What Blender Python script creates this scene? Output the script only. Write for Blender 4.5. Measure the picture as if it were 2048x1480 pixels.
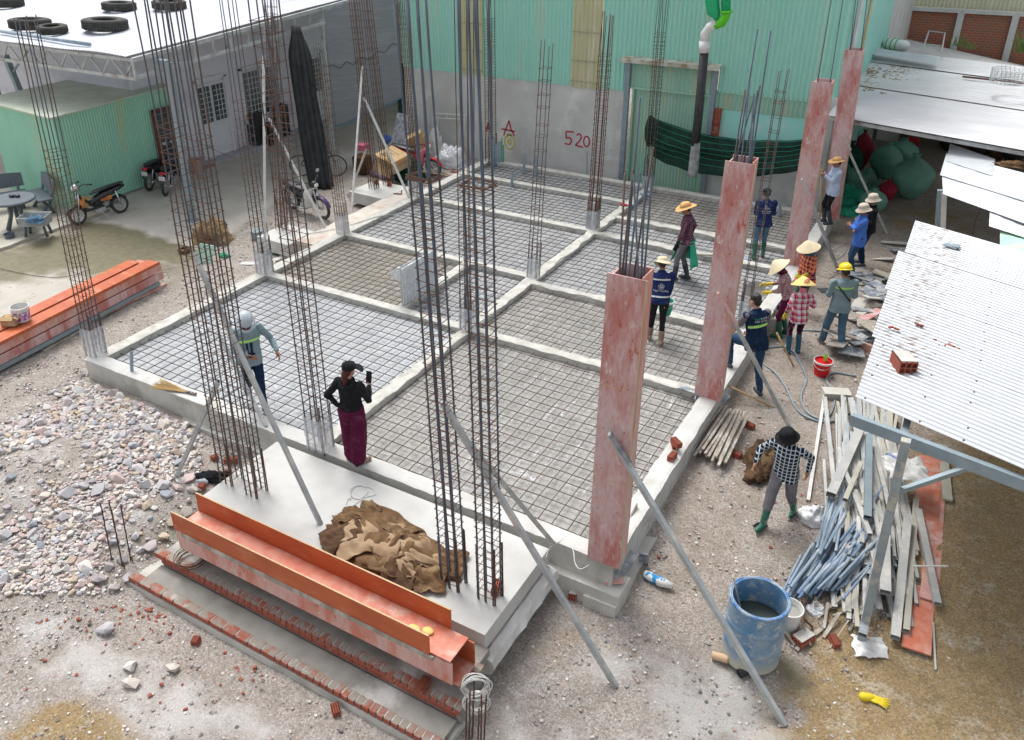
import bpy, bmesh, math, random
import numpy as np
from mathutils import Vector, Matrix, noise, Quaternion
from mathutils.bvhtree import BVHTree
V = Vector
PI = math.pi
rad = math.radians
random.seed(7)
for o in list(bpy.data.objects):
    bpy.data.objects.remove(o)
SC = bpy.context.scene
COL = SC.collection

# ---------------------------------------------------------------- camera
CX, CY, CZ = 12.19030062, -7.42260894, 7.19574492
YAW, PITCH, ROLL = rad(-31.16877804), rad(26.7570393), rad(-0.68135496)
FPX = 1695.7963
F_ = V((math.sin(YAW)*math.cos(PITCH), math.cos(YAW)*math.cos(PITCH), -math.sin(PITCH)))
R0 = V((math.cos(YAW), -math.sin(YAW), 0))
U0 = R0.cross(F_)
R_ = R0*math.cos(ROLL)+U0*math.sin(ROLL)
U_ = -R0*math.sin(ROLL)+U0*math.cos(ROLL)
CAMP = V((CX, CY, CZ))
cam = bpy.data.cameras.new('camera')
camo = bpy.data.objects.new('camera', cam)
COL.objects.link(camo)
m = Matrix((R_, U_, -F_)).transposed().to_4x4()
m.translation = CAMP
camo.matrix_world = m
cam.sensor_width = 36
cam.lens = 36*FPX/2048
cam.shift_x = 64/2048
cam.shift_y = -120/2048
cam.clip_end = 500
cam.clip_start = 0.1
SC.camera = camo

# ---------------------------------------------------------------- sky, sun, exposure
w = bpy.data.worlds.new('World')
SC.world = w
w.use_nodes = True
nt = w.node_tree
sky = nt.nodes.new('ShaderNodeTexSky')
sky.sky_type = 'NISHITA'
sky.sun_disc = False
SUN_EL, SUN_AZ = rad(62), rad(-60)
sky.sun_elevation = SUN_EL
sky.sun_rotation = SUN_AZ
sky.air_density = 1.0
sky.dust_density = 4.0
sky.ozone_density = 1.0
hs = nt.nodes.new('ShaderNodeHueSaturation')
hs.inputs['Saturation'].default_value = 0.28
bg = nt.nodes['Background']
nt.links.new(sky.outputs[0], hs.inputs['Color'])
nt.links.new(hs.outputs[0], bg.inputs[0])
bg.inputs[1].default_value = 0.15
sl = bpy.data.lights.new('sun', 'SUN')
sl.energy = 1.15
sl.angle = rad(22)
sl.color = (1.0, 0.97, 0.93)
so = bpy.data.objects.new('sun', sl)
COL.objects.link(so)
sd = V((math.sin(SUN_AZ)*math.cos(SUN_EL), math.cos(SUN_AZ)*math.cos(SUN_EL), math.sin(SUN_EL)))
so.rotation_euler = sd.to_track_quat('Z', 'Y').to_euler()
SC.view_settings.view_transform = 'Standard'
SC.view_settings.look = 'None'
SC.view_settings.exposure = 0.72
SC.view_settings.gamma = 1

# ---------------------------------------------------------------- measuring helpers (photo pixel -> point on a real plane)
def ray(px, py):
    return F_ + R_*((px-960)/FPX) - U_*((py-620)/FPX)
def at(px, py, z=0.0):
    d = ray(px, py)
    return CAMP + d*((z-CZ)/d.z)
def atx(px, py, X):
    d = ray(px, py)
    return CAMP + d*((X-CX)/d.x)
def aty(px, py, Y):
    d = ray(px, py)
    return CAMP + d*((Y-CY)/d.y)
def above(B, px, py):
    """point on the sight line nearest to the upright through B"""
    d = ray(px, py); w0 = CAMP-V(B); u = V((0, 0, 1))
    a = d.dot(d); b = d.dot(u); c = 1.0; dd = d.dot(w0); e = u.dot(w0)
    return CAMP + d*((b*e-c*dd)/(a*c-b*b))
def ss(t):
    t = max(0.0, min(1.0, t)); return t*t*(3-2*t)
def gz(x, y):
    z = -0.40
    z -= 0.35*ss((2.6-y)/4.0)*ss((x-1.5)/3.0)
    z += 0.05*ss((x-9.5)/1.0)*ss((y-4)/4)
    # heap of stones
    d2 = ((x-2.2)/2.6)**2+((y+1.9)/1.25)**2
    z += 0.34*math.exp(-d2*1.1)*ss((5-x)/1.5)
    return z
def atg(px, py, dz=0.0):
    z = -0.45
    for _ in range(12):
        p = at(px, py, z+dz); z = gz(p.x, p.y)
    return V((p.x, p.y, z+dz))

# ---------------------------------------------------------------- mesh builder
class MB:
    def __init__(s):
        s.v = []; s.f = []; s.m = []; s.cur = 0
    def add(s, vs, fs):
        n = len(s.v)
        s.v += [tuple(p) for p in vs]
        for f in fs:
            s.f.append(tuple(i+n for i in f)); s.m.append(s.cur)
        return s
    def box(s, c, size, rot=None, jit=0):
        c = V(c); x, y, z = [k/2 for k in size]
        vs = [V((a*x, b*y, d*z)) for a in (-1, 1) for b in (-1, 1) for d in (-1, 1)]
        if jit: vs = [p+V([random.uniform(-jit, jit) for _ in range(3)]) for p in vs]
        if rot is not None: vs = [rot @ p for p in vs]
        s.add([p+c for p in vs], [(0, 1, 3, 2), (4, 6, 7, 5), (0, 4, 5, 1), (2, 3, 7, 6), (0, 2, 6, 4), (1, 5, 7, 3)])
        return s
    def bar(s, p0, p1, wx, wy, up=(0, 0, 1)):
        """rectangular bar between two points"""
        p0 = V(p0); p1 = V(p1); d = (p1-p0); L = d.length; d.normalize()
        x = d.cross(V(up))
        if x.length < 1e-4: x = d.cross(V((1, 0, 0)))
        x.normalize(); y = x.cross(d)
        R = Matrix((x, y, -d)).transposed()
        return s.box((p0+p1)/2, (wx, wy, L), R)
    def tube(s, pts, r, n=8, cap=True, r2=None):
        pts = [V(p) for p in pts]; k = len(pts)
        prev = None; vs = []
        for i, p in enumerate(pts):
            d = (pts[min(i+1, k-1)]-pts[max(i-1, 0)])
            if d.length < 1e-9: d = V((0, 0, 1))
            d.normalize()
            if prev is None:
                a = d.cross(V((0, 0, 1)))
                if a.length < 1e-3: a = d.cross(V((1, 0, 0)))
                a.normalize()
            else:
                a = prev - d*prev.dot(d)
                if a.length < 1e-6: a = d.cross(V((1, 0, 0)))
                a.normalize()
            prev = a; b = d.cross(a)
            rr = r[i] if isinstance(r, (list, tuple)) else (r if r2 is None else r+(r2-r)*i/(k-1))
            for j in range(n):
                t = 2*PI*j/n
                vs.append(p+a*(rr*math.cos(t))+b*(rr*math.sin(t)))
        fs = []
        for i in range(k-1):
            for j in range(n):
                fs.append((i*n+j, i*n+(j+1) % n, (i+1)*n+(j+1) % n, (i+1)*n+j))
        if cap:
            fs.append(tuple(range(n-1, -1, -1))); fs.append(tuple((k-1)*n+j for j in range(n)))
        return s.add(vs, fs)
    def pipe(s, p0, p1, r, t=.003, n=12):
        """hollow pipe"""
        p0 = V(p0); p1 = V(p1); d = (p1-p0).normalized()
        a = d.cross(V((0, 0, 1)))
        if a.length < 1e-3: a = d.cross(V((1, 0, 0)))
        a.normalize(); b = d.cross(a); vs = []
        for p, rr in ((p0, r), (p1, r), (p1, r-t), (p0, r-t)):
            for j in range(n):
                q = 2*PI*j/n; vs.append(p+a*(rr*math.cos(q))+b*(rr*math.sin(q)))
        fs = []
        for i in range(4):
            k = (i+1) % 4
            for j in range(n): fs.append((i*n+j, i*n+(j+1) % n, k*n+(j+1) % n, k*n+j))
        return s.add(vs, fs)
    def sqpipe(s, p0, p1, wx, wy, t=.004, up=(0, 0, 1)):
        """hollow rectangular section"""
        p0 = V(p0); p1 = V(p1); d = (p1-p0).normalized()
        x = d.cross(V(up))
        if x.length < 1e-3: x = d.cross(V((1, 0, 0)))
        x.normalize(); y = x.cross(d); vs = []
        for p, k in ((p0, 0), (p1, 0), (p1, t), (p0, t)):
            for a, b in ((-1, -1), (1, -1), (1, 1), (-1, 1)):
                vs.append(p+x*(a*(wx/2-k))+y*(b*(wy/2-k)))
        fs = []
        for i in range(4):
            k = (i+1) % 4
            for j in range(4): fs.append((i*4+j, i*4+(j+1) % 4, k*4+(j+1) % 4, k*4+j))
        return s.add(vs, fs)
    def lathe(s, prof, c=(0, 0, 0), n=24, rot=None, sy=1.0, cap0=True, cap1=True, wob=None):
        c = V(c); vs = []
        for i, (r, z) in enumerate(prof):
            for j in range(n):
                t = 2*PI*j/n
                dz = wob(t, r) if wob else 0
                p = V((r*math.cos(t), r*sy*math.sin(t), z+dz))
                if rot is not None: p = rot @ p
                vs.append(c+p)
        k = len(prof); fs = []
        for i in range(k-1):
            for j in range(n):
                fs.append((i*n+j, i*n+(j+1) % n, (i+1)*n+(j+1) % n, (i+1)*n+j))
        if cap0: fs.append(tuple(range(n-1, -1, -1)))
        if cap1: fs.append(tuple((k-1)*n+j for j in range(n)))
        return s.add(vs, fs)
    def ell(s, c, r, rot=None, n=14, m_=9):
        prof = []
        c = V(c); vs = [c+(rot @ V((0, 0, -r[2])) if rot else V((0, 0, -r[2])))]; fs = []
        for i in range(1, m_):
            ph = -PI/2+PI*i/m_
            for j in range(n):
                t = 2*PI*j/n
                p = V((r[0]*math.cos(ph)*math.cos(t), r[1]*math.cos(ph)*math.sin(t), r[2]*math.sin(ph)))
                vs.append(c+(rot @ p if rot else p))
        vs.append(c+(rot @ V((0, 0, r[2])) if rot else V((0, 0, r[2]))))
        L = len(vs)-1
        for j in range(n):
            fs.append((0, 1+(j+1) % n, 1+j))
            for i in range(m_-2):
                a = 1+i*n
                fs.append((a+j, a+(j+1) % n, a+n+(j+1) % n, a+n+j))
            a = 1+(m_-2)*n
            fs.append((a+j, a+(j+1) % n, L))
        return s.add(vs, fs)
    def cap(s, p0, p1, r0, r1=None, n=12):
        r1 = r0 if r1 is None else r1
        p0 = V(p0); p1 = V(p1); d = (p1-p0)
        if d.length < 1e-6: return s.ell(p0, (r0,)*3)
        d.normalize(); pts = []; rs = []
        for a in (80, 55, 30): pts.append(p0-d*(r0*math.sin(rad(a)))); rs.append(r0*math.cos(rad(a)))
        pts.append(p0); rs.append(r0); pts.append(p1); rs.append(r1)
        for a in (30, 55, 80): pts.append(p1+d*(r1*math.sin(rad(a)))); rs.append(r1*math.cos(rad(a)))
        return s.tube(pts, rs, n)
    def torus(s, c, R, r, axis=(0, 0, 1), n=28, m_=8, fx=1.0, arc=None):
        q = V((0, 0, 1)).rotation_difference(V(axis)).to_matrix(); c = V(c)
        vs = []; fs = []
        for i in range(n):
            t = 2*PI*i/n
            for j in range(m_):
                u = 2*PI*j/m_
                p = V(((R+r*math.cos(u))*math.cos(t), (R+r*math.cos(u))*math.sin(t), fx*r*math.sin(u)))
                vs.append(c+q @ p)
        for i in range(n):
            for j in range(m_):
                fs.append((i*m_+j, ((i+1) % n)*m_+j, ((i+1) % n)*m_+(j+1) % m_, i*m_+(j+1) % m_))
        return s.add(vs, fs)
    def loft(s, rings, capends=True):
        n = len(rings[0]); vs = [p for r in rings for p in r]; fs = []
        for i in range(len(rings)-1):
            for j in range(n):
                fs.append((i*n+j, i*n+(j+1) % n, (i+1)*n+(j+1) % n, (i+1)*n+j))
        if capends:
            fs.append(tuple(range(n-1, -1, -1))); fs.append(tuple((len(rings)-1)*n+j for j in range(n)))
        return s.add(vs, fs)
    def quad(s, a, b, c, d):
        return s.add([a, b, c, d], [(0, 1, 2, 3)])
    def grid(s, fn, nu, nv):
        vs = [fn(i/nu, j/nv) for j in range(nv+1) for i in range(nu+1)]
        fs = [(j*(nu+1)+i, j*(nu+1)+i+1, (j+1)*(nu+1)+i+1, (j+1)*(nu+1)+i) for j in range(nv) for i in range(nu)]
        return s.add(vs, fs)
    def slab(s, fn, nu, nv, t, nrm=None):
        """curved sheet with thickness t (offset along nrm or -z)"""
        nn = V(nrm) if nrm else V((0, 0, -1))
        n0 = len(s.v)
        s.grid(fn, nu, nv); k = (nu+1)*(nv+1)
        top = s.v[n0:n0+k]
        s.v += [tuple(V(p)+nn*t) for p in top]
        def add(f): s.f.append(f); s.m.append(s.cur)
        for j in range(nv):
            for i in range(nu):
                a = n0+k+j*(nu+1)+i; add((a+nu+1, a+nu+2, a+1, a))
        for i in range(nu):
            a = n0+i; add((a+k, a+k+1, a+1, a))
            a = n0+nv*(nu+1)+i; add((a, a+1, a+k+1, a+k))
        for j in range(nv):
            a = n0+j*(nu+1); add((a, a+nu+1, a+nu+1+k, a+k))
            a = n0+j*(nu+1)+nu; add((a+k, a+nu+1+k, a+nu+1, a))
        return s

def tag(o, label=None, cat=None, group=None, kind=None):
    if label: o['label'] = label
    if cat: o['category'] = cat
    if group: o['group'] = group
    if kind: o['kind'] = kind
    return o
def thing(name, label, cat, loc=(0, 0, 0), rz=0.0, group=None, kind=None):
    o = bpy.data.objects.new(name, None); COL.objects.link(o)
    o.empty_display_size = .2
    o.location = loc; o.rotation_euler = (0, 0, rz)
    tag(o, label, cat, group, kind)
    o['_root'] = 1
    return o
def rootof(p):
    while p.parent: p = p.parent
    return p
def mesh(name, mb, mat, smooth=False, inv=None, off=None):
    me = bpy.data.meshes.new(name)
    vs = mb.v
    if inv is not None: vs = [tuple(inv @ V(p)) for p in vs]
    elif off is not None: vs = [(p[0]-off[0], p[1]-off[1], p[2]-off[2]) for p in vs]
    me.from_pydata(vs, [], mb.f)
    ms = mat if isinstance(mat, (list, tuple)) else [mat]
    for q in ms: me.materials.append(q)
    if len(ms) > 1: me.polygons.foreach_set('material_index', mb.m)
    if smooth: me.polygons.foreach_set('use_smooth', [True]*len(mb.f))
    me.validate(); me.update()
    return me
def obj(name, mb, mat, parent=None, smooth=False, world=False, loc=None, bevel=0):
    """one mesh object. world=True: builder points are world points."""
    inv = None; off = None
    if parent is not None and world:
        r = rootof(parent)
        inv = (Matrix.Translation(r.location) @ r.rotation_euler.to_matrix().to_4x4()).inverted()
    if parent is None:
        if loc is None:
            a = np.array(mb.v); lo = a.min(0); hi = a.max(0)
            loc = ((lo[0]+hi[0])/2, (lo[1]+hi[1])/2, lo[2])
            off = loc
        elif world: off = loc
    o = bpy.data.objects.new(name, mesh(name, mb, mat, smooth, inv, off))
    COL.objects.link(o)
    if parent is not None: o.parent = parent
    else: o.location = loc
    if bevel:
        b = o.modifiers.new('bevel', 'BEVEL'); b.width = bevel; b.segments = 2; b.limit_method = 'ANGLE'
    return o
def T(name, mb, mat, label, cat, group=None, kind=None, **k):
    return tag(obj(name, mb, mat, **k), label, cat, group, kind)
def struct(name, mb, mat, **k):
    return tag(obj(name, mb, mat, **k), kind='structure')
def kids(o): return [c for c in ALLKIDS.get(o.name, [])]
def copy_tree(o, parent=None):
    c = o.copy(); COL.objects.link(c); c.parent = parent
    for ch in [q for q in bpy.data.objects if q.parent == o]:
        copy_tree(ch, c)
    return c

# ---------------------------------------------------------------- materials
def _n(nt, t, **k):
    n = nt.nodes.new(t)
    for a, b in k.items():
        if a in n.inputs.keys(): n.inputs[a].default_value = b
        else: setattr(n, a, b)
    return n
def ramp(nt, src, a, b):
    r = nt.nodes.new('ShaderNodeMapRange'); r.inputs[1].default_value = a; r.inputs[2].default_value = b
    nt.links.new(src, r.inputs[0]); return r.outputs[0]
def mixc(nt, fac, a, b, mode='MIX'):
    n = nt.nodes.new('ShaderNodeMix'); n.data_type = 'RGBA'; n.blend_type = mode
    for s_, v in ((0, fac), (6, a), (7, b)):
        if isinstance(v, (int, float)): n.inputs[s_].default_value = v
        elif isinstance(v, (tuple, list)): n.inputs[s_].default_value = (*v[:3], 1)
        else: nt.links.new(v, n.inputs[s_])
    return n.outputs[2]
def mth(nt, op, a, b=None, c=None):
    n = nt.nodes.new('ShaderNodeMath'); n.operation = op
    for i, v in enumerate((a, b, c)):
        if v is None: continue
        if isinstance(v, (int, float)): n.inputs[i].default_value = v
        else: nt.links.new(v, n.inputs[i])
    return n.outputs[0]
def base(name, rough=.7, metal=0.0, spec=.4):
    m = bpy.data.materials.new(name); m.use_nodes = True
    nt = m.node_tree; b = nt.nodes['Principled BSDF']
    b.inputs['Roughness'].default_value = rough; b.inputs['Metallic'].default_value = metal
    b.inputs['Specular IOR Level'].default_value = spec
    return m, nt, b
def coords(nt, scale=(1, 1, 1), kind='Object', rotz=0):
    tc = nt.nodes.new('ShaderNodeTexCoord'); mp = nt.nodes.new('ShaderNodeMapping')
    mp.inputs['Scale'].default_value = scale; mp.inputs['Rotation'].default_value = (0, 0, rotz)
    nt.links.new(tc.outputs[kind], mp.inputs[0])
    return mp.outputs[0]
def nz(nt, co, scale, detail=4, rough=.55, dist=0.0):
    n = nt.nodes.new('ShaderNodeTexNoise'); n.inputs['Scale'].default_value = scale
    n.inputs['Detail'].default_value = detail; n.inputs['Roughness'].default_value = rough
    n.inputs['Distortion'].default_value = dist
    nt.links.new(co, n.inputs['Vector']); return n.outputs[0]
def bump(nt, b, h, strength=.4, dist=.01):
    n = nt.nodes.new('ShaderNodeBump'); n.inputs['Strength'].default_value = strength
    n.inputs['Distance'].default_value = dist
    nt.links.new(h, n.inputs['Height']); nt.links.new(n.outputs[0], b.inputs['Normal'])
    return n
def M(name, c1, c2=None, scale=6, lo=.4, hi=.6, c3=None, s3=1.2, lo3=.5, hi3=.62, rough=.75, metal=0, spec=.4,
      bs=0, bd=.004, bscale=60, stretch=(1, 1, 1), detail=5, alpha=1, r2=None, st3=None):
    m, nt, b = base(name, rough, metal, spec)
    if c2 is None: c2 = tuple(k*.82 for k in c1)
    co = coords(nt, stretch)
    n1 = nz(nt, co, scale, detail)
    col = mixc(nt, ramp(nt, n1, lo, hi), c1, c2)
    if c3 is not None:
        co3 = coords(nt, st3) if st3 else co
        n3 = nz(nt, co3, s3, 6, .65)
        col = mixc(nt, ramp(nt, n3, lo3, hi3), col, c3)
    nt.links.new(col, b.inputs['Base Color'])
    if bs:
        h = nz(nt, co, bscale, 4)
        bump(nt, b, h, bs, bd)
    if r2 is not None:
        rr = nt.nodes.new('ShaderNodeMapRange'); rr.inputs[1].default_value = .35; rr.inputs[2].default_value = .65
        rr.inputs[3].default_value = rough; rr.inputs[4].default_value = r2
        nt.links.new(nz(nt, co, scale*.7, 4), rr.inputs[0]); nt.links.new(rr.outputs[0], b.inputs['Roughness'])
    if alpha < 1:
        b.inputs['Alpha'].default_value = alpha
    return m
CO = {}
CO['conc'] = M('concrete', (.56, .55, .5), (.42, .41, .37), 3, .35, .7, c3=(.3, .29, .25), s3=1.4, lo3=.56, hi3=.75, rough=.9, bs=.5, bscale=45)
CO['conc_white'] = M('pale_concrete', (.56, .56, .54), (.45, .44, .41), 2.2, .4, .72, c3=(.4, .38, .33), s3=1.1, lo3=.6, hi3=.74, rough=.85, bs=.35, bscale=30)
CO['conc_dark'] = M('damp_concrete', (.36, .36, .33), (.26, .26, .23), 4, .35, .65, c3=(.5, .5, .46), s3=2, lo3=.55, hi3=.7, rough=.9, bs=.5, bscale=50)
CO['mortar'] = M('mortar', (.56, .55, .51), (.42, .41, .37), 5, .38, .66, c3=(.33, .31, .26), s3=3.0, lo3=.56, hi3=.7, rough=.92, bs=.7, bscale=28, bd=.01)
CO['brick'] = M('red_brick', (.36, .10, .06), (.28, .08, .05), 14, .35, .65, c3=(.5, .42, .36), s3=6, lo3=.6, hi3=.72, rough=.9, bs=.5, bscale=80)
CO['step_mortar'] = M('step_mortar', (.31, .30, .27), (.22, .21, .185), 3, .35, .65, c3=(.55, .53, .5), s3=1.1, lo3=.58, hi3=.72, rough=.92, bs=.5, bscale=40)
def rebar_mat(name, c1, c2, sc=5):
    m, nt, b = base(name, .62, .45, .4)
    co = coords(nt, (1, 1, .35))
    col = mixc(nt, ramp(nt, nz(nt, co, sc, 4), .42, .62), c1, c2)
    nt.links.new(col, b.inputs['Base Color'])
    co2 = coords(nt)
    wv = nt.nodes.new('ShaderNodeTexWave'); wv.bands_direction = 'Z'; wv.inputs['Scale'].default_value = 26
    nt.links.new(co2, wv.inputs['Vector'])
    bump(nt, b, wv.outputs[1], .6, .004)
    return m
CO['rebar'] = rebar_mat('rebar_steel', (.11, .13, .155), (.15, .095, .07))
CO['rebar_blue'] = rebar_mat('blue_grey_rebar_steel', (.13, .17, .22), (.10, .115, .135))
CO['rebar_rust'] = rebar_mat('rusty_rebar', (.10, .065, .05), (.18, .075, .04))
CO['mesh'] = M('mesh_steel', (.07, .072, .085), (.12, .085, .06), 2.5, .45, .62, rough=.6, metal=.3)
CO['mesh2'] = M('mesh_steel_brown', (.085, .075, .065), (.15, .10, .07), 2.5, .4, .6, rough=.7, metal=.2)
def ply(name, pale, red, deep, amt=(.45, .62)):
    m, nt, b = base(name, .55, 0, .4)
    co = coords(nt, (1, 1, .4)); co2 = coords(nt, (1, 1, .22))
    n1 = nz(nt, co2, 3.2, 7, .68, .3); n2 = nz(nt, co, 22, 5, .6)
    col = mixc(nt, ramp(nt, n2, .35, .7), pale, tuple((a+b_)/2 for a, b_ in zip(pale, red)))
    col = mixc(nt, ramp(nt, n1, *amt), col, red)
    n3 = nz(nt, co, 5, 8, .72)
    col = mixc(nt, ramp(nt, n3, .60, .66), col, deep)
    n4 = nz(nt, co, 9, 8, .75)
    col = mixc(nt, ramp(nt, n4, .59, .68), col, (.66, .58, .56))
    nt.links.new(col, b.inputs['Base Color'])
    bump(nt, b, n2, .25, .003)
    return m
CO['ply'] = ply('weathered_red_ply', (.60, .46, .45), (.46, .17, .15), (.42, .07, .04), (.44, .60))
CO['ply2'] = ply('weathered_pink_ply', (.62, .42, .38), (.56, .20, .14), (.52, .12, .06), (.47, .62))
CO['orange'] = M('orange_film_ply', (.50, .12, .04), (.40, .085, .03), 3.5, .35, .65, c3=(.50, .20, .11), s3=5, lo3=.55, hi3=.7, rough=.5, bs=.1, bscale=8, stretch=(.5, 1, 1))
CO['orange2'] = M('orange_ply_worn', (.52, .15, .09), (.55, .24, .17), 7, .38, .62, c3=(.58, .38, .31), s3=4, lo3=.54, hi3=.68, rough=.5)
CO['plyedge'] = M('ply_edge', (.62, .45, .28), (.5, .34, .2), 30, .3, .7, rough=.8, stretch=(1, 1, 8))
CO['batten'] = M('old_timber', (.38, .34, .28), (.24, .21, .17), 12, .3, .7, c3=(.5, .48, .44), s3=4, rough=.9, stretch=(1, 1, .15), bs=.4, bscale=30)
CO['galv'] = M('galvanised', (.50, .53, .54), (.38, .41, .42), 8, .3, .7, c3=(.62, .62, .58), s3=3, lo3=.52, hi3=.66, rough=.42, metal=.55, r2=.6)
CO['alu'] = M('dusty_aluminium', (.52, .53, .52), (.40, .41, .40), 5, .3, .7, c3=(.62, .60, .56), s3=2.4, lo3=.5, hi3=.66, rough=.55, metal=.35, bs=.2)
CO['alu_tan'] = M('dusty_tan_section', (.50, .48, .41), (.38, .36, .30), 5, .3, .7, rough=.7, metal=.1)
CO['whitepole'] = M('white_pole', (.72, .72, .70), (.55, .55, .52), 5, .3, .7, rough=.5)
CO['bluesteel'] = M('blue_grey_paint', (.27, .34, .38), (.22, .28, .31), 6, .35, .65, c3=(.36, .37, .35), s3=3, lo3=.58, hi3=.7, rough=.45, metal=.2)
CO['bluepipe'] = M('blue_plastic', (.22, .30, .38), (.31, .37, .43), 7, .35, .65, c3=(.45, .50, .54), s3=4, lo3=.54, hi3=.68, rough=.45)
CO['bluepipe2'] = M('blue_plastic_dark', (.12, .20, .32), (.33, .38, .42), 7, .35, .65, rough=.45)
CO['green_pipe'] = M('green_plastic', (.03, .42, .16), rough=.4)
def fabric(name, c1, c2=None, sc=9, rough=.9):
    dusty = tuple(k*.8+.035 for k in c1)
    return M(name, c1, c2 or tuple(k*.7 for k in c1), sc, .3, .7, c3=dusty, s3=7, lo3=.54, hi3=.7, rough=rough, bs=.6, bscale=22, bd=.012, spec=.12)
CO['burlap'] = M('burlap', (.18, .108, .058), (.10, .06, .033), 3.0, .38, .62, c3=(.27, .18, .10), s3=2.2, lo3=.52, hi3=.66, rough=.95, bs=.5, bscale=150, spec=.1)
CO['burlap2'] = M('burlap_tan', (.38, .275, .175), (.27, .18, .11), 4, .35, .65, rough=.95, bs=.5, bscale=150, spec=.1)
CO['burlap_dark'] = M('burlap_dark', (.12, .072, .043), (.075, .045, .028), 4, .35, .65, rough=.95, bs=.5, bscale=150, spec=.1)
def corrmat(name, c1, c2, c3, st=(1, 1, 1), s3=2.5, lo3=.55, hi3=.72, rough=.5, metal=.1):
    return M(name, c1, c2, 3, .3, .7, c3=c3, s3=s3, lo3=lo3, hi3=hi3, rough=rough, metal=metal, stretch=st)
CO['greenclad'] = corrmat('green_cladding', (.33, .66, .55), (.37, .70, .59), (.45, .60, .48), (1, 1, .12), 3)
CO['greenclad2'] = corrmat('faded_green_cladding', (.36, .60, .48), (.32, .55, .43), (.46, .52, .38), (1, 1, .15), 2.4, .5, .65)
CO['greenshed'] = corrmat('green_shed_sheet', (.29, .58, .45), (.33, .63, .49), (.47, .52, .28), (1, 1, .2), 1.5, .56, .72)
CO['greendark'] = corrmat('dark_green_sheet', (.045, .12, .095), (.03, .085, .07), (.06, .13, .1), (1, 1, .2), 2)
CO['yellowclad'] = corrmat('yellowed_panel', (.55, .55, .35), (.47, .47, .26), (.68, .62, .48), (1, 1, .14), 3, .5, .64)
CO['cream'] = corrmat('cream_sheet', (.62, .64, .48), (.56, .58, .42), (.5, .5, .36), (1, 1, .2), 2)
CO['roofwhite'] = corrmat('white_roof_sheet', (.56, .59, .62), (.50, .53, .56), (.48, .48, .46), (1, 1, 1), 2.2, .62, .78, .4, .1)
CO['fibre'] = corrmat('grey_fibre_roof', (.52, .52, .51), (.44, .44, .43), (.36, .35, .33), (1, 1, 1), 2.5, .5, .7, .9, 0)
CO['lilac'] = M('lilac_plaster', (.72, .73, .80), (.68, .69, .76), 2, .3, .7, c3=(.42, .42, .48), s3=.8, lo3=.55, hi3=.8, rough=.85)
CO['whitepaint'] = M('white_paint', (.72, .73, .76), (.64, .65, .68), 3, .3, .7, rough=.5)
CO['glassdark'] = M('dark_glass', (.10, .13, .14), (.06, .08, .085), 3, .3, .7, rough=.12, spec=.6)
CO['turq'] = M('turquoise_plaster', (.28, .60, .52), (.33, .66, .57), 1.5, .3, .7, c3=(.45, .62, .5), s3=1.2, lo3=.58, hi3=.72, rough=.8)
CO['turqbright'] = M('bright_turquoise_plaster', (.35, .78, .69), (.42, .82, .73), 2, .3, .7, c3=(.6, .78, .7), s3=2, rough=.8)
CO['plaster'] = M('white_grey_plaster', (.60, .62, .60), (.50, .52, .50), 2, .35, .65, c3=(.38, .39, .36), s3=1.6, lo3=.56, hi3=.72, rough=.88, bs=.2)
CO['rubber'] = M('tyre_rubber', (.035, .036, .035), (.06, .058, .05), 9, .35, .65, c3=(.11, .105, .07), s3=2.2, lo3=.56, hi3=.72, rough=.85, bs=.4, bscale=20)
CO['black'] = M('black_plastic', (.02, .021, .023), (.035, .035, .038), 9, rough=.4)
CO['blacksat'] = M('black_gloss', (.012, .013, .018), (.02, .02, .025), 9, rough=.18, spec=.6)
CO['chrome'] = M('chrome', (.6, .6, .6), (.5, .5, .5), 5, rough=.2, metal=.9)
CO['red'] = M('red_plastic', (.62, .015, .02), (.55, .01, .015), 3, rough=.35)
CO['white'] = M('white_plastic', (.72, .72, .70), (.62, .62, .6), 5, rough=.4)
CO['yellow'] = M('yellow_rubber', (.72, .56, .02), (.6, .45, .02), 9, rough=.5)
CO['helmet_yellow'] = M('yellow_helmet', (.85, .68, .01), (.8, .62, .01), 3, rough=.25, spec=.6)
CO['helmet_grey'] = M('grey_helmet', (.42, .48, .52), (.38, .44, .48), 3, rough=.25, spec=.6)
CO['card'] = M('cardboard', (.46, .32, .17), (.40, .27, .14), 4, .3, .7, c3=(.52, .40, .26), s3=3, rough=.9)
CO['timber'] = M('grey_timber', (.40, .36, .30), (.27, .23, .19), 9, .3, .7, c3=(.48, .46, .42), s3=3, rough=.9, stretch=(1, 1, 1), bs=.4)
CO['plyblue'] = M('blue_grey_ply', (.17, .20, .24), (.36, .37, .37), 7, .4, .62, c3=(.5, .5, .48), s3=14, lo3=.54, hi3=.66, rough=.75, bs=.3)
CO['wood'] = M('handle_wood', (.5, .33, .15), (.4, .26, .12), 7, .3, .7, rough=.6)
CO['cloth_green'] = fabric('green_sack_cloth', (.05, .42, .27), (.03, .30, .19))
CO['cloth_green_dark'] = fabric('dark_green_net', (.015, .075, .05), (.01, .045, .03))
CO['bag_green'] = M('green_bag', (.19, .42, .34), (.13, .33, .26), 3, .3, .7, rough=.6, bs=.5, bscale=14, bd=.02)
CO['bag_red'] = M('red_bag', (.35, .015, .03), (.22, .01, .02), 8, .3, .7, rough=.7, bs=.6, bscale=20, bd=.02)
CO['straw'] = M('straw', (.66, .40, .17), (.55, .32, .12), 18, .3, .7, rough=.85, bs=.4, bscale=90)
CO['palm'] = M('palm_leaf_hat', (.72, .62, .43), (.66, .55, .36), 14, .3, .7, rough=.7)
CO['palm_yellow'] = M('yellow_palm_hat', (.78, .58, .20), (.72, .52, .16), 10, .3, .7, rough=.6)
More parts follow.
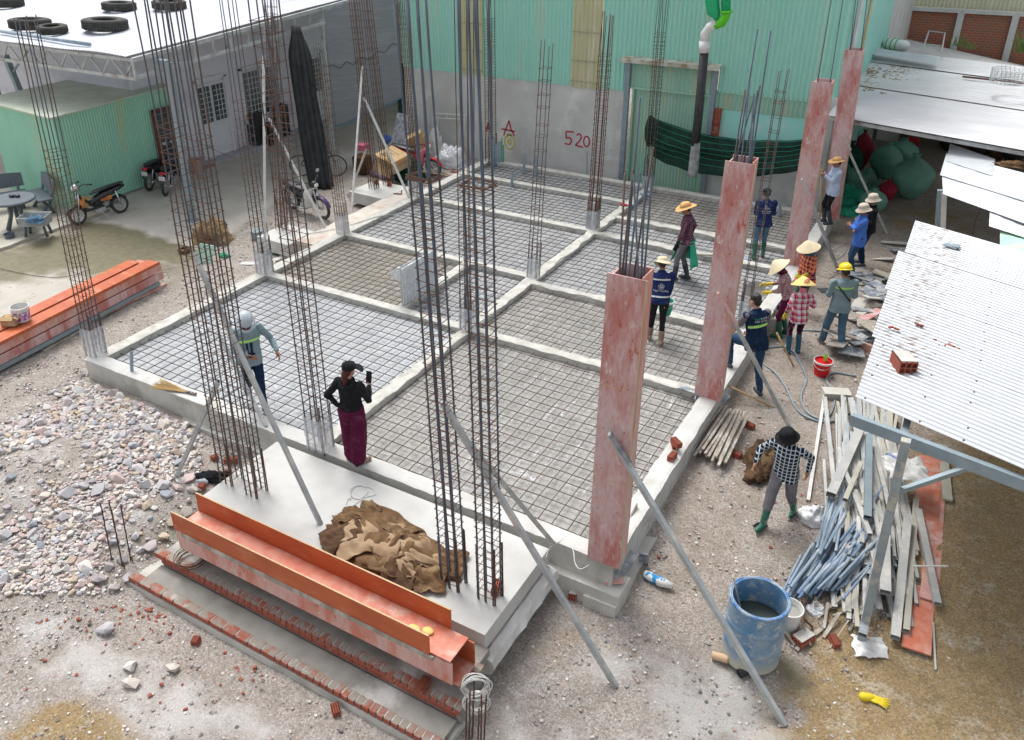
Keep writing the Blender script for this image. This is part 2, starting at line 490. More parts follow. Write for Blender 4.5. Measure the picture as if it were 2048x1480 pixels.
CO['skin'] = M('skin', (.34, .175, .115), (.29, .145, .095), 14, .3, .7, rough=.55, spec=.35)
CO['skin2'] = M('fair_skin', (.52, .31, .23), (.46, .26, .19), 14, .3, .7, rough=.5, spec=.35)
CO['hair'] = M('black_hair', (.012, .011, .011), (.03, .025, .022), 20, .3, .7, rough=.45, stretch=(1, 1, .3), bs=.5, bscale=60)
CO['hair_red'] = M('reddish_hair', (.10, .018, .015), (.05, .012, .01), 20, .3, .7, rough=.45, stretch=(1, 1, .3), bs=.5, bscale=60)
CO['jeans'] = fabric('blue_jeans', (.035, .085, .16), (.02, .05, .10))
CO['jeans_light'] = fabric('washed_jeans', (.10, .19, .27), (.065, .13, .20))
CO['navy'] = fabric('navy_cloth', (.018, .035, .12), (.012, .022, .08))
CO['teal_navy'] = fabric('dark_navy_cloth', (.012, .03, .07), (.008, .02, .05))
CO['black_cloth'] = fabric('black_cloth', (.012, .013, .015), (.022, .023, .026))
CO['grey_cloth'] = fabric('grey_cloth', (.20, .19, .21), (.14, .13, .15))
CO['blue_cloth'] = fabric('blue_shirt_cloth', (.08, .20, .62), (.06, .15, .50))
CO['lightblue_cloth'] = fabric('pale_blue_cloth', (.50, .58, .74), (.42, .50, .66))
CO['greyblue'] = fabric('grey_green_cloth', (.24, .33, .36), (.18, .26, .29))
CO['maroon'] = fabric('maroon_cloth', (.115, .012, .05), (.075, .008, .032))
CO['beige'] = fabric('beige_cloth', (.60, .54, .44), (.52, .46, .36))
CO['greenboot'] = M('green_boot', (.015, .10, .065), (.035, .15, .105), 8, .4, .6, c3=(.35, .42, .34), s3=5, lo3=.58, hi3=.7, rough=.45)
CO['bootdark'] = M('dark_boot', (.03, .045, .06), (.06, .07, .08), 8, .4, .6, rough=.5)
CO['boottan'] = M('tan_boot', (.22, .15, .10), (.3, .22, .16), 8, .4, .6, rough=.7)
CO['bootteal'] = M('teal_boot', (.01, .07, .12), (.02, .10, .15), 8, .4, .6, c3=(.25, .3, .3), s3=5, lo3=.6, hi3=.7, rough=.45)
CO['hiviz'] = M('reflective_lime', (.45, .80, .18), (.4, .72, .2), 12, rough=.35)
CO['reflect'] = M('reflective_silver', (.62, .66, .64), (.55, .6, .58), 12, rough=.3)
CO['net'] = M('black_curtain', (.018, .02, .022), (.032, .035, .037), 5, rough=.75, bs=.3, bscale=30)
CO['paint_red'] = M('red_spray', (.40, .02, .05), (.48, .08, .12), 30, .4, .6, rough=.9)
CO['paint_yellow'] = M('yellow_spray', (.55, .5, .03), (.6, .55, .15), 30, .4, .6, rough=.9)
CO['letter_white'] = M('white_print', (.75, .76, .76), rough=.7)
CO['letter_green'] = M('green_print', (.02, .38, .14), rough=.7)
CO['letter_black'] = M('black_print', (.06, .045, .03), rough=.8)
CO['pink'] = M('pink_print', (.72, .10, .22), (.8, .3, .35), 40, .4, .6, rough=.7)
CO['purple'] = M('purple_plastic', (.09, .05, .13), rough=.4)
CO['granite'] = M('grey_terrazzo', (.13, .155, .18), (.09, .11, .13), 30, .35, .65, c3=(.25, .27, .3), s3=60, lo3=.6, hi3=.7, rough=.5)
def plastic(name, col, alpha, rough=.25):
    m, nt, b = base(name, rough, 0, .6)
    co = coords(nt)
    n = nz(nt, coords(nt, (1, 1, .35)), 11, 5, .6, 1.0)
    c = mixc(nt, ramp(nt, n, .4, .65), col, tuple(min(1, k*1.1) for k in col))
    nt.links.new(c, b.inputs['Base Color'])
    a = nt.nodes.new('ShaderNodeMapRange'); a.inputs[1].default_value = .35; a.inputs[2].default_value = .68
    a.inputs[3].default_value = alpha*.8; a.inputs[4].default_value = min(1, alpha*1.3)
    nt.links.new(n, a.inputs[0]); nt.links.new(a.outputs[0], b.inputs['Alpha'])
    bump(nt, b, n, .3, .01)
    return m
CO['wrap'] = plastic('clear_wrap', (.66, .70, .74), .42)
CO['wrap2'] = plastic('milky_wrap', (.86, .88, .90), .84)
def plaid(name, bg_, dark, light, fx, wd=.3, fy=None, thin=None, acc=None):
    """woven check from the garment's own coordinates"""
    m, nt, b = base(name, .9, 0, .12)
    co = coords(nt); sp = nt.nodes.new('ShaderNodeSeparateXYZ'); nt.links.new(co, sp.inputs[0])
    hx = mth(nt, 'ADD', sp.outputs[0], mth(nt, 'MULTIPLY', sp.outputs[1], .35))
    def band(s, f, wdt, ph=0):
        return mth(nt, 'LESS_THAN', mth(nt, 'FRACT', mth(nt, 'ADD', mth(nt, 'MULTIPLY', s, f), 10+ph)), wdt)
    fz = fy or fx
    a = band(hx, fx, wd); c = band(sp.outputs[2], fz, wd)
    s = mth(nt, 'MULTIPLY', mth(nt, 'ADD', a, c), .5)
    col = mixc(nt, s, bg_, dark)
    if light:
        l1 = band(hx, fx, thin or .12, .45); l2 = band(sp.outputs[2], fz, thin or .12, .45)
        col = mixc(nt, mth(nt, 'MULTIPLY', mth(nt, 'MAXIMUM', l1, l2), .85), col, light)
    if acc:
        l1 = band(hx, fx, .07, .75); l2 = band(sp.outputs[2], fz, .07, .75)
        col = mixc(nt, mth(nt, 'MULTIPLY', mth(nt, 'MAXIMUM', l1, l2), .8), col, acc)
    nt.links.new(col, b.inputs['Base Color'])
    bump(nt, b, nz(nt, co, 26, 3), .35, .008)
    return m
CO['pl_navy'] = plaid('navy_white_check', (.02, .045, .09), (.008, .015, .03), (.6, .66, .66), 18, .4, thin=.22)
CO['pl_pink'] = plaid('pink_white_plaid', (.60, .09, .14), (.68, .66, .70), (.03, .02, .07), 9.5, .45, thin=.09)
CO['pl_orange'] = plaid('orange_plaid', (.72, .17, .03), (.04, .02, .10), (.75, .45, .35), 12, .38, thin=.07)
CO['pl_maroon'] = plaid('maroon_plaid', (.12, .045, .075), (.06, .02, .045), (.2, .12, .15), 20, .4, thin=.15)
CO['pl_mauve'] = plaid('mauve_plaid', (.34, .20, .22), (.26, .14, .17), (.48, .36, .36), 22, .4, thin=.18)
CO['pl_dark'] = plaid('dark_check_trousers', (.035, .012, .03), (.02, .008, .02), (.2, .08, .14), 4, .3, 12, thin=.06)
# ---------------------------------------------------------------- ground
def axis_coords(segs):
    out = []
    for a, b, st in segs:
        n = max(1, round((b-a)/st)); out += [a+(b-a)*i/n for i in range(n)]
    out.append(segs[-1][1]); return out
gx = axis_coords([(-70, -20, 5), (-20, -9, .5), (-9, 15, .1), (15, 25, .5), (25, 70, 5)])
gy = axis_coords([(-30, -6, 2), (-6, 9, .1), (9, 18, .2), (18, 40, 1.5), (40, 110, 7)])
YP = [(-2.4, -9), (-2.7, 1.0), (-2.9, 3.4), (-2.75, 5.1), (-3.75, 8.5), (-4.05, 12.0), (-3.55, 14.2), (-3.55, 120)]
def yardx(y):
    for (x0, y0), (x1, y1) in zip(YP, YP[1:]):
        if y <= y1: return x0+(x1-x0)*max(0, (y-y0)/(y1-y0))
    return -3.5
def blob(x, y, cx, cy, rx, ry, k=1.0):
    return k*math.exp(-(((x-cx)/rx)**2+((y-cy)/ry)**2))
MUD = [(13.6, 2.5, 1.3, 4.5, 1.3), (12.9, -.6, 1.2, .9, 1.0), (13.8, -2.2, 1.7, 1.5, 1.3), (12.3, .45, .5, .5, .6), (6.2, -4.75, 1.1, .4, 1.3), (5.4, -4.5, .5, .35, 1.0), (12.8, 11.2, 1.5, 1.8, 1.2), (11.6, 15.0, 1.4, 1.2, .6), (4.9, -1.95, .5, .35, .3), (9.2, -.9, .5, .5, .35), (9.9, .6, .3, .5, .25), (-2, 4.4, .8, .5, .25)]
DUST = [(5.8, -3.9, .8, .4, .55), (4.3, -3.9, .8, .4, .7), (7.3, -3.6, 1.6, .35, .45), (11.2, -1.0, .7, .7, .9), (10.2, -2.4, 1.3, .7, .6), (9.9, -.9, .5, .4, .4), (3.5, -2.3, 1.0, .5, .4), (1.5, -2.5, 1.0, .8, .4)]
WET = [(-4.6, 3.6, 2.3, .9, 1.1), (-6.2, 2.0, 1.6, .9, .9), (-5.6, 4.6, 1.6, .45, .9), (-3.2, 4.6, .7, .35, .8), (13.2, 3.8, .8, 2, .3), (4.1, -2.0, .5, .5, .5), (11.7, -.1, .35, .35, .5)]
gv = []; za = []; zb = []
for y in gy:
    for x in gx:
        n1 = noise.noise(V((x*.9, y*.9, 0))); n2 = noise.noise(V((x*2.7, y*2.7, 5)))
        n3 = noise.noise(V((x*7, y*7, 9)))
        yx = yardx(y)+.18*n2
        yard = ss((yx-x)/.25+.5)
        z = gz(x, y)
        if x < -9 or x > 16 or y > 20: pass
        z += (1-yard)*(.028*n2+.018*n3+.012*noise.noise(V((x*16, y*16, 3))))
        gv.append((x, y, z))
        mud = sum(blob(x, y, *b) for b in MUD)*(1+.9*n2+.6*n1)
        dust = sum(blob(x, y, *b) for b in DUST)*(1+1.1*n2+.5*n1)
        wet = sum(blob(x, y, *b) for b in WET)*(1+.5*n2)
        if x > 12.6 and y < 9: mud = max(mud, .55+.3*n1)
        earth = .5+.5*ss((x-8.6)/1.2)*ss((y+1.2)/2.0)  # brown trodden earth on the right
        za.append((yard, min(1, max(0, mud)), min(1, max(0, dust)), 1)); zb.append((min(1, max(0, wet)), earth, 0, 1))
nx = len(gx); gb = MB(); gb.v = gv
gb.f = [(j*nx+i, j*nx+i+1, (j+1)*nx+i+1, (j+1)*nx+i) for j in range(len(gy)-1) for i in range(nx-1)]
gb.m = [0]*len(gb.f)
m_, nt, b = base('ground_dirt', .95, 0, .2)
va = nt.nodes.new('ShaderNodeVertexColor'); va.layer_name = 'za'; vb = nt.nodes.new('ShaderNodeVertexColor'); vb.layer_name = 'zb'
sa = nt.nodes.new('ShaderNodeSeparateColor'); nt.links.new(va.outputs[0], sa.inputs[0])
sb = nt.nodes.new('ShaderNodeSeparateColor'); nt.links.new(vb.outputs[0], sb.inputs[0])
co = coords(nt)
big = nz(nt, co, 1.6, 6, .6); mid = nz(nt, co, 7, 6, .65); fine = nz(nt, co, 30, 6, .75); spk = nz(nt, co, 48, 2, .6)
grav = mixc(nt, ramp(nt, mid, .35, .65), (.42, .385, .355), (.54, .505, .475))
grav = mixc(nt, ramp(nt, fine, .42, .62), grav, (.26, .23, .205))
grav = mixc(nt, mth(nt, 'MULTIPLY', ramp(nt, spk, .61, .66), .85), grav, (.74, .73, .71))
ear = mixc(nt, ramp(nt, mid, .35, .68), (.34, .285, .24), (.47, .42, .375))
ear = mixc(nt, ramp(nt, fine, .44, .64), ear, (.20, .16, .125))
ear = mixc(nt, mth(nt, 'MULTIPLY', ramp(nt, spk, .62, .67), .7), ear, (.62, .58, .54))
col = mixc(nt, mth(nt, 'MULTIPLY', sb.outputs[1], ramp(nt, big, .25, .5)), grav, ear)
col = mixc(nt, mth(nt, 'MULTIPLY', ramp(nt, nz(nt, co, 2.7, 8, .72, .4), .50, .66), .55), col, (.27, .235, .19))
col = mixc(nt, mth(nt, 'MULTIPLY', ramp(nt, nz(nt, co, 22, 8, .8), .56, .64), .6), col, (.60, .58, .55))
col = mixc(nt, mth(nt, 'MULTIPLY', ramp(nt, spk, .40, .35), .6), col, (.16, .14, .125))
col = mixc(nt, mth(nt, 'MULTIPLY', ramp(nt, nz(nt, co, 4.3, 6, .65), .63, .70), .5), col, (.30, .21, .11))
mudc = mixc(nt, ramp(nt, mid, .3, .7), (.43, .31, .16), (.30, .215, .115))
mudc = mixc(nt, ramp(nt, nz(nt, co, 3.3, 6, .7), .52, .68), mudc, (.50, .45, .36))
mudc = mixc(nt, ramp(nt, nz(nt, co, 2.1, 5, .7), .58, .72), mudc, (.30, .25, .09))
mudc = mixc(nt, ramp(nt, fine, .45, .62), mudc, (.22, .16, .09))
mudc = mixc(nt, mth(nt, 'MULTIPLY', ramp(nt, spk, .63, .67), .7), mudc, (.62, .58, .50))
mudc = mixc(nt, mth(nt, 'MULTIPLY', ramp(nt, nz(nt, co, 9, 7, .7), .58, .66), .6), mudc, (.17, .14, .07))
mf = ramp(nt, mth(nt, 'ADD', sa.outputs[1], mth(nt, 'MULTIPLY', mid, .7)), .62, .98)
col = mixc(nt, mf, col, mudc)
df = ramp(nt, mth(nt, 'ADD', sa.outputs[2], mth(nt, 'MULTIPLY', mth(nt, 'ADD', fine, mid), .75)), 1.0, 1.5)
col = mixc(nt, mth(nt, 'MULTIPLY', df, .55), col, (.64, .63, .61))
yd = mixc(nt, ramp(nt, big, .35, .65), (.50, .47, .42), (.43, .40, .35))
yd = mixc(nt, mth(nt, 'MULTIPLY', ramp(nt, nz(nt, coords(nt, (1, .25, 1), rotz=.5), 3, 7, .7), .5, .7), .7), yd, (.52, .495, .45))
yd = mixc(nt, ramp(nt, nz(nt, co, 2.4, 7, .75), .60, .66), yd, (.34, .31, .25))
col = mixc(nt, sa.outputs[0], col, yd)
wf = ramp(nt, mth(nt, 'ADD', sb.outputs[0], mth(nt, 'MULTIPLY', big, .5)), .5, .85)
wetc = mixc(nt, ramp(nt, mid, .4, .7), (.21, .19, .125), (.15, .135, .085))
col = mixc(nt, wf, col, wetc)
nt.links.new(col, b.inputs['Base Color'])
rr = nt.nodes.new('ShaderNodeMapRange'); nt.links.new(wf, rr.inputs[0]); rr.inputs[3].default_value = .95; rr.inputs[4].default_value = .38
nt.links.new(rr.outputs[0], b.inputs['Roughness'])
hb = mth(nt, 'MULTIPLY', mth(nt, 'ADD', fine, mth(nt, 'MULTIPLY', spk, .6)), mth(nt, 'SUBTRACT', 1, mth(nt, 'MULTIPLY', sa.outputs[0], .85)))
bump(nt, b, hb, .9, .03)
go = struct('ground', gb, m_, smooth=True, loc=(0, 0, 0))
for nm, arr in (('za', za), ('zb', zb)):
    a = go.data.color_attributes.new(nm, 'FLOAT_COLOR', 'POINT')
    a.data.foreach_set('color', np.array(arr, dtype=np.float32).ravel())
# raised paving in front of the green shed
pv = MB()
edge = [(-6.95, -3)]
for i in range(30):
    y = -3+i*.29
    edge.append((-6.95+.05*noise.noise(V((0, y*2, 0)))-(.15 if y < 2 else 0), y))
edge.append((-7.0, 5.6)); edge += [(-30, 5.6), (-30, -3)]
n = len(edge)
pv.add([(x, y, -.33) for x, y in edge]+[(x, y, -.6) for x, y in edge], [tuple(range(n))[::-1]]+[(i, (i+1) % n, (i+1) % n+n, i+n) for i in range(n)])
struct('pavement', pv, M('pale_paving', (.50, .47, .41), (.40, .37, .31), 1.5, .3, .7, c3=(.30, .29, .19), s3=1.2, lo3=.5, hi3=.68, rough=.9, bs=.3))

# loose gravel (nobody could count it)
def rockverts(r, seed):
    rs = random.Random(seed); ico = bmesh.new(); bmesh.ops.create_icosphere(ico, subdivisions=1, radius=1)
    vs = []
    off = V((rs.random()*50, rs.random()*50, rs.random()*50)); sc = (1, rs.uniform(.6, .95), rs.uniform(.45, .75))
    for v in ico.verts:
        p = v.co.copy(); k = 1+.45*noise.noise(p*1.3+off)
        vs.append(V((p.x*sc[0], p.y*sc[1], p.z*sc[2]))*k*r)
    fs = [tuple(v.index for v in f.verts) for f in ico.faces]; ico.free(); return vs, fs
def chip(seed):
    rs = random.Random(seed)
    vs = [V((a*rs.uniform(.6, 1.1), b_*rs.uniform(.5, .9), c*rs.uniform(.3, .6))) for a in (-1, 1) for b_ in (-1, 1) for c in (-1, 1)]
    return vs, [(0, 1, 3, 2), (4, 6, 7, 5), (0, 4, 5, 1), (2, 3, 7, 6), (0, 2, 6, 4), (1, 5, 7, 3)]
rk = [chip(i) for i in range(12)]
gm = [M('pebble_pale', (.62, .60, .57), (.5, .47, .44), 30, rough=.9), M('pebble_grey', (.36, .35, .35), (.28, .26, .25), 30, rough=.9), M('pebble_pink', (.46, .36, .32), (.38, .28, .24), 30, rough=.9), M('pebble_dark', (.18, .165, .15), (.13, .12, .11), 30, rough=.9)]
def inslab(x, y): return (-.2 < x < 9.7 and -.3 < y < 13.5) or (4.2 < x < 9 and -2.95 < y < 0) or (-1.75 < x < 0 and 8.7 < y < 10.4)
gr = MB()
rs = random.Random(3)
for _ in range(21000):
    q = rs.random()
    if q < .42: x, y = rs.uniform(-2.6, 4.3), rs.uniform(-5, .0)
    elif q < .55: x, y = rs.uniform(-3.2, -.1), rs.uniform(-1, 8)
    elif q < .8: x, y = rs.uniform(4, 13), rs.uniform(-5, -.5)
    else: x, y = rs.uniform(9.5, 12.5), rs.uniform(-1, 12)
    if inslab(x, y) or x < yardx(y): continue
    s = rs.choice((.004, .006, .008, .011, .014, .02)) if q < .55 else rs.choice((.004, .005, .007, .01, .014, .02, .003))
    vs, fs = rk[rs.randrange(12)]; R = Matrix.Rotation(rs.uniform(0, 6.28), 3, 'Z')
    gr.cur = rs.choice((0, 0, 1, 1, 2, 2, 3)); z = gz(x, y)+.004
    gr.add([R @ (p*s)+V((x, y, z)) for p in vs], fs)
T('gravel', gr, gm, 'fine loose gravel scattered over the ground round the building', 'gravel', kind='stuff', loc=(0, 0, 0))

# ---------------------------------------------------------------- foundation
XS = (0.0, 4.98, 9.45); YS = (0.0, 4.08, 6.66, 9.62, 13.24)
fnd = thing('foundation', 'grey concrete foundation with pale kerb beams dividing the slab into bays', 'foundation', (0, 0, -.4))
BI = [0]
def beam(p0, p1, w=.24, zb=-.2, messy=.012, blocks=True, mat='conc', capm='mortar'):
    p0 = V((*p0, 0)); p1 = V((*p1, 0)); d = (p1-p0); L = d.length; d.normalize(); s = V((d.y, -d.x, 0))
    BI[0] += 1; eps = .0013*BI[0] % .014
    mb = MB()
    if blocks:
        n = max(1, round(L/.4)); z0 = -.022
        ncr = max(1, round((z0-zb)/.19)); hh = (z0-zb)/ncr
        R = Matrix((s, d, V((0, 0, 1)))).transposed()
        for c in range(ncr):
            for i in range(n+1):
                a = max(0, (i-(.5 if c % 2 else 0))*L/n); e = min(L, (i+1-(.5 if c % 2 else 0))*L/n)
                if e-a < .03: continue
                mb.box(p0+d*((a+e)/2)+V((0, 0, z0-hh*(c+.5))), (w-.016, e-a-.012, hh-.008), R, .003)
        mb.box((p0+p1)/2+V((0, 0, (z0+zb)/2)), (w-.03, L-.004, z0-zb-.006), R)
    else:
        R = Matrix((s, d, V((0, 0, 1)))).transposed()
        mb.box((p0+p1)/2+V((0, 0, (zb-.02)/2)), (w-.01, L, -.02-zb), R)
    o = obj('beam', mb, CO[mat], fnd, world=True)
    cp = MB(); sd = BI[0]*13.7
    nu = 6; nv = max(4, int(L/.06))
    def fn(u, v):
        t = (u-.5)
        ed = abs(t) > .45
        wob = 0
        if ed: wob = messy*(noise.noise(V((v*L*3.1, sd+(7 if t > 0 else 0), 0)))*1.6+.6*noise.noise(V((v*L*11, sd+(3 if t > 0 else 0), 4))))
        x = t*w+(wob if t > 0 else -wob)
        zz = -.002+eps*.3+.005*noise.noise(V((v*L*6, u*3, sd)))-(.008 if ed else 0)
        return p0+d*(v*L)+s*x+V((0, 0, zz))
    cp.slab(fn, nu, nv, .024)
    obj('mortar_cap', cp, CO[capm], o, world=True, smooth=False)
H_ = .12
beam((XS[0], -.14), (XS[0], 13.36), .25, -.42, .01)
beam((XS[1], .1), (XS[1], 13.1), .21, -.19, .028)
beam((XS[2], .1), (XS[2], 13.36), .27, -.85, .012, mat='conc_white', capm='conc_white')
beam((-.12, -.02), (9.58, -.02), .26, -.40, .012, blocks=False, mat='conc', capm='conc_white')
beam((.1, 13.24), (9.4, 13.24), .24, -.2, .012)
beam((.1, YS[1]), (4.88, YS[1]), .195, -.19, .012)
beam((5.08, YS[1]), (9.33, YS[1]), .195, -.19, .02)
beam((.1, YS[2]), (4.88, YS[2]), .195, -.19, .012)
beam((5.08, 6.4), (9.33, 6.4), .195, -.19, .035)
beam((.1, YS[3]), (4.88, YS[3]), .195, -.19, .012)
beam((5.08, 9.52), (9.33, 9.52), .195, -.19, .04)
beam((.1, 11.84), (4.88, 11.84), .195, -.19, .012)
beam((5.08, 10.72), (9.33, 10.72), .195, -.19, .04)
beam((3.42, 4.18), (3.42, 6.56), .2, -.19, .012)
ft = MB()
ft.box((3.0, -.06, -.5), (6.4, .36, .2)); ft.box((9.1, -.07, -.62), (1.25, .38, .5)); ft.box((9.5, 3, -.72), (.42, 6.6, .42))
obj('footing_ledge', ft, CO['conc'], fnd, world=True)

# slab bed, sheets of plastic and reinforcement in every bay
sb_ = MB(); sb_.box((4.72, 6.6, -.24), (9.3, 13.2, .14)); struct('slab_bed', sb_, CO['conc_dark'])
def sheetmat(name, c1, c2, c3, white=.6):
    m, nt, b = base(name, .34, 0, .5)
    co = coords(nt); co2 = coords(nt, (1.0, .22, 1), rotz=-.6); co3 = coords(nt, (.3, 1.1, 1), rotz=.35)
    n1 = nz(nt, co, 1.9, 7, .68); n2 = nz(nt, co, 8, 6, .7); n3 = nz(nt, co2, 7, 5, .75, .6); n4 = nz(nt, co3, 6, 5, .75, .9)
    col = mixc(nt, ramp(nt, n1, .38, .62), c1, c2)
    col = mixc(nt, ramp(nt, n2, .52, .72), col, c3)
    fold = mth(nt, 'MAXIMUM', ramp(nt, n3, .60, .67), ramp(nt, n4, .61, .67))  # pale streaks paint wrinkle highlights into the film colour
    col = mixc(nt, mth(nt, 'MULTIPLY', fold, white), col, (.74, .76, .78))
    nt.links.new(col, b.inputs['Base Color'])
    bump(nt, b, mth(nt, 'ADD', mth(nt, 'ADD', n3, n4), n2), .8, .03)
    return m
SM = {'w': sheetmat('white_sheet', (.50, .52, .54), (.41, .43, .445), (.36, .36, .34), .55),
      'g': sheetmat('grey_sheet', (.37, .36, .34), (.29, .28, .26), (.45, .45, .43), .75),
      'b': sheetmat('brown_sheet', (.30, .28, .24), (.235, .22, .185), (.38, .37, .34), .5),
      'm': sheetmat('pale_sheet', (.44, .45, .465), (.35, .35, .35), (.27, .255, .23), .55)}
BAYS = [(.12, 4.86, .11, 3.97, 'w', 'front left bay of the slab', .195), (5.1, 9.32, .11, 3.97, 'g', 'front right bay of the slab', .205),
        (.12, 3.32, 4.19, 6.55, 'b', 'small brown bay left of the upright wrapped grille', .18), (3.52, 4.86, 4.19, 6.55, 'm', 'narrow bay right of the upright wrapped grille', .18),
        (5.1, 9.32, 4.19, 6.29, 'g', 'bay between front right bay and standing vest worker', .19), (.12, 4.86, 6.77, 9.51, 'm', 'middle left bay of the slab', .19),
        (5.1, 9.32, 6.51, 9.41, 'm', 'middle right bay where the straw hatted worker stands', .19),
        (.12, 4.86, 9.73, 11.73, 'm', 'left bay behind the middle one', .19), (5.1, 9.32, 9.63, 10.61, 'm', 'narrow right bay before the last beam', .19),
        (.12, 4.86, 11.95, 13.12, 'm', 'narrow back left bay below the concrete wall', .18), (5.1, 9.32, 10.83, 13.12, 'g', 'back right bay by the green gate', .185)]
for k, (x0, x1, y0, y1, mk, where, sp) in enumerate(BAYS):
    mb = MB()
    def fn(u, v):
        x = x0+(x1-x0)*u; y = y0+(y1-y0)*v
        e = min(u, 1-u, v, 1-v); up = .03*max(0, 1-e*18)
        z = -.15+.012*noise.noise(V((x*5, y*5, k)))+.009*noise.noise(V((x*13+y*5, y*3-x*4, k+9)))+up
        return V((x, y, z))
    mb.grid(fn, int((x1-x0)/.07), int((y1-y0)/.07))
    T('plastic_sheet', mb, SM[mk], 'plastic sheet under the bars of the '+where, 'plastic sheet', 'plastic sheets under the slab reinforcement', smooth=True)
    g = thing('rebar_grid', 'steel bar grid over the '+where, 'rebar mesh', ((x0+x1)/2, (y0+y1)/2, -.11), 0, 'grids of bars in the slab bays')
    mt = CO['mesh2'] if mk in 'bg' else CO['mesh']
    lx = x1-x0+.0; ly = y1-y0+.0
    def barmesh(L, ax, nm):
        b_ = MB(); pts = []
        for i in range(9):
            t = (i/8-.5)*L; s_ = .006*math.sin(i*2.1+k)
            pts.append(V((t, s_, .01*math.sin(i*1.3))) if ax == 0 else V((s_, t, .01*math.sin(i*1.7))))
        b_.tube(pts, .0068, 6); return mesh(nm, b_, mt, True)
    mx = barmesh(lx, 0, 'cross_bar'); my = barmesh(ly, 1, 'long_bar')
    for axn, me, n, span in ((0, mx, max(2, round(ly/sp)), ly), (1, my, max(2, round(lx/sp)), lx)):
        for i in range(n):
            o = bpy.data.objects.new('cross_bar' if axn == 0 else 'long_bar', me); COL.objects.link(o); o.parent = g
            t = -span/2+span*(i+.5)/n+random.uniform(-.012, .012)
            o.location = (0, t, .022) if axn == 0 else (t, 0, .036)
            o.rotation_euler = (0, 0, random.uniform(-.004, .004))

# ---------------------------------------------------------------- porch slab, side pads, walk strip
pr = thing('porch_slab', 'pale concrete porch slab in front of the building with a pile of burlap on it', 'porch slab', (6.6, -1, -.75))
mb = MB()
def fn(u, v):
    x = 4.38+(8.80-4.38)*u; y = -1.80+(1.53)*v
    return V((x, y, -.03+.004*noise.noise(V((x*3, y*3, 0)))))
mb.slab(fn, 60, 20, .24)
porchm = M('porch_top', (.54, .54, .52), (.46, .455, .43), 2.3, .38, .68, c3=(.34, .33, .28), s3=1.3, lo3=.58, hi3=.78, rough=.85, bs=.3, bscale=25)
obj('slab', mb, porchm, pr, world=True)
mb = MB(); mb.box((6.6, -1.03, -.56), (4.28, 1.4, .58)); obj('base', mb, CO['conc'], pr, world=True)
mb = MB()
def rough_strip(mb, pts, w, h, sd):
    rings = []
    for i, p in enumerate(pts):
        q = []
        for j in range(8):
            t = 2*PI*j/8; k = 1+.3*noise.noise(V((i*.5, j*1.3, sd)))
            q.append(V(p)+V((w*k*math.cos(t), 0, h*k*math.sin(t))))
        rings.append(q)
    mb.loft(rings)
rough_strip(mb, [(8.82, -1.86+.1*i, -.42) for i in range(17)], .13, .13, 2)
obj('spilled_mortar', mb, CO['conc_white'], pr, world=True)
# steps
st = thing('entrance_steps', 'three unfinished grey steps edged with red bricks below the porch', 'steps', (6.6, -2.5, -.8))
STP = [(-.2, -2.12), (-.40, -2.48), (-.58, -2.83)]
brs = M('smeared_brick', (.31, .095, .06), (.27, .24, .205), 5.5, .38, .54, c3=(.52, .50, .47), s3=3, lo3=.6, hi3=.7, rough=.92, bs=.6, bscale=50)
x0, x1 = 4.42, 8.86
for k, (zt, yf) in enumerate(STP):
    yb = -1.8 if k == 0 else STP[k-1][1]
    tr = MB()
    def fn(u, v): 
        x = x0-.02*k+(x1-x0+.02*k)*u; y = yf+.09+(yb-yf-.09)*v
        return V((x, y, zt-.004+.006*noise.noise(V((x*4, y*4, k)))))
    tr.slab(fn, 60, 5, .16)
    to = obj('tread', tr, CO['step_mortar'], st, world=True)
    bb = MB(); bf = MB(); x = x0-.12*k*(k > 0)
    i = 0
    while x < x1:
        w_ = .19 if (k == 2 and x < 6.6) or (k < 2 and x < 5.0) else .078
        bb.box((x+w_/2, yf+.045, zt-.036), (w_, .11, .07), None, .003); bf.box((x+w_/2, yf-.0125, zt-.037), (w_-.006, .007, .062), None, .002)
        x += w_+.017; i += 1
    obj('brick_edge', bb, brs, to, world=True); obj('brick_face', bf, CO['brick'], to, world=True)
    mo = MB(); mo.box(((x0+x1)/2-.06*k, yf+.055, zt-.05), (x1-x0+.1*k-.01, .094, .085)); obj('bed_joint', mo, CO['conc_white'], to, world=True)
    ri = MB(); x = x0-.1*k+.05
    while x < x1-.1:
        ri.box((x+.09, yf+.062, zt-.125), (.18, .10, .085), None, .003); x += .195
    obj('riser_brick', ri, CO['brick'] if k < 2 else brs, to, world=True)
    mo = MB(); mo.box(((x0+x1)/2, yf+.072, zt-.16), (x1-x0+.08*k, .10, .16)); obj('riser_mortar', mo, CO['step_mortar'], to, world=True)
mb = MB(); mb.box((6.40, -2.43, -.80), (5.0, .86, .27), None, .01); obj('base_slab', mb, CO['conc'], st, world=True)
mb = MB(); mb.box((6.6, -2.09, -.62), (4.36, .58, .4)); mb.box((6.6, -2.4, -.72), (4.4, .78, .2)); obj('core', mb, CO['conc_dark'], st, world=True)

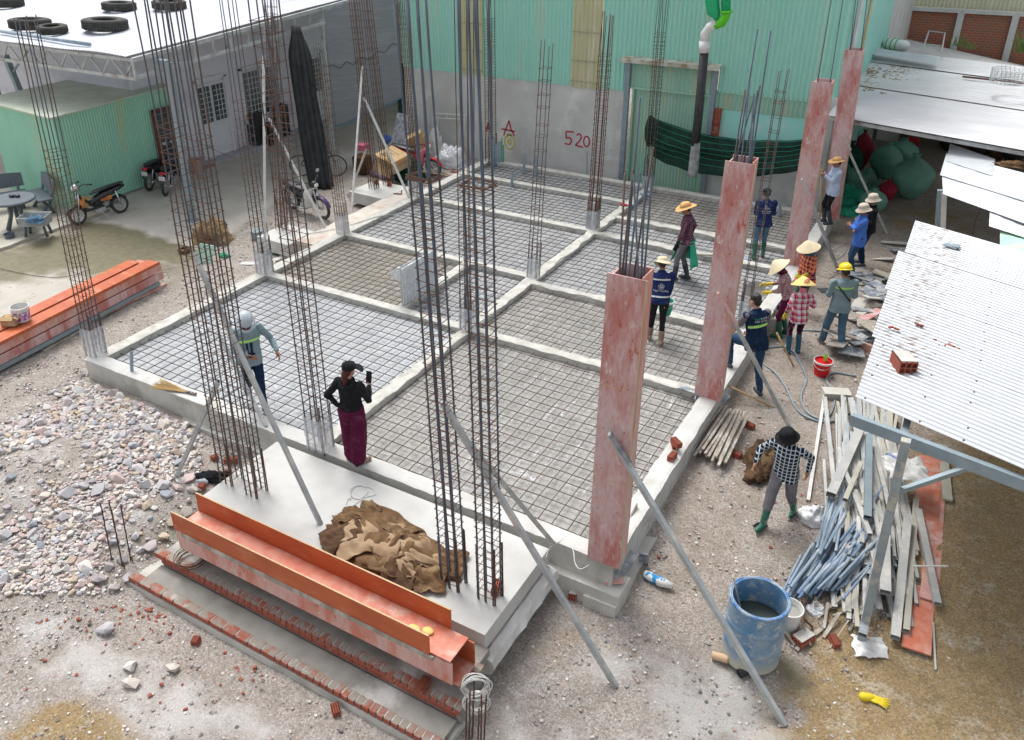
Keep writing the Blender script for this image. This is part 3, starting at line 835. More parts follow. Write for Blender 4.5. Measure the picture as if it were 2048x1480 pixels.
# pads and strip on the left side
mb = MB()
def fn(u, v):
    y = 5.75+4.4*v; xl = -.62-.06*noise.noise(V((0, y*2, 3)))-.25*ss((6.3-y)/.5)
    x = xl+(-.13-xl)*u; return V((x, y, -.012+.01*noise.noise(V((x*4, y*4, 1)))))
mb.slab(fn, 10, 60, .3)
struct('side_path', mb, M('side_strip', (.62, .58, .52), (.52, .47, .41), 3, .35, .65, c3=(.5, .34, .27), s3=1.6, lo3=.58, hi3=.72, rough=.9, bs=.3))
padm = CO['conc_white']
for (cx, cy, sx, sy, zt, lb) in ((-1.12, 5.98, 1.0, .95, -.03, 'low concrete pad beside the white moped'), (-1.15, 9.55, 1.15, 1.1, .0, 'concrete pad with grey side below the cardboard boxes')):
    mb = MB(); mb.box((cx, cy, zt-.15), (sx, sy, .3), Matrix.Rotation(-.05, 3, 'Z'))
    T('concrete_pad', mb, padm, lb, 'concrete pad', bevel=.01)
# ---------------------------------------------------------------- corrugated sheet
def corr(mb, P00, P10, P01, P11, pitch=.1, amp=.012, trap=False, nv=4, along=None, sag=0, jag=0, nrm=None):
    """waves run along the v direction (P00->P01); u direction (P00->P10) is cut by the waves"""
    P00, P10, P01, P11 = V(P00), V(P10), V(P01), V(P11)
    L = (P10-P00).length; nw = max(1, round(L/pitch))
    if trap: ts = [0, .3, .42, .78, .9]; hs_ = [0, 0, 1, 1, 0]
    else: ts = [0, 1/6, 2/6, .5, 4/6, 5/6]; hs_ = [math.sin(2*PI*t) for t in ts]
    us = []; h = []
    for i in range(nw):
        for t, q in zip(ts, hs_): us.append((i+t)/nw); h.append(q)
    us.append(1); h.append(hs_[0])
    N = (P10-P00).cross(P01-P00).normalized() if nrm is None else V(nrm)
    vs = []
    for j in range(nv+1):
        v = j/nv
        for u, q in zip(us, h):
            p = (P00*(1-u)+P10*u)*(1-v)+(P01*(1-u)+P11*u)*v
            p = p+N*(amp*q)
            if sag: p = p+V((0, 0, sag*noise.noise(V((u*6, v*3, 1)))))
            if jag and j in (0,): p = p-(P01-P00).normalized()*(jag*(int(u*nw/9) % 3))
            vs.append(p)
    n = len(us)
    mb.add(vs, [(j*n+i, j*n+i+1, (j+1)*n+i+1, (j+1)*n+i) for j in range(nv) for i in range(n-1)])
    return mb
def planebox(mb, a, b_, t=.02):
    pass
# ---------------------------------------------------------------- warehouse behind
WY = 14.25
wh = thing('warehouse', 'large green corrugated warehouse on a grey concrete wall behind the slab', 'warehouse', (3, WY, -.45))
mb = MB()
def fn(u, v): return V((-3.55+7.28*u, WY, -.6+2.76*v))
mb.slab(fn, 40, 12, .2, (0, 1, 0))
wallm = M('stained_wall', (.60, .60, .575), (.49, .49, .465), 1.1, .35, .65, c3=(.70, .70, .67), s3=.9, lo3=.52, hi3=.66, rough=.9, bs=.25, bscale=20)
obj('concrete_wall', mb, wallm, wh, world=True)
TOPZ = 8.5
def clad(name, x0, x1, z0, m_, y=WY-.03, lab=None, z1=TOPZ, pitch=.118):
    mb = MB(); corr(mb, (x0, y, z0), (x1, y, z0), (x0, y, z1), (x1, y, z1), pitch, .02, False, 3, nrm=(0, -1, 0))
    o = obj(name, mb, CO[m_], wh, world=True)
    if lab: o['label'] = lab
    return o
clad('cladding', -3.55, -1.47, 2.16, 'greenclad')
clad('translucent_panel', -1.47, -.70, 2.14, 'yellowclad', WY-.045, 'yellowed translucent panel left of the middle')
clad('cladding', -.70, 2.12, 2.15, 'greenclad')
clad('translucent_panel', 2.12, 2.98, 2.13, 'yellowclad', WY-.045, 'yellowed translucent panel by the gate')
clad('cladding', 2.98, 3.86, 2.16, 'greenclad')
clad('cladding', 3.86, 6.2, 3.04, 'greenclad')
clad('cladding', 6.2, 9.05, 2.38, 'greenclad')
clad('skirt_sheet', 6.15, 8.62, 1.98, 'greenclad2', WY-.012, None, 2.44)
# purlin rows of screws on the yellow panels
for x0, x1 in ((-1.47, -.70), (2.12, 2.98)):
    for z in (2.3, 2.85, 3.6):
        mb = MB(); mb.box(((x0+x1)/2, WY-.075, z), (x1-x0, .012, .03)); obj('lap_strip', mb, M('strip', (.42, .40, .28)), wh, world=True)
# gate
mb = MB(); corr(mb, (3.86, WY-.02, 2.3), (6.08, WY-.02, 2.3), (3.86, WY-.02, 3.02), (6.08, WY-.02, 3.02), .118, .016, nrm=(0, -1, 0))
obj('gate_lintel_sheet', mb, CO['greenclad2'], wh, world=True)
mb = MB(); corr(mb, (3.92, WY+.05, -.45), (6.0, WY+.05, -.45), (3.92, WY+.05, 2.28), (6.0, WY+.05, 2.28), .09, .012, nrm=(0, -1, 0))
g_ = obj('gate', mb, CO['greenclad2'], wh, world=True)
mb = MB(); mb.box((4.95, WY-.04, 2.28), (2.2, .06, .05)); mb.box((3.96, WY-.03, .9), (.05, .05, 2.7)); mb.box((6.0, WY-.03, .9), (.05, .05, 2.7)); obj('gate_frame', mb, CO['greenclad2'], g_, world=True)
for x in (3.80, 6.12):
    mb = MB(); mb.box((x, WY-.09, 1.28), (.13, .12, 3.46)); obj('gate_post', mb, CO['bluesteel'], wh, world=True)
mb = MB(); mb.box((4.95, WY-.14, 3.06), (2.62, .34, .03), Matrix.Rotation(.12, 3, 'X')); mb.box((4.95, WY-.30, 3.01), (2.62, .02, .1))
obj('gate_canopy', mb, M('old_white_strip', (.55, .55, .5), (.42, .40, .34), 5, c3=(.3, .22, .12), s3=4), wh, world=True, bevel=.004)
# right of the gate
mb = MB(); mb.box((7.6, WY+.08, .1), (2.95, .16, 1.45)); obj('plaster_wall', mb, CO['plaster'], wh, world=True)
mb = MB(); mb.box((7.38, WY+.06, 1.44), (2.35, .1, 1.25)); obj('turquoise_infill', mb, CO['turqbright'], wh, world=True)
mb = MB(); mb.box((6.27, WY-.0, 1.5), (.17, .2, 1.0), None, .01)
for i in range(4): mb.box((6.27, WY-.1, 1.25+.14*i), (.15, .03, .1), None, .01)
obj('broken_brick_jamb', mb, CO['brick'], wh, world=True)
mb = MB(); mb.box((8.85, WY+.0, 1.0), (.55, .22, 3.1)); obj('corner_pier', mb, CO['plaster'], wh, world=True)
# side wall of the warehouse going back
mb = MB(); mb.box((9.08, 17.6, 3.9), (.14, 6.7, 9.2)); obj('side_wall', mb, CO['turq'], wh, world=True)
mb = MB(); mb.box((9.16, 14.55, 3.9), (.06, .45, 9.0)); obj('bare_plaster_strip', mb, CO['plaster'], wh, world=True)
mb = MB(); mb.box((9.17, 16.0, 3.9), (.05, .22, 9.0)); obj('ochre_strip', mb, M('ochre_stain', (.55, .38, .17), (.45, .42, .28), 3), wh, world=True)
mb = MB(); mb.box((9.08, 24, 3.9), (.14, 6, 9.2)); obj('rear_wall', mb, CO['plaster'], wh, world=True)
# graffiti sprayed on the wall
def stroke(mb, pts, r, y): mb.tube([V((x, y, z)) for x, z in pts], r, 6)
def graf(name, strokes, m_, lab):
    mb = MB()
    for s_ in strokes: 
        pts = [V((x, WY-.002, z)) for x, z in s_]
        # flat ribbon of paint
        for a, b_ in zip(pts, pts[1:]): mb.bar(a, b_, .045, .006, (0, 1, 0))
    o = obj(name, mb, CO[m_], wh, world=True); o['label'] = lab
graf('sprayed_letter', [[(-.02, .46), (.02, .60), (.16, .93), (.22, .70), (.34, .50)], [(-.10, .66), (.36, .63)]], 'paint_red', 'letter A sprayed in red on the concrete wall')
cir = [(.18+.17*math.sin(t), .30+.22*math.cos(t)) for t in np.linspace(0, 6.4, 20)]
cir2 = [(.18+.06*math.sin(t), .30+.07*math.cos(t)) for t in np.linspace(0, 6.4, 12)]
graf('sprayed_circle', [cir, cir2, [(.1, .42), (.14, .54)], [(.24, .42), (.22, .54)]], 'paint_yellow', 'yellow circle sprayed round a small ring')
graf('sprayed_number', [[(2.26, .86), (2.02, .85), (2.02, .66), (2.14, .69), (2.2, .6), (2.14, .48), (1.98, .5)],
     [(2.34, .78), (2.44, .84), (2.50, .76), (2.44, .62), (2.32, .49), (2.56, .46)],
     [(2.66+.09*math.sin(t), .64+.15*math.cos(t)) for t in np.linspace(0, 6.3, 14)]], 'paint_red', 'number 520 sprayed in red')
graf('sprayed_mark', [[(-.62, .5), (-.55, .8), (-.5, .55)], [(-.64, .62), (-.46, .6)]], 'paint_red', 'small red sprayed mark behind the cage')
mb = MB(); mb.box((2.8, 19.3, 8.5), (12.6, 10.2, .08)); obj('roof', mb, CO['roofwhite'], wh, world=True)

# exhaust duct on the front of the warehouse
du = thing('exhaust_duct', 'black and green exhaust pipe hanging down the front of the warehouse', 'duct', (5.8, 13.9, .3))
dy = 12.75
P = lambda x, y: aty(x, y, dy)
mb = MB(); mb.tube([P(1409, 100), P(1396, 240), P(1390, 290)], .105, 16); obj('black_pipe', mb, CO['black'], du, world=True, smooth=True)
mb = MB(); mb.tube([P(1392, 285), P(1386, 345), P(1384, 352)], [.105, .125, .125], 16); obj('dusty_end', mb, M('dusty_black', (.30, .31, .30), (.16, .17, .17), 5), du, world=True, smooth=True)
mb = MB(); mb.tube([P(1408, 105), P(1409, 82)], .125, 16); mb.tube([P(1409, 84), P(1410, 68), P(1420, 54), P(1434, 46)], .105, 16); obj('white_elbow', mb, CO['white'], du, world=True, smooth=True)
mb = MB(); mb.tube([P(1430, 50), P(1444, 45), P(1452, 30), P(1453, 22)], .105, 16); mb.tube([P(1453, 26), P(1453, 21)], .14, 16); obj('green_elbow', mb, M('bright_green', (.12, .62, .02), rough=.35), du, world=True, smooth=True)
gp = M('duct_green', (.02, .45, .20), (.02, .40, .17), rough=.35)
mb = MB(); mb.tube([P(1452, 22), P(1452, -60), P(1452, -130)], .105, 16); obj('green_riser', mb, gp, du, world=True, smooth=True)
mb = MB(); mb.tube([P(1436, 38), P(1427, 24), P(1424, 0), P(1423, -80)], [.05, .15, .16, .16], 16); obj('green_drum', mb, gp, du, world=True, smooth=True)

# ---------------------------------------------------------------- house on the left
hz_ = lambda y: 3.72+.055*(y-5.6)
ho = thing('house', 'lilac grey house with white doors and barred windows behind the yard', 'house', (-8.4, 12, -.4))
HX = -8.15
mb = MB(); mb.box((HX-.12, 14.6, 1.6), (.24, 13.4, 4.2)); obj('front_wall', mb, CO['lilac'], ho, world=True)
mb = MB(); mb.box((HX-3.3, 7.9+.1, 1.6), (6.3, .2, 4.2)); obj('end_wall', mb, CO['lilac'], ho, world=True)
mb = MB(); mb.box((HX+.25, 13.6, -.37), (.5, 10, .12)); obj('doorstep', mb, M('step_plaster', (.42, .42, .46)), ho, world=True)
def barred(parent, y0, y1, z0, z1, nvb, nhb, x):
    mb = MB(); mb.box((x, (y0+y1)/2, (z0+z1)/2), (.02, y1-y0, z1-z0)); g_ = obj('pane', mb, CO['glassdark'], parent, world=True)
    mb = MB()
    for i in range(1, nvb): mb.box((x+.03, y0+(y1-y0)*i/nvb, (z0+z1)/2), (.014, .016, z1-z0))
    for i in range(1, nhb): mb.box((x+.045, (y0+y1)/2, z0+(z1-z0)*i/nhb), (.012, y1-y0, .016))
    obj('bars', mb, CO['whitepaint'], parent, world=True)
def hdoor(y0, y1, top=1.9, lab=None):
    x = HX+.02
    mb = MB(); mb.box((x, (y0+y1)/2, (top-.3)/2-.02), (.06, y1-y0, top+.3))
    d = obj('door', mb, CO['whitepaint'], ho, world=True)
    if lab: d['label'] = lab
    mb = MB()
    for a in (y0-.05, y1+.05): mb.box((x+.03, a, top/2-.12), (.1, .1, top+.5))
    mb.box((x+.03, (y0+y1)/2, top+.12), (.1, y1-y0+.2, .1)); obj('frame', mb, CO['whitepaint'], d, world=True)
    for a in (0, 1):
        w_ = (y1-y0)/2; ya = y0+a*w_+.06; yb = ya+w_-.12
        barred(d, ya, yb, .75, top-.1, 3, 7, x+.04)
    mb = MB(); mb.box((x+.05, (y0+y1)/2, .2), (.04, (y1-y0)*.6, .5)); mb.box((x+.04, (y0+y1)/2, (top-.3)/2), (.012, .02, top)); obj('lower_panel', mb, CO['whitepaint'], d, world=True, bevel=.01)
hdoor(10.0, 11.1, 1.92, 'white double door with barred panes nearest the shed')
hdoor(14.55, 15.6, 1.95, 'white double door behind the black curtain')
for (ya, yb) in ((11.95, 12.55), (12.75, 13.35)):
    mb = MB(); mb.box((HX+.02, (ya+yb)/2, 1.25), (.06, yb-ya+.1, 1.5)); f = obj('window', mb, CO['whitepaint'], ho, world=True)
    barred(f, ya, yb, .56, 1.94, 4, 8, HX+.06)
mb = MB(); mb.box((HX+.03, 12.65, 2.08), (.12, 1.75, .09)); mb.box((HX+.03, 12.65, .42), (.14, 1.75, .08)); mb.box((HX+.03, 11.82, 1.25), (.12, .09, 1.7)); mb.box((HX+.03, 13.48, 1.25), (.12, .09, 1.7)); obj('window_surround', mb, CO['whitepaint'], ho, world=True)
mb = MB(); mb.ell((HX+.08, 11.5, 2.75), (.09, .07, .1)); obj('wall_lamp', mb, CO['whitepaint'], ho, world=True, smooth=True)
mb = MB(); mb.box((-6, 22, 1.8), (6, .2, 4.6)); obj('rear_wall', mb, CO['greendark'], ho, world=True)
# canopy roof with trusses and posts
cn = thing('canopy_roof', 'white corrugated canopy roof weighted with old tyres over the yard', 'roof', (-8, 12, 3.7))
EX = -5.08
RX = lambda x, y: V((x, y, hz_(y)))
mb = MB(); corr(mb, RX(-17.5, 5.55), RX(EX, 5.55), RX(-17.5, 25), RX(EX, 25), .095, .012, nv=10, sag=.05)
obj('roof_sheet', mb, M('canopy_sheet', (.62, .65, .71), (.55, .58, .63), 1.5, .3, .7, c3=(.40, .40, .40), s3=1.1, lo3=.62, hi3=.8, rough=.45, stretch=(1, .3, 1)), cn, world=True, smooth=True)
stl = M('grey_truss_paint', (.50, .52, .52), (.38, .39, .38), 5, c3=(.25, .16, .12), s3=5, lo3=.6, hi3=.7, rough=.5)
mb = MB()
a, b_ = V((EX+.12, 5.62, hz_(5.62)-.09)), V((EX+.12, 24, hz_(24)-.09))
mb.bar(a, b_, .06, .1); lo_a, lo_b = a-V((0, 0, .4)), b_-V((0, 0, .4)); mb.bar(lo_a, lo_b, .06, .08)
n = 30
for i in range(n+1):
    p = a.lerp(b_, i/n); mb.bar(p, p-V((0, 0, .4)), .045, .045, (0, 1, 0))
obj('side_truss', mb, stl, cn, world=True)
mb = MB()
a, b_ = V((EX+.1, 5.66, hz_(5.62)-.1)), V((-17, 5.66, hz_(5.62)-.1)); mb.bar(a, b_, .06, .08); c_, d_ = a-V((0, 0, .42)), b_-V((0, 0, .42)); mb.bar(c_, d_, .06, .08)
for i in range(30):
    p = a.lerp(b_, i/30); q = a.lerp(b_, (i+1)/30); mb.bar(p-V((0, 0, .42)) if i % 2 else p, q if i % 2 else q-V((0, 0, .42)), .035, .035)
obj('front_truss', mb, stl, cn, world=True)
mb = MB()
for i in range(7):
    y = 6.6+2.6*i; mb.bar((EX+.1, y, hz_(y)-.12), (-17, y, hz_(y)-.12), .06, .1)
obj('purlins', mb, stl, cn, world=True)
B = atg(386, 441); tp = above(B, 336, 125)
mb = MB(); mb.box(((B.x+EX)/2-.05, (B.y+tp.y)/2, 0), (.01, .01, .01)); 
mb = MB(); mb.bar(B, tp, .13, .13, (0, 1, 0)); mb.bar(B, B+V((0, 0, .02)), .3, .3, (0, 1, 0)); mb.bar(tp, V((EX+.12, tp.y, tp.z)), .1, .1)
obj('post', mb, CO['bluesteel'], cn, world=True)
B2 = V((-5.0, 12.3, -.4)); mb = MB(); mb.bar(B2, B2+V((0, 0, 4.1)), .1, .1, (0, 1, 0)); obj('post', mb, stl, cn, world=True)
B3 = at(98, 325, -.33); t3 = above(B3, 10, 110); mb = MB(); mb.bar(B3, t3, .15, .15, (0, 1, 0)); mb.bar(above(B3, 22, 150), above(B3+V((.6, 0, 0)), 55, 102), .05, .05); obj('post', mb, CO['bluesteel'], cn, world=True)

# tyres on the roof: centre pixel, outer radius
def tyre(px, py, R, w, lab, tilt=(0, 0), extra=0):
    z = 3.8
    for _ in range(8): p = at(px, py, z); z = hz_(p.y)+w*.62+extra
    t = thing('tyre', lab, 'tyre', (p.x, p.y, p.z), 0, 'old tyres lying on the white roof')
    t.rotation_euler = (tilt[0]+.055, tilt[1], random.uniform(0, 3))
    mb = MB(); r2 = R*.56
    prof = [(r2, -w*.36), (r2*1.08, -w*.47), (R*.82, -w*.5), (R*.95, -w*.44), (R, -w*.3), (R, w*.3), (R*.95, w*.44), (R*.82, w*.5), (r2*1.08, w*.47), (r2, w*.36), (r2*1.1, w*.25), (R*.9, w*.2), (R*.9, -w*.2), (r2*1.1, -w*.25)]
    n = 44; vs = []; fs = []
    for r_, z_ in prof:
        for j in range(n): a = 2*PI*j/n; vs.append((r_*math.cos(a), r_*math.sin(a), z_))
    k = len(prof)
    for i in range(k):
        for j in range(n): fs.append((i*n+j, i*n+(j+1) % n, ((i+1) % k)*n+(j+1) % n, ((i+1) % k)*n+j))
    mb.add(vs, fs)
    for i in range(44):
        a = 2*PI*i/44
        for s_ in (-1, 1):
            mb.box((R*math.cos(a+.03*s_), R*math.sin(a+.03*s_), s_*w*.2), (.03, R*.09, w*.3), Matrix.Rotation(a, 3, 'Z'))
    obj('tread_and_wall', mb, CO['rubber'], t)
tyre(60, 47, .52, .27, 'large black tyre at the left edge of the white roof')
tyre(104, 58, .37, .2, 'small tyre overlapping the large tyre at the roof edge', extra=.02)
tyre(210, 48, .56, .28, 'largest worn tyre lying alone on the middle of the roof')
tyre(238, 12, .47, .24, 'black tyre behind the largest worn tyre')
tyre(338, 9, .47, .24, 'black tyre at the top by the near steel cages')
tyre(12, 3, .5, .26, 'tyre cut off by the top left corner of the picture')
bp = MB(); bp.tube([at(0, 62, 3.84), at(180, 89, 3.82)], .045, 10); T('blue_pipe', bp, CO['bluepipe'], 'blue pipe lying along the lower edge of the white roof', 'pipe', smooth=True)

# green shed under the canopy
sh = thing('shed', 'green corrugated shed with a beige flat roof under the white canopy', 'shed', (-9, 6.8, -.4))
A0 = at(148, 424, -.35); C1 = V((-7.62, 8.6, 0)); zr = 2.12
cA = V((A0.x, A0.y, -.33)); cB = V((-7.75, 8.75, -.33)); cC = V((-10.9, 5.35, -.33)); cD = V((-10.9, 8.85, -.33))
tA, tB, tC, tD = [V((p.x, p.y, zr+(.06 if p.y > 7 else 0))) for p in (cA, cB, cC, cD)]
mb = MB(); corr(mb, cA, cB, tA, tB, .085, .011, nrm=(1, 0, 0)); corr(mb, cC, cA, tC, tA, .085, .011, nrm=(0, -1, 0)); obj('wall_sheets', mb, CO['greenshed'], sh, world=True)
mb = MB(); mb.add([tA+V((.08, -.1, .02)), tB+V((.08, .1, .02)), tD+V((-.2, .1, .02)), tC+V((-.2, -.1, .02))]+[p for p in (tA+V((.08, -.1, -.02)), tB+V((.08, .1, -.02)), tD+V((-.2, .1, -.02)), tC+V((-.2, -.1, -.02)))], [(0, 1, 2, 3), (7, 6, 5, 4), (0, 4, 5, 1), (1, 5, 6, 2), (2, 6, 7, 3), (3, 7, 4, 0)])
obj('flat_roof', mb, M('shed_roof', (.55, .60, .50), (.48, .53, .42), 2, c3=(.6, .62, .55)), sh, world=True)
mb = MB(); mb.box((-7.66, 8.3, .75), (.04, .62, 1.75)); wd = obj('shutter', mb, M('shutter_dark', (.10, .10, .10), (.06, .06, .06), 8), sh, world=True)
mb = MB()
for y in (7.97, 8.63): mb.box((-7.63, y, .75), (.07, .05, 1.85))
mb.box((-7.63, 8.3, 1.65), (.07, .7, .05)); obj('shutter_frame', mb, M('rust_frame', (.20, .05, .04), (.14, .05, .04), 6), wd, world=True)
mb = MB()
for i in range(10): mb.box((-7.62, 8.3, 0+.17*i), (.03, .6, .02))
obj('slat', mb, M('slat_grey', (.2, .21, .2)), wd, world=True)
# dark green building further left and dark depth behind
dg = thing('green_hall', 'dark green corrugated hall behind the shed on the far left', 'hall', (-13.8, 8, -.4))
mb = MB(); corr(mb, (-24, 9.3, -.4), (-11.0, 9.3, -.4), (-24, 9.3, 3.6), (-11.0, 9.3, 3.6), .14, .02, nrm=(0, -1, 0)); obj('sheet_wall', mb, CO['greendark'], dg, world=True)
mb = MB(); mb.box((-10.2, 8.95, 1.9), (2.4, .12, 3.6)); obj('white_gable', mb, CO['whitepaint'], dg, world=True)
mb = MB(); mb.box((-17.4, 9.2, -.15), (13, .1, .3)); obj('sill', mb, CO['conc_dark'], dg, world=True)

# hanging tarpaulin and black curtain
ta = thing('tarpaulin', 'large grey shade cloth hanging from the canopy truss', 'tarpaulin', (-4.5, 13.2, .5))
TL, TR = V((-4.98, 12.35, 4.0)), V((-3.62, 14.15, 4.45)); BL_, BR_ = V((-4.98, 12.35, .52)), V((-3.62, 14.15, 1.25))
def fn(u, v):
    top = TL.lerp(TR, u); bot = BL_.lerp(BR_, u); p = bot.lerp(top, v)
    p = p+V((.045*math.sin(u*9+v*2)+.02*noise.noise(V((u*5, v*5, 0))), -.02*noise.noise(V((u*7, v*4, 3))), -.05*abs(math.sin(u*PI*6))*(v > .97)-.08*math.sin(u*PI)*(1-v)))
    return p
mb = MB(); mb.slab(fn, 60, 40, .004, (.6, -.6, 0))
obj('cloth', mb, M('grey_shade_cloth', (.28, .30, .315), (.235, .25, .265), 14, .3, .7, c3=(.33, .345, .36), s3=2, lo3=.5, hi3=.7, rough=.85, stretch=(.2, .2, 2), bs=.3, bscale=90), ta, world=True, smooth=True)
mb = MB(); mb.tube([fn(i/30, .0)+V((0, 0, -.01)) for i in range(31)], .014, 6); obj('blue_hem', mb, M('blue_hem', (.12, .32, .50)), ta, world=True)
mb = MB(); mb.tube([fn(i/30, .52+.02*math.sin(i))+V((.012, -.012, -.1*math.sin(i/30*PI))) for i in range(31)], .008, 5); obj('tie_rope', mb, CO['black'], ta, world=True)
cu = thing('curtain', 'black curtain gathered and tied at the top of the canopy post', 'curtain', (-4.2, 10.2, -.3))
ct = V((-4.72, 10.9, 3.72)); cb = atg(643, 372, .03)
mb = MB(); rings = []
for i in range(26):
    v = i/25; c_ = ct.lerp(cb, v); wdt = .13+.17*ss(v*5)+.06*v
    c_ = c_+V((-.06*math.sin(v*PI), 0, 0))
    rg = []
    for j in range(48):
        t = 2*PI*j/48; k = 1+.22*math.sin(t*9+v*2.2)+.08*math.sin(t*17+v*5)
        rg.append(c_+V((wdt*.95*k*math.cos(t), wdt*.62*k*math.sin(t), .03*math.sin(t*5)*(v > .95))))
    rings.append(rg)
mb.loft(rings); obj('cloth', mb, CO['net'], cu, world=True, smooth=True)
mb = MB(); mb.tube([ct+V((.1*math.cos(t), .1*math.sin(t), -.12)) for t in np.linspace(0, 6.28, 16)], .02, 6); obj('tie', mb, M('brown_tie', (.15, .07, .05)), cu, world=True)
# dark green rag net on the warehouse by the tarpaulin
mb = MB(); corr(mb, (-4.2, 14.7, -.4), (-3.5, 14.4, -.4), (-4.2, 14.7, 2.2), (-3.5, 14.4, 2.2), .1, .012, nrm=(0, -1, 0)); obj('side_sheet', mb, CO['greendark'], wh, world=True)

# ---------------------------------------------------------------- right hand side
# big white shed roof at the back right
sr = thing('open_shed', 'open fronted shed with a wide white roof and dark interior at back right', 'shed', (11.5, 16, -.4))
a0, a1 = at(1655, 232, 2.3), at(2048, 303, 2.3); d01 = (a1-a0); a1 = a0+d01*2.2
bk = V((.1, 6.3, .52))
secs = [(0, .10, .022), (.10, .42, .0), (.42, .55, .024), (.55, .78, .006), (.78, 1, .03)]
mb = MB()
rfm = M('shed_roof_white', (.60, .605, .615), (.53, .53, .54), 2.5, .3, .7, c3=(.70, .72, .74), s3=1.0, lo3=.5, hi3=.66, rough=.5, stretch=(.35, 1, 1))
for (v0, v1, dz) in secs:
    o_ = V((0, 0, dz))
    corr(mb, a0+bk*v0+o_, a0+bk*v1+o_, a1+bk*v0+o_, a1+bk*v1+o_, .11, .010, nv=8, nrm=(0, 0, 1))
obj('roof_sheets', mb, rfm, sr, world=True, smooth=False)
mb = MB(); mb.bar(a0+V((0, .12, -.07)), a1+V((0, .12, -.07)), .05, .08); mb.bar(a0+bk*.5+V((0, 0, -.1)), a1+bk*.5+V((0, 0, -.1)), .06, .1); obj('eave_beam', mb, stl, sr, world=True)
for t in (.02, .5, .99):
    mb = MB()
    p = a0.lerp(a1, t)+V((0, .2, 0)); mb.bar((p.x, p.y, -.4), (p.x, p.y, p.z-.05), .1, .1, (0, 1, 0))
    obj('post', mb, CO['conc_dark'], sr, world=True)
mb = MB(); mb.box((14.5, 24.0, .45), (11, .15, 1.7)); obj('back_wall', mb, CO['conc_dark'], sr, world=True)
mb = MB(); mb.box((20.2, 18.7, 1.0), (.15, 10, 3.2)); obj('side_wall', mb, CO['conc_dark'], sr, world=True)
mb = MB()
rs = random.Random(5)
for _ in range(420):
    u, v = rs.random(), rs.random(); p = at(1735+170*u, 112+42*v-18*u*(1), 2.95); p = V((p.x, p.y, a0.z+(p.y-a0.y)/6.3*.52+.03))
    if (u-.3)**2+(v-.4)**2 > .35*rs.random()+.1: continue
    mb.box(p, (.06, .03, .012), Matrix.Rotation(rs.uniform(0, 3), 3, 'Z'))
T('dry_leaves', mb, M('dry_leaf', (.40, .27, .10), (.3, .2, .08), 30), 'drift of dry brown leaves on the white shed roof', 'leaves', kind='stuff')
# second grey roof behind it, white sack and chute
gr_ = thing('low_roof', 'grey ribbed lean-to roof in front of the brick wall', 'roof', (11, 22, 2.5))
mb = MB(); q0, q1 = V((9.25, 19.9, 2.68)), V((16.5, 18.6, 2.45)); corr(mb, q0, V((9.2, 26.7, 2.12)), q1, V((16.5, 26.7, .95)), .18, .02, nv=4, nrm=(0, 0, 1)); obj('sheets', mb, CO['fibre'], gr_, world=True)
mb = MB(); mb.box((14, 25.8, .1), (9, .1, 1.2)); obj('support_wall', mb, CO['conc_dark'], gr_, world=True)
mb = MB(); pA, pB, pC, pD = at(1735, 93, 3.0), at(1875, 115, 2.98), at(1730, 106, 2.92), at(1870, 127, 2.9)
corr(mb, pC, pA, pD, pB, .09, .01, nrm=(0, 0, 1)); T('white_sheet_strip', mb, CO['roofwhite'], 'bright white sheet laid along the ridge of the shed roof', 'roof sheet')
# brick wall
bw = thing('brick_wall', 'red brick wall with concrete posts under a cream corrugated sheet fence', 'wall', (12, 27, 0))
brk, nt, b = base('old_bricks', .92, 0, .2)
tx = nt.nodes.new('ShaderNodeTexBrick'); co = coords(nt, (1, 1, 1)); sx_ = nt.nodes.new('ShaderNodeSeparateXYZ'); cx_ = nt.nodes.new('ShaderNodeCombineXYZ')
nt.links.new(co, sx_.inputs[0]); nt.links.new(sx_.outputs[0], cx_.inputs[0]); nt.links.new(sx_.outputs[2], cx_.inputs[1]); nt.links.new(cx_.outputs[0], tx.inputs[0])
tx.inputs['Scale'].default_value = 1; tx.inputs['Brick Width'].default_value = .2; tx.inputs['Row Height'].default_value = .085; tx.inputs['Mortar Size'].default_value = .007
tx.inputs['Color1'].default_value = (.40, .12, .06, 1); tx.inputs['Color2'].default_value = (.26, .12, .085, 1); tx.inputs['Mortar'].default_value = (.30, .26, .22, 1)
n_ = nz(nt, co, 2.5, 6, .7)
nt.links.new(mixc(nt, ramp(nt, n_, .5, .72), tx.outputs[0], (.23, .17, .13)), b.inputs['Base Color'])
mb = MB(); mb.box((15, 27.1, 1.1), (12.6, .15, 4.0)); obj('bricks', mb, brk, bw, world=True)
mb = MB(); mb.box((8.6, 27.05, 1.2), (.9, .3, 4.2)); obj('end_pier', mb, CO['plaster'], bw, world=True)
for i in range(6):
    x = 9.05+1.62*i
    mb = MB(); mb.box((x, 26.98, 1.1), (.2, .2, 4.05)); obj('concrete_post', mb, CO['plaster'], bw, world=True)
mb = MB(); mb.box((15, 27.0, 3.12), (13, .26, .12)); obj('coping', mb, CO['plaster'], bw, world=True)
mb = MB(); corr(mb, (8.2, 27.25, 3.1), (24, 27.25, 3.1), (8.2, 27.25, 8), (24, 27.25, 8), .13, .02, nrm=(0, -1, 0)); obj('cream_sheets', mb, CO['cream'], bw, world=True)

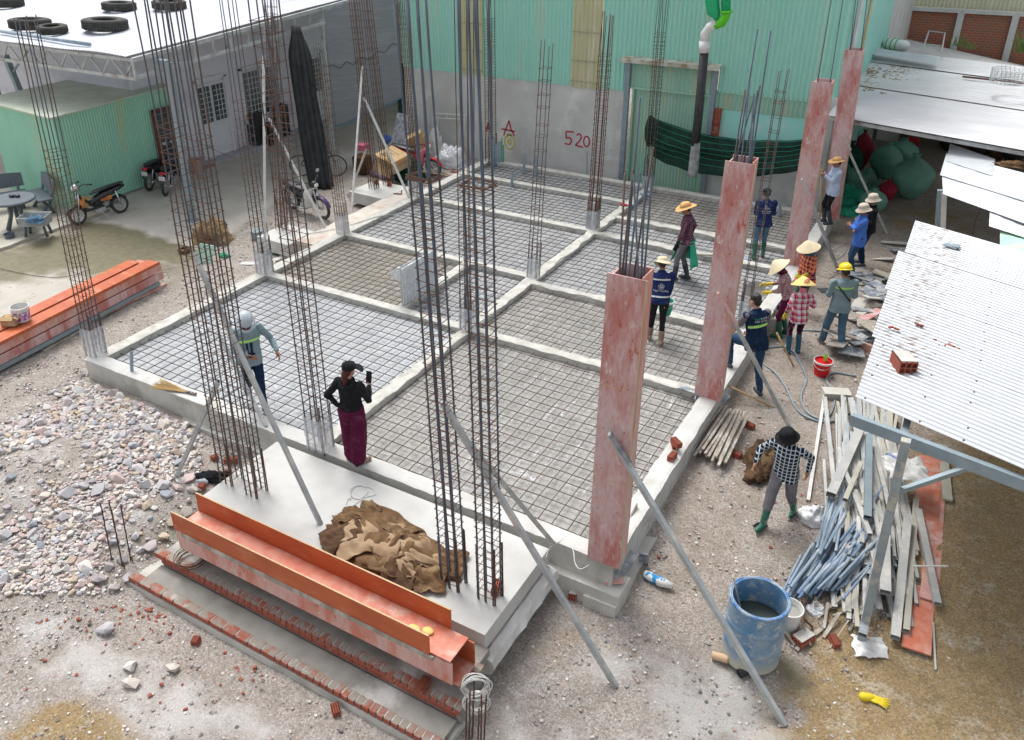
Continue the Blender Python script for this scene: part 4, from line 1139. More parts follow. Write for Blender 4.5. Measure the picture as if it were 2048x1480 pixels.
# small corrugated roofs and the big one on the right
def roofpatch(nm, lab, P00, P10, P01, P11, pitch, amp=.01, mat='roofwhite', jag=0, cat='roof'):
    """u from P00 to P10 cut by waves"""
    if any(q in lab for q in ('middle', 'lower', 'pale green')): P01 = P00+(P01-P00)*2.4; P11 = P10+(P11-P10)*2.4
    t = thing(nm, lab, cat, ((P00.x+P11.x)/2, (P00.y+P11.y)/2, min(P00.z, P11.z)))
    mb = MB(); corr(mb, P00, P10, P01, P11, pitch, amp, nv=10, jag=jag, nrm=(0, 0, 1)); obj('sheets', mb, CO[mat], t, world=True, smooth=True); return t
z2 = 1.95
t = roofpatch('sheet_roof', 'small white corrugated roof of ragged sheets above the striped green one', at(1893, 322, z2), at(1900, 287, z2), at(1985, 352, z2+.05), at(1990, 318, z2+.05), .075)
t = roofpatch('sheet_roof', 'middle white corrugated roof with dry leaves on its right side', at(1880, 350, z2-.03), at(1893, 306, z2-.01), at(2140, 430, z2+.1), at(2150, 372, z2+.1), .075)
t2 = roofpatch('sheet_roof', 'lower white corrugated roof held by a steel post at its corner', at(1886, 388, z2-.07), at(1884, 347, z2-.05), at(2140, 480, z2+.08), at(2150, 420, z2+.08), .075)
for (a_, b__) in (((1880, 605), (1889, 385)), ((1863, 600), (1880, 380))):
    B = at(*a_, -.4); mb = MB(); mb.bar(B, above(B, *b__), .09, .09, (0, 1, 0)); obj('post', mb, CO['bluesteel'] if a_[0] < 1870 else CO['whitepole'], t2, world=True)
t = roofpatch('sheet_roof', 'pale green translucent roof sheets beside the big white roof', at(2000, 510, z2-.1), at(2000, 415, z2-.1), at(2140, 560, z2), at(2140, 450, z2), .075, .01, 'greenclad2')
t = roofpatch('sheet_roof', 'small white roof sheet lying on the pale green sheets', at(1978, 452, z2-.04), at(1981, 408, z2-.04), at(2040, 472, z2-.03), at(2040, 425, z2-.03), .075)
# big roof
br = thing('big_roof', 'big white corrugated roof on grey steel posts over the scrap pile', 'roof', (12.5, 4.5, 2.0))
rfd = M('big_roof_sheet', (.45, .475, .50), (.39, .415, .44), 3, .3, .7, c3=(.50, .50, .49), s3=1.4, lo3=.6, hi3=.74, rough=.36, metal=.15)
nt = rfd.node_tree; b = nt.nodes['Principled BSDF']; src = b.inputs['Base Color'].links[0].from_socket
co = coords(nt); sp = nt.nodes.new('ShaderNodeSeparateXYZ'); nt.links.new(co, sp.inputs[0])
cS = coords(nt, (1.2, 7.5, 1)); st_ = nz(nt, cS, 2.3, 6, .75)
band_ = mth(nt, 'MULTIPLY', ramp(nt, sp.outputs[0], -1.15, -.7), ramp(nt, sp.outputs[0], .05, -.45))
band_ = mth(nt, 'MULTIPLY', band_, ramp(nt, sp.outputs[1], -2.9, -1.5))
dirt = mth(nt, 'MULTIPLY', ramp(nt, st_, .50, .60), band_)
nt.links.new(mixc(nt, mth(nt, 'MULTIPLY', dirt, .95), src, (.19, .16, .14)), b.inputs['Base Color'])
r00, r10, r01, r11 = at(1703, 790, 2.0), at(1825, 440, 2.0), at(2048, 938, 2.12), at(2048, 504, 2.12)
e01, e11 = r00+(r01-r00)*2.2, r10+(r11-r10)*2.6
nseg = 4
mb = MB()
for i in range(nseg):
    f0, f1 = i/nseg, (i+1)/nseg
    s0 = r00.lerp(r10, f0); s1 = r00.lerp(r10, f1); q0 = e01.lerp(e11, f0); q1 = e01.lerp(e11, f1)
    o_ = (r00-r01).normalized()*(.05*(i % 3)-.05)+V((0, 0, .003*i))
    s0 = s0+o_; s1 = s1+o_
    corr(mb, s0, s1, q0, q1, .093, .02, nv=12, nrm=(0, 0, 1))
rs_o = obj('roof_sheets', mb, rfd, br, world=True, smooth=True)
# screws
mb = MB(); rs = random.Random(9)
N_ = (r10-r00).length/.093
for row in (.13, .62, 1.0, 1.6):
    for i in range(int(N_/3)):
        if rs.random() < .25: continue
        f = (i*3+.25)/N_; p = r00.lerp(r10, f).lerp(e01.lerp(e11, f), row/3.2+rs.uniform(-.003, .003)); mb.tube([p+V((0, 0, .008)), p+V((0, 0, .026))], .012, 6)
obj('screw', mb, M('screw_dark', (.10, .11, .13)), br, world=True)
fr = MB(); fa, fb = at(1703, 838, 1.86), at(2048, 968, 1.97); fb2 = fa+(fb-fa)*2.2; fr.bar(fa, fb2, .07, .13)
off = (r10-r00); fr.bar(fa+off*.33+V((0, 0, -.02)), fb2+off*.33+V((0, 0, -.02)), .06, .1); fr.bar(fa+off*.66+V((0, 0, -.02)), fb2+off*.66+V((0, 0, -.02)), .06, .1); fr.bar(fa+off*.97, fb2+off*.97, .06, .1)
ff = fa+(fb-fa)*.33; fr.bar(ff+V((0, 0, -.02)), ff+off+V((0, 0, -.02)), .07, .1)
obj('eave_beam', fr, CO['bluesteel'], br, world=True)
B = at(1722, 1285, -.6); tp = above(B, 1812, 880)
mb = MB(); mb.bar(B, tp, .09, .09, (0, 1, 0)); obj('front_post', mb, M('dusty_post', (.30, .35, .37), (.24, .28, .30), 6, c3=(.42, .40, .34), s3=5, lo3=.52, hi3=.58, rough=.55), br, world=True)
mb = MB(); m1 = B.lerp(tp, .72); mb.bar(above(B, 1790, 985), at(1945, 932, 1.9), .05, .05); obj('knee_brace', mb, CO['bluesteel'], br, world=True)
B = V((r10.x+.25, r10.y-.3, -.4)); mb = MB(); mb.bar(B, B+V((0, 0, 2.25)), .1, .1, (0, 1, 0)); obj('rear_post', mb, CO['bluesteel'], br, world=True)
def hollow_brick(name, loc, rz, lab, tilt=0, mat='brick', group=None, L=.18, W=.085, Hh=.08, holes=(3, 2), cap_mat=None):
    t = thing(name, lab, 'brick', loc, rz, group)
    mb = MB(); nxh, nzh = holes; t_ = .011
    # extruded lattice so that the channels are real
    for i in range(nxh+1): mb.box((-W/2+t_/2+i*(W-t_)/nxh, 0, Hh/2), (t_, L, Hh))
    for k in range(nzh+1): mb.box((0, 0, t_/2+k*(Hh-t_)/nzh), (W-.001, L-.001, t_))
    mb.box((0, .01, Hh/2), (W-.004, L-.07, Hh-.004))
    o = obj('body', mb, CO[mat], t)
    if cap_mat: 
        mb = MB(); mb.box((0, 0, Hh+.004), (W*.9, L*.9, .012), None, .004); obj('mortar_smear', mb, CO[cap_mat], t)
    t.rotation_euler = (tilt, 0, rz); return t
p = at(1805, 735, 2.04); hollow_brick('hollow_brick', p, .45, 'large hollow brick with grey mortar lying on the big white roof', 0, 'brick', None, .30, .2, .15, cap_mat='mortar')
mb = MB(); p = at(1903, 492, 2.1); mb.box(p, (.22, .13, .02), Matrix.Rotation(-.5, 3, 'Z')); mb.box(p+V((.06, -.02, .015)), (.1, .12, .02), Matrix.Rotation(-.1, 3, 'Z')); T('plastic_scrap', mb, CO['bluesteel'], 'blue grey scrap of sheet near the top of the big roof', 'scrap', bevel=.003)
mb = MB(); rs = random.Random(4)
for (px, py, n_) in ((1875, 682, 1), (1900, 690, 6), (1918, 697, 4), (1970, 715, 3), (1790, 655, 3), (1835, 650, 2), (1955, 700, 1)):
    for _ in range(n_):
        q = at(px+rs.uniform(-9, 9), py+rs.uniform(-3, 3), 2.07); mb.box(q, (rs.uniform(.02, .06), rs.uniform(.02, .04), .02), Matrix.Rotation(rs.uniform(0, 3), 3, 'Z'), .004)
T('brick_crumbs', mb, CO['brick'], 'red brick crumbs strewn on the big white roof', 'brick crumbs', kind='stuff')
# ---------------------------------------------------------------- reinforcement cages
def cage(label, base_px, zb, top_px, H, w=.22, d=.22, nx_=3, ny_=2, r=.009, st_top=None, sp=.15, wrap=0, mat='rebar', top_is_end=False, seed=0, lap=.75, group='column cages of tied bars', skip=None, ent=None, cat='rebar cage', name='rebar_cage', splay=.03, loc=None, st_y=None):
    rs = random.Random(seed+11)
    B = at(*base_px, zb) if loc is None else V(loc)
    tp = above(B, *top_px)
    if top_is_end or top_px[1] == 0: H = tp.z-B.z+(0 if top_is_end else .05)
    if st_y is not None: st_top = above(B, top_px[0]+(base_px[0]-top_px[0])*(st_y-top_px[1])/(base_px[1]-top_px[1]), st_y).z-B.z
    elif st_top > H: st_top = H*.95
    skip = [st_top-.05-.5*i for i in range(len(skip))] if skip else None
    lean = (tp-B)/(tp.z-B.z)
    t = thing(name, label, cat, B, 0, group)
    ax = []
    for i in range(nx_):
        for j in range(ny_):
            if 0 < i < nx_-1 and 0 < j < ny_-1: continue
            ax.append(((i/(nx_-1)-.5)*w, (j/(ny_-1)-.5)*d))
    st_top = st_top or H*.9
    for k, (x, y) in enumerate(ax):
        mb = MB(); hh = H+rs.uniform(-.05, .45 if top_is_end else .3)
        if top_is_end: hh = H+rs.uniform(-.02, .12)
        dx, dy = rs.uniform(-splay, splay), rs.uniform(-splay, splay)
        pts = []
        # lapped joint: lower starter bar, then the long bar cranked inwards
        for i in range(15):
            q = i/14; z = hh*q; s_ = 1 if z > lap+.25 else (1 if z < .02 else 1)
            over = max(0, (z-st_top)/(H-st_top+.01)) if H > st_top+.3 else 0
            pts.append(V((x+lean.x*z+dx*over, y+lean.y*z+dy*over, z))+V((rs.uniform(-.003, .003), rs.uniform(-.003, .003), 0)))
        mb.tube(pts, r, 7)
        b_ = obj('vertical_bar', mb, CO[mat], t, smooth=True)
        mb = MB(); o_ = .02 if x > 0 else -.02
        mb.tube([(x+o_*.9, y+.012, -.05), (x+o_*.9+lean.x*lap, y+.012+lean.y*lap, lap+rs.uniform(-.08, .08))], r*1.05, 7)
        obj('starter_bar', mb, CO['rebar_rust'], b_, smooth=True)
    # stirrups share one mesh
    mb = MB(); a, b__ = w/2+r*1.6, d/2+r*1.6
    c_ = [(-a, -b__), (a, -b__), (a, b__), (-a, b__)]
    for i in range(4):
        p, q = c_[i], c_[(i+1) % 4]; mb.tube([(p[0], p[1], 0), (q[0], q[1], 0)], .0042, 5)
    mb.tube([(-a, b__, 0), (-a-.02, b__+.035, .03)], .0042, 5); mb.tube([(a, -b__, 0), (a+.03, -b__-.02, .02)], .0042, 5)
    me = mesh('stirrup', mb, CO['rebar_rust'])
    z = .1; n = 0
    while z < st_top and n < 60:
        o = bpy.data.objects.new('stirrup', me); COL.objects.link(o); o.parent = t
        o.location = (lean.x*z, lean.y*z, z); o.rotation_euler = (rs.uniform(-.07, .07), rs.uniform(-.07, .07), rs.uniform(-.03, .03))
        z += sp*rs.uniform(.75, 1.25); n += 1
    # bundles of loose stirrups hung on the cage
    for zb_ in (skip or []):
        mb = MB()
        for i in range(4):
            R = Matrix.Rotation(rs.uniform(-.12, .12), 3, 'X') @ Matrix.Rotation(rs.uniform(-.2, .2), 3, 'Z')
            cc = [R @ V((p[0]*1.12, p[1]*1.12, .008*i)) for p in c_]
            for j in range(4): mb.tube([cc[j], cc[(j+1) % 4]], .0045, 5)
        for p in range(len(mb.v)): mb.v[p] = tuple(V(mb.v[p])+V((lean.x*zb_, lean.y*zb_, zb_)))
        obj('loose_stirrups', mb, M('orange_rust', (.17, .085, .055), (.12, .07, .05), 20), t)
    if wrap:
        rings = []
        for i in range(13):
            z = wrap*i/12; rg = []
            for j in range(40):
                q = 2*PI*j/40; cx_, sy_ = math.cos(q), math.sin(q); k = 1/max(abs(cx_), abs(sy_))
                k = min(k, 1.32); rad_ = (w/2+.032)*(1+.09*noise.noise(V((j*.7, i*.6, seed)))+.02*i/12)
                rg.append((cx_*k*rad_+lean.x*z, sy_*k*rad_*d/w+lean.y*z, z+.012*noise.noise(V((j*.5, i, seed)))))
            rings.append(rg)
        mb = MB(); mb.loft(rings, False)
        obj('plastic_wrap', mb, CO['wrap'], t, smooth=True)
    return t
cage('cage at the left front corner of the slab, wrapped in plastic below', (192, 706), 0, (56, 45), 5.5, .23, .21, top_is_end=True, st_y=300, wrap=.52, seed=1, skip=[])
cage('plastic wrapped cage beside the white pole on the left kerb', (530, 543), 0, (455, 0), 5.9, .22, .22, st_y=190, wrap=.48, seed=2)
cage('thin plastic wrapped cage on the kerb before the grey shade cloth', (686, 465), 0, (640, 95), 4.6, .2, .16, 2, 3, r=.007, st_top=4.2, wrap=.45, seed=3, top_is_end=True)
cage('wrapped cage on the kerb beside the cardboard boxes', (831, 389), 0, (806, 0), 5.6, .2, .2, st_top=5, wrap=.42, seed=4, mat='rebar_rust')
cage('dense dark cage at the back left corner by the blue pipes', (982, 322), 0, (978, 0), 4.8, .22, .2, st_top=4.0, sp=.075, seed=5, mat='rebar_rust')
cage('cage in plastic next to the woman in black', (642, 893), 0, (527, 0), 6.4, .25, .22, st_y=20, wrap=.55, seed=6)
cage('plastic wrapped cage at the crossing left of the nearest red column', (937, 656), 0, (926, 0), 6.1, .2, .2, r=.009, st_y=330, wrap=.45, seed=7, mat='rebar')
cage('slim cage ending below the yellowed panel by the number 520', (1066, 552), 0, (1094, 90), 5, .17, .15, 2, 2, r=.008, st_top=4.75, sp=.27, wrap=.42, seed=8, top_is_end=True)
cage('tall dark cage with splayed bars right of the number 520', (1185, 455), 0, (1216, 32), 5, .2, .2, 3, 3, r=.0085, st_top=3.9, sp=.12, wrap=.45, seed=9, top_is_end=True, mat='rebar_rust')
cage('cage at the gate beside the end of the green net', (1296, 372), 0, (1326, 0), 4.6, .2, .18, 3, 2, r=.0085, st_top=3.9, sp=.11, wrap=.3, seed=10)
cage('narrow ladder shaped cage in front of the man in navy shirt', (1487, 638), 0, (1568, 142), 5, .13, .13, 2, 2, r=.007, st_top=4.95, sp=.2, wrap=.4, seed=11, top_is_end=True)
cage('bare cage on the small pad beside the white moped', (563, 458), -.03, (541, 0), 5.2, .19, .17, 2, 3, r=.008, st_top=5, sp=.14, seed=12, mat='rebar_rust')
cage('cage with four dark bars on the pad by the cardboard boxes', (748, 376), .0, (708, 0), 4.9, .17, .17, 2, 3, r=.0085, st_top=4.7, sp=.14, seed=13, mat='rebar_rust')
cage('second cage on the pad, closest to the cardboard boxes', (776, 368), .0, (733, 0), 4.9, .17, .17, 2, 3, r=.0085, st_top=4.5, sp=.17, seed=14, mat='rebar_rust')
cage('leftmost front cage standing at the edge of the porch slab', (463, 960), -.03, (300, 0), 5.5, .2, .2, st_y=240, sp=.14, seed=15, skip=[])
cage('front cage behind the long white prop on the porch slab', (513, 985), -.03, (352, 0), 5.5, .17, .19, st_y=270, sp=.14, seed=16)
cage('cage standing in the burlap heap with blue grey upper bars', (908, 1168), -.03, (824, 0), 5.6, .2, .17, 3, 2, r=.0105, st_y=345, sp=.11, seed=17, mat='rebar_blue', skip=[3.3])
cage('cage at the right end of the porch near the red brick', (980, 1195), -.03, (946, 0), 5.6, .19, .17, 3, 2, r=.0105, st_y=360, sp=.12, seed=18, mat='rebar_blue', skip=[1])
cage('short rusty starter bars standing at the left end of the steps', (243, 1122), -.6, (222, 1010), 0, .2, .13, 2, 2, r=.009, st_top=.05, sp=9, seed=19, top_is_end=True, mat='rebar_rust', lap=.02, group='short starter bars')
cage('short dark starter bars at the right end of the steps', (950, 1490), -.7, (952, 1395), 0, .14, .13, 2, 3, r=.009, st_top=.05, sp=9, seed=20, top_is_end=True, mat='rebar_rust', lap=.02, group='short starter bars')

# ---------------------------------------------------------------- red column formwork with bars sticking out
def column(label, bpx, tpx, w=.34, d=.27, bars=(), rz=0.0, seed=0, zb=-.02):
    rs = random.Random(seed)
    B = at(*bpx, zb); tp = above(B, *tpx); Ht = tp.z-B.z; lean = (tp-B)/Ht
    t = thing('column_formwork', label, 'column formwork', B, rz, 'red plywood column forms along the right kerb')
    th = .016
    def sheared(mb):
        mb.v = [(p[0]+lean.x*p[2], p[1]+lean.y*p[2], p[2]) for p in mb.v]; return mb
    for nm, c_, sz, mt in (('front_panel', (0, -d/2, Ht/2), (w+.07, th, Ht), 'ply'), ('back_panel', (0, d/2, Ht/2+.01), (w+.02, th, Ht+.02), 'ply'),
                           ('side_panel', (w/2, 0, Ht/2), (th, d-th-.002, Ht+.03), 'ply2'), ('side_panel', (-w/2, 0, Ht/2-.02), (th, d-th-.002, Ht-.01), 'ply2')):
        mb = MB()
        n = 12
        for i in range(n):
            mb.box((c_[0], c_[1], c_[2]-sz[2]/2+sz[2]*(i+.5)/n), (sz[0], sz[1], sz[2]/n))
        o = obj(nm, sheared(mb), CO[mt], t)
    # raw edge battens at the corners
    for sx, sy, ex in ((1, -1, .0), (-1, -1, .0)):
        mb = MB(); z0 = 0
        while z0 < Ht-.3:
            L = rs.uniform(.9, 1.5); z1 = min(Ht-.02, z0+L)
            mb.box((sx*(w/2+.025), sy*(d/2)+.03, (z0+z1)/2), (.03, .045, z1-z0-.01), None, .003); z0 = z1
        obj('corner_batten', sheared(mb), CO['batten'], t)
    mb = MB(); mb.box((w/2+.036, -d/2+.004, Ht/2), (.012, .02, Ht)); mb.box((-w/2-.036, -d/2+.004, Ht/2), (.008, .018, Ht)); obj('ply_edge', sheared(mb), CO['plyedge'], t)
    for jz in (1.22, 2.44):
        if jz < Ht-.2:
            mb = MB(); mb.box((0, -d/2-.0095, jz), (w+.068, .004, .008)); obj('panel_joint', sheared(mb), CO['plyedge'], t)
    for kz in range(7):
        zz = .25+kz*(Ht-.4)/6; mb = MB()
        for s_ in (-.36, .36): mb.ell((s_*w, -d/2-.009, zz+rs.uniform(-.02, .02)), (.007, .004, .007), None, 8, 5)
        obj('nail_heads', sheared(mb), CO['rebar_rust'], t)
    # column bars come out of the top
    g = thing('column_bars', label.split(',')[0].replace('red column form', 'bars rising out of the red column form'), 'rebar', B+V((0, 0, .02)), rz, 'bars standing in the red column forms')
    for k, (bx, by, top) in enumerate(bars):
        tq = above(tp, *top); hh = tq.z-B.z
        q = V((bx, by, 0)); mb = MB()
        e = tq-B-V((0, 0, hh)); s_ = V((lean.x*Ht, lean.y*Ht, 0))
        top_l = Matrix.Rotation(-rz, 3, 'Z') @ V((e.x, e.y, 0))
        pts = [q+V((0, 0, .02)), q+V((lean.x*Ht, lean.y*Ht, Ht-.02)), q*.2+top_l*1.0+V((0, 0, hh))]
        mb.tube(pts, .0105, 8); obj('bar', mb, CO['rebar_blue' if k % 3 else 'rebar'], g, smooth=True)
    return t, g
tp_ = lambda x0, y0, n, dx, dy: [(x0+dx*i, y0+dy*i) for i in range(n)]
b8 = [(-.1, -.08), (0, -.08), (.1, -.08), (-.1, 0), (.1, 0), (-.1, .08), (0, .08), (.1, .08)]
column('nearest red column form, with bars reaching above its open top', (1216, 1112), (1264, 543), .33, .28, [(*b8[k], p) for k, p in enumerate([(1255, 350), (1281, 348), (1264, 352), (1270, 343), (1286, 362), (1283, 200), (1305, 300), (1300, 345)])], 0, 1)
column('second red column form, where the man rests his foot', (1419, 790), (1486, 320), .33, .27, [(*b8[k], p) for k, p in enumerate([(1494, 182), (1499, 170), (1505, 190), (1510, 200), (1511, 183), (1517, 62), (1519, 175), (1537, 64)])], 0, 2)
column('third red column form, behind the conical hats', (1588, 528), (1648, 162), .32, .26, [(*b8[k], p) for k, p in ((0, (1669, -25)), (7, (1687, -25)))], 0, 3)
column('fourth red column form, at the corner of the white shed roof', (1662, 434), (1711, 99), .32, .26, [(*b8[k], p) for k, p in ((0, (1716, -25)), (3, (1722, -25)), (7, (1735, -25)))], 0, 4)

# boards round the foot of the nearest column
def board(label, px, z, size, rot, mat, cat='board', name='board', group=None):
    c_ = at(*px, z); mb = MB(); mb.box((0, 0, 0), size); R = Matrix.Rotation(rot[2], 3, 'Z') @ Matrix.Rotation(rot[1], 3, 'Y') @ Matrix.Rotation(rot[0], 3, 'X')
    mb.v = [tuple(R @ V(p)+c_) for p in mb.v]
    return T(name, mb, CO[mat], label, cat, group, bevel=.002)
board('blue grey board leaning at the left foot of the nearest red column', (1206, 1130), -.15, (.42, .02, .2), (0, .12, -.05), 'plyblue')
board('long speckled board sloping outward under the nearest red column', (1238, 1138), -.35, (.2, .62, .025), (.25, 0, -.18), 'plyblue')
board('short pink board lying on the speckled board', (1228, 1162), -.33, (.24, .09, .02), (0, -.1, .5), 'ply2')
board('dark triangular board behind the nearest red column', (1262, 1040), -.12, (.02, .35, .3), (.3, .1, 0), 'timber')
board('small blue board standing on the ground right of the column foot', (1287, 1118), -.45, (.12, .02, .26), (.3, 0, .2), 'plyblue')
board('short blue board against the right kerb by the column', (1258, 1085), -.25, (.02, .3, .2), (0, .1, 0), 'plyblue')
board('grey plywood piece leaning at the foot of the second column', (1433, 800), -.2, (.22, .5, .02), (.15, .35, -.2), 'plyblue')
board('thin dark board left of the foot of the second column', (1398, 795), -.08, (.02, .36, .2), (.1, -.4, .1), 'plyblue')
board('small speckled board on the kerb left of the second column', (1380, 780), .02, (.36, .12, .02), (0, 0, -.1), 'plyblue')
board('square grey block beside the fourth column on the kerb end', (1668, 435), .0, (.14, .12, .22), (.1, 0, .1), 'conc')

# ---------------------------------------------------------------- props and braces
def prop(label, bot, zb, top, ref=None, w=.05, mat='galv', kind='square', name='prop', ground=False, cat='prop', group='metal props holding columns and cages'):
    P0 = atg(*bot) if ground else at(*bot, zb)
    P1 = above(ref if ref is not None else P0, *top)
    mb = MB()
    if kind == 'square': mb.sqpipe(P0, P1, w, w, .004)
    else: mb.pipe(P0, P1, w/2, .004, 12)
    return T(name, mb, CO[mat], label, cat, group, smooth=False), P0, P1
f1 = at(463, 960, -.03); f2 = at(513, 985, -.03); f3 = at(908, 1168, -.03); f4 = at(980, 1195, -.03)
c01 = at(530, 543, 0); cA = at(1216, 1112, 0); cB_ = at(1419, 790, 0); cC_ = at(1588, 528, 0); cD_ = at(1662, 434, 0)
prop('long pale prop from the front left cages down onto the porch slab', (641, 1048), -.03, (386, 505), f1, .052)
prop('pale prop running down behind the helmeted man to the front kerb', (532, 853), 0, (440, 672), at(450, 800, 0), .05)
prop('short prop standing on the gravel and leaning on the leftmost front cage', (352, 956), 0, (437, 762), f1, .05, ground=True)
prop('thin prop leaning from the cage to beside the moped front wheel', (651, 455), -.02, (538, 236), at(560, 455, -.03), .045, 'whitepole')
prop('white round pole strapped upright to the cage on the left kerb', (531, 545), 0, (527, 112), c01, .055, 'whitepole', 'round')
prop('near vertical white prop left of the boxes, tallest of three', (703, 424), -.1, (725, 132), at(748, 376, 0), .045, 'whitepole')
prop('white prop sloping down right from the tall one to the kerb', (818, 395), 0, (728, 195), at(748, 376, 0), .045, 'whitepole')
prop('short grey prop leaning left behind the tall white one', (697, 393), -.2, (733, 298), at(748, 376, 0), .05, 'alu_tan')
prop('long prop from the burlap cages to the ground in front', (1231, 1372), 0, (886, 806), f3, .055, ground=True)
prop('shorter prop from the right porch cage to the front kerb', (1106, 1086), 0, (905, 846), f4+V((0, .3, 0)), .055)
prop('longest prop running from the nearest red column to the foreground ground', (1569, 1450), 0, (1222, 872), cA+V((.2, 0, 0)), .055, ground=True)
prop('prop from the second red column down behind the man in checked shirt', (1581, 858), 0, (1440, 590), cB_+V((.2, 0, 0)), .055, ground=True)
prop('galvanised prop bracing the third red column behind the yellow helmet', (1676, 541), 0, (1607, 365), cC_+V((.2, 0, 0)), .055, ground=True)
prop('galvanised prop bracing the fourth red column in front of the sacks', (1774, 468), 0, (1692, 290), cD_+V((.2, 0, 0)), .055, ground=True)
def strap(label, a, b_, ref, w=.09, mat='plyblue'):
    A = above(ref, *a); B = above(ref, *b_); mb = MB(); mb.bar(A, B, w, .03); T('brace_board', mb, CO[mat], label, 'board', bevel=.003)
strap('dark speckled board nailed across the nearest red column', (1219, 866), (1262, 930), cA+V((.17, -.16, 0)), .1)
strap('pink board at the upper end of the second column prop', (1436, 585), (1474, 648), cB_+V((.14, -.2, 0)), .09, 'ply2')
strap('grey board at the upper end of the third column prop', (1603, 358), (1622, 393), cC_+V((.14, -.2, 0)), .09, 'alu')
strap('pale board at the upper end of the fourth column prop', (1688, 272), (1702, 300), cD_+V((.2, -.2, 0)), .1, 'alu_tan')

# ---------------------------------------------------------------- orange trough on the steps
fw = thing('beam_formwork', 'long orange plywood trough resting on the brick steps', 'formwork', (6.7, -2.25, -.2))
xa, xb = 4.74, 8.52; yc = -2.24
R0_ = .0
def bx_(nm, c_, sz, mt, lab=None, par=None):
    mb = MB(); n = max(1, int(sz[0]/.5)); 
    for i in range(n): mb.box((c_[0]-sz[0]/2+sz[0]*(i+.5)/n, c_[1], c_[2]), (sz[0]/n, sz[1], sz[2]))
    o = obj(nm, mb, CO[mt], par or fw, world=True)
    if lab: o['label'] = lab
    return o
L_ = xb-xa; cxm = (xa+xb)/2
o1 = bx_('outer_board', (cxm, yc-.19, .27), (L_, .018, .26), 'orange')
bx_('film_edge', (cxm, yc-.19, .402), (L_-.002, .017, .006), 'plyedge', None, o1)
o1 = bx_('outer_board', (cxm+.02, yc+.19, .29), (L_, .018, .28), 'orange')
bx_('film_edge', (cxm+.02, yc+.19, .432), (L_-.002, .017, .006), 'plyedge', None, o1)
bx_('floor_board', (cxm+.13, yc, .15), (L_+.22, .355, .018), 'orange2')
bx_('lower_panel', (cxm+.13, yc-.165, -.03), (L_+.25, .018, .3), 'ply2', 'pale pink lower front panel')
bx_('lower_panel', (cxm+.16, yc+.165, -.01), (L_+.32, .018, .30), 'orange')
bx_('bottom_board', (cxm+.18, yc, -.165), (L_+.30, .31, .018), 'orange2')
mb = MB(); z_ = xa+.1
mb.box((cxm+.1, yc-.205, .115), (L_-.1, .035, .045), None, .004); obj('batten', mb, CO['batten'], fw, world=True)
p = V((8.28, yc+.0, .162))
mb = MB()
for dy_, rr in ((-.06, .075), (.06, .06)): mb.ell(p+V((dy_*1.2, dy_*.5, .012)), (rr*1.1, rr*.85, .022))
T('glove', mb, CO['palm_yellow'], 'yellow rubber glove lying in the orange trough', 'glove', smooth=True)
hollow_brick('hollow_brick', (8.42, -2.44, -.40+.0), 0.05, 'red hollow brick under the right end of the orange trough', 0)
# left stack of orange forms
fs_ = thing('formwork_stack', 'stack of long orange and pink plywood forms on the left gravel', 'formwork', (-2.4, 1.5, -.35))
pA = at(0, 742, -.36); pB = at(328, 566, -.36); dd = (pB-pA).normalized(); nn = V((-dd.y, dd.x, 0)); pA = pA-dd*1.5; Ls = (pB-pA).length
Rz = Matrix((dd, nn, V((0, 0, 1)))).transposed()
def fsb(nm, a, b_, off, z, wy, hz2, mt, lab=None):
    mb = MB(); n = 7
    for i in range(n):
        f = a+(b_-a)*(i+.5)/n; mb.box(pA+dd*(Ls*f)+nn*off+V((0, 0, z)), (Ls*(b_-a)/n, wy, hz2), Rz)
    o = obj(nm, mb, CO[mt], fs_, world=True)
    if lab: o['label'] = lab
fsb('top_form', 0, .985, .10, .52, .30, .022, 'orange', 'nearer orange top board')
fsb('top_form', 0, .95, .44, .535, .30, .022, 'orange', 'farther orange top board')
fsb('side_form', 0, 1.0, .0, .40, .02, .2, 'ply2'); fsb('side_form', 0, 1.0, -.02, .20, .02, .17, 'ply')
fsb('top_lip', 0, .985, -.055, .505, .02, .06, 'orange')
fsb('inner_form', 0, .98, .3, .26, .4, .48, 'orange2'); fsb('base_timber', .02, .97, -.04, .07, .06, .07, 'bluesteel')
fsb('base_timber', 0, .9, .4, .02, .06, .06, 'timber')
mb = MB(); a, b_ = atg(85, 702, .02), atg(228, 618, .02); mb.bar(a, b_, .1, .03); T('plank', mb, CO['timber'], 'grey plank lying along the foot of the orange form stack', 'plank')
mb = MB(); a, b_ = atg(205, 630, .03), atg(332, 568, .03); mb.bar(a, b_, .07, .05); T('plank', mb, CO['ply2'], 'red batten lying beyond the grey plank by the stack', 'plank')
p = at(45, 655, .18); 
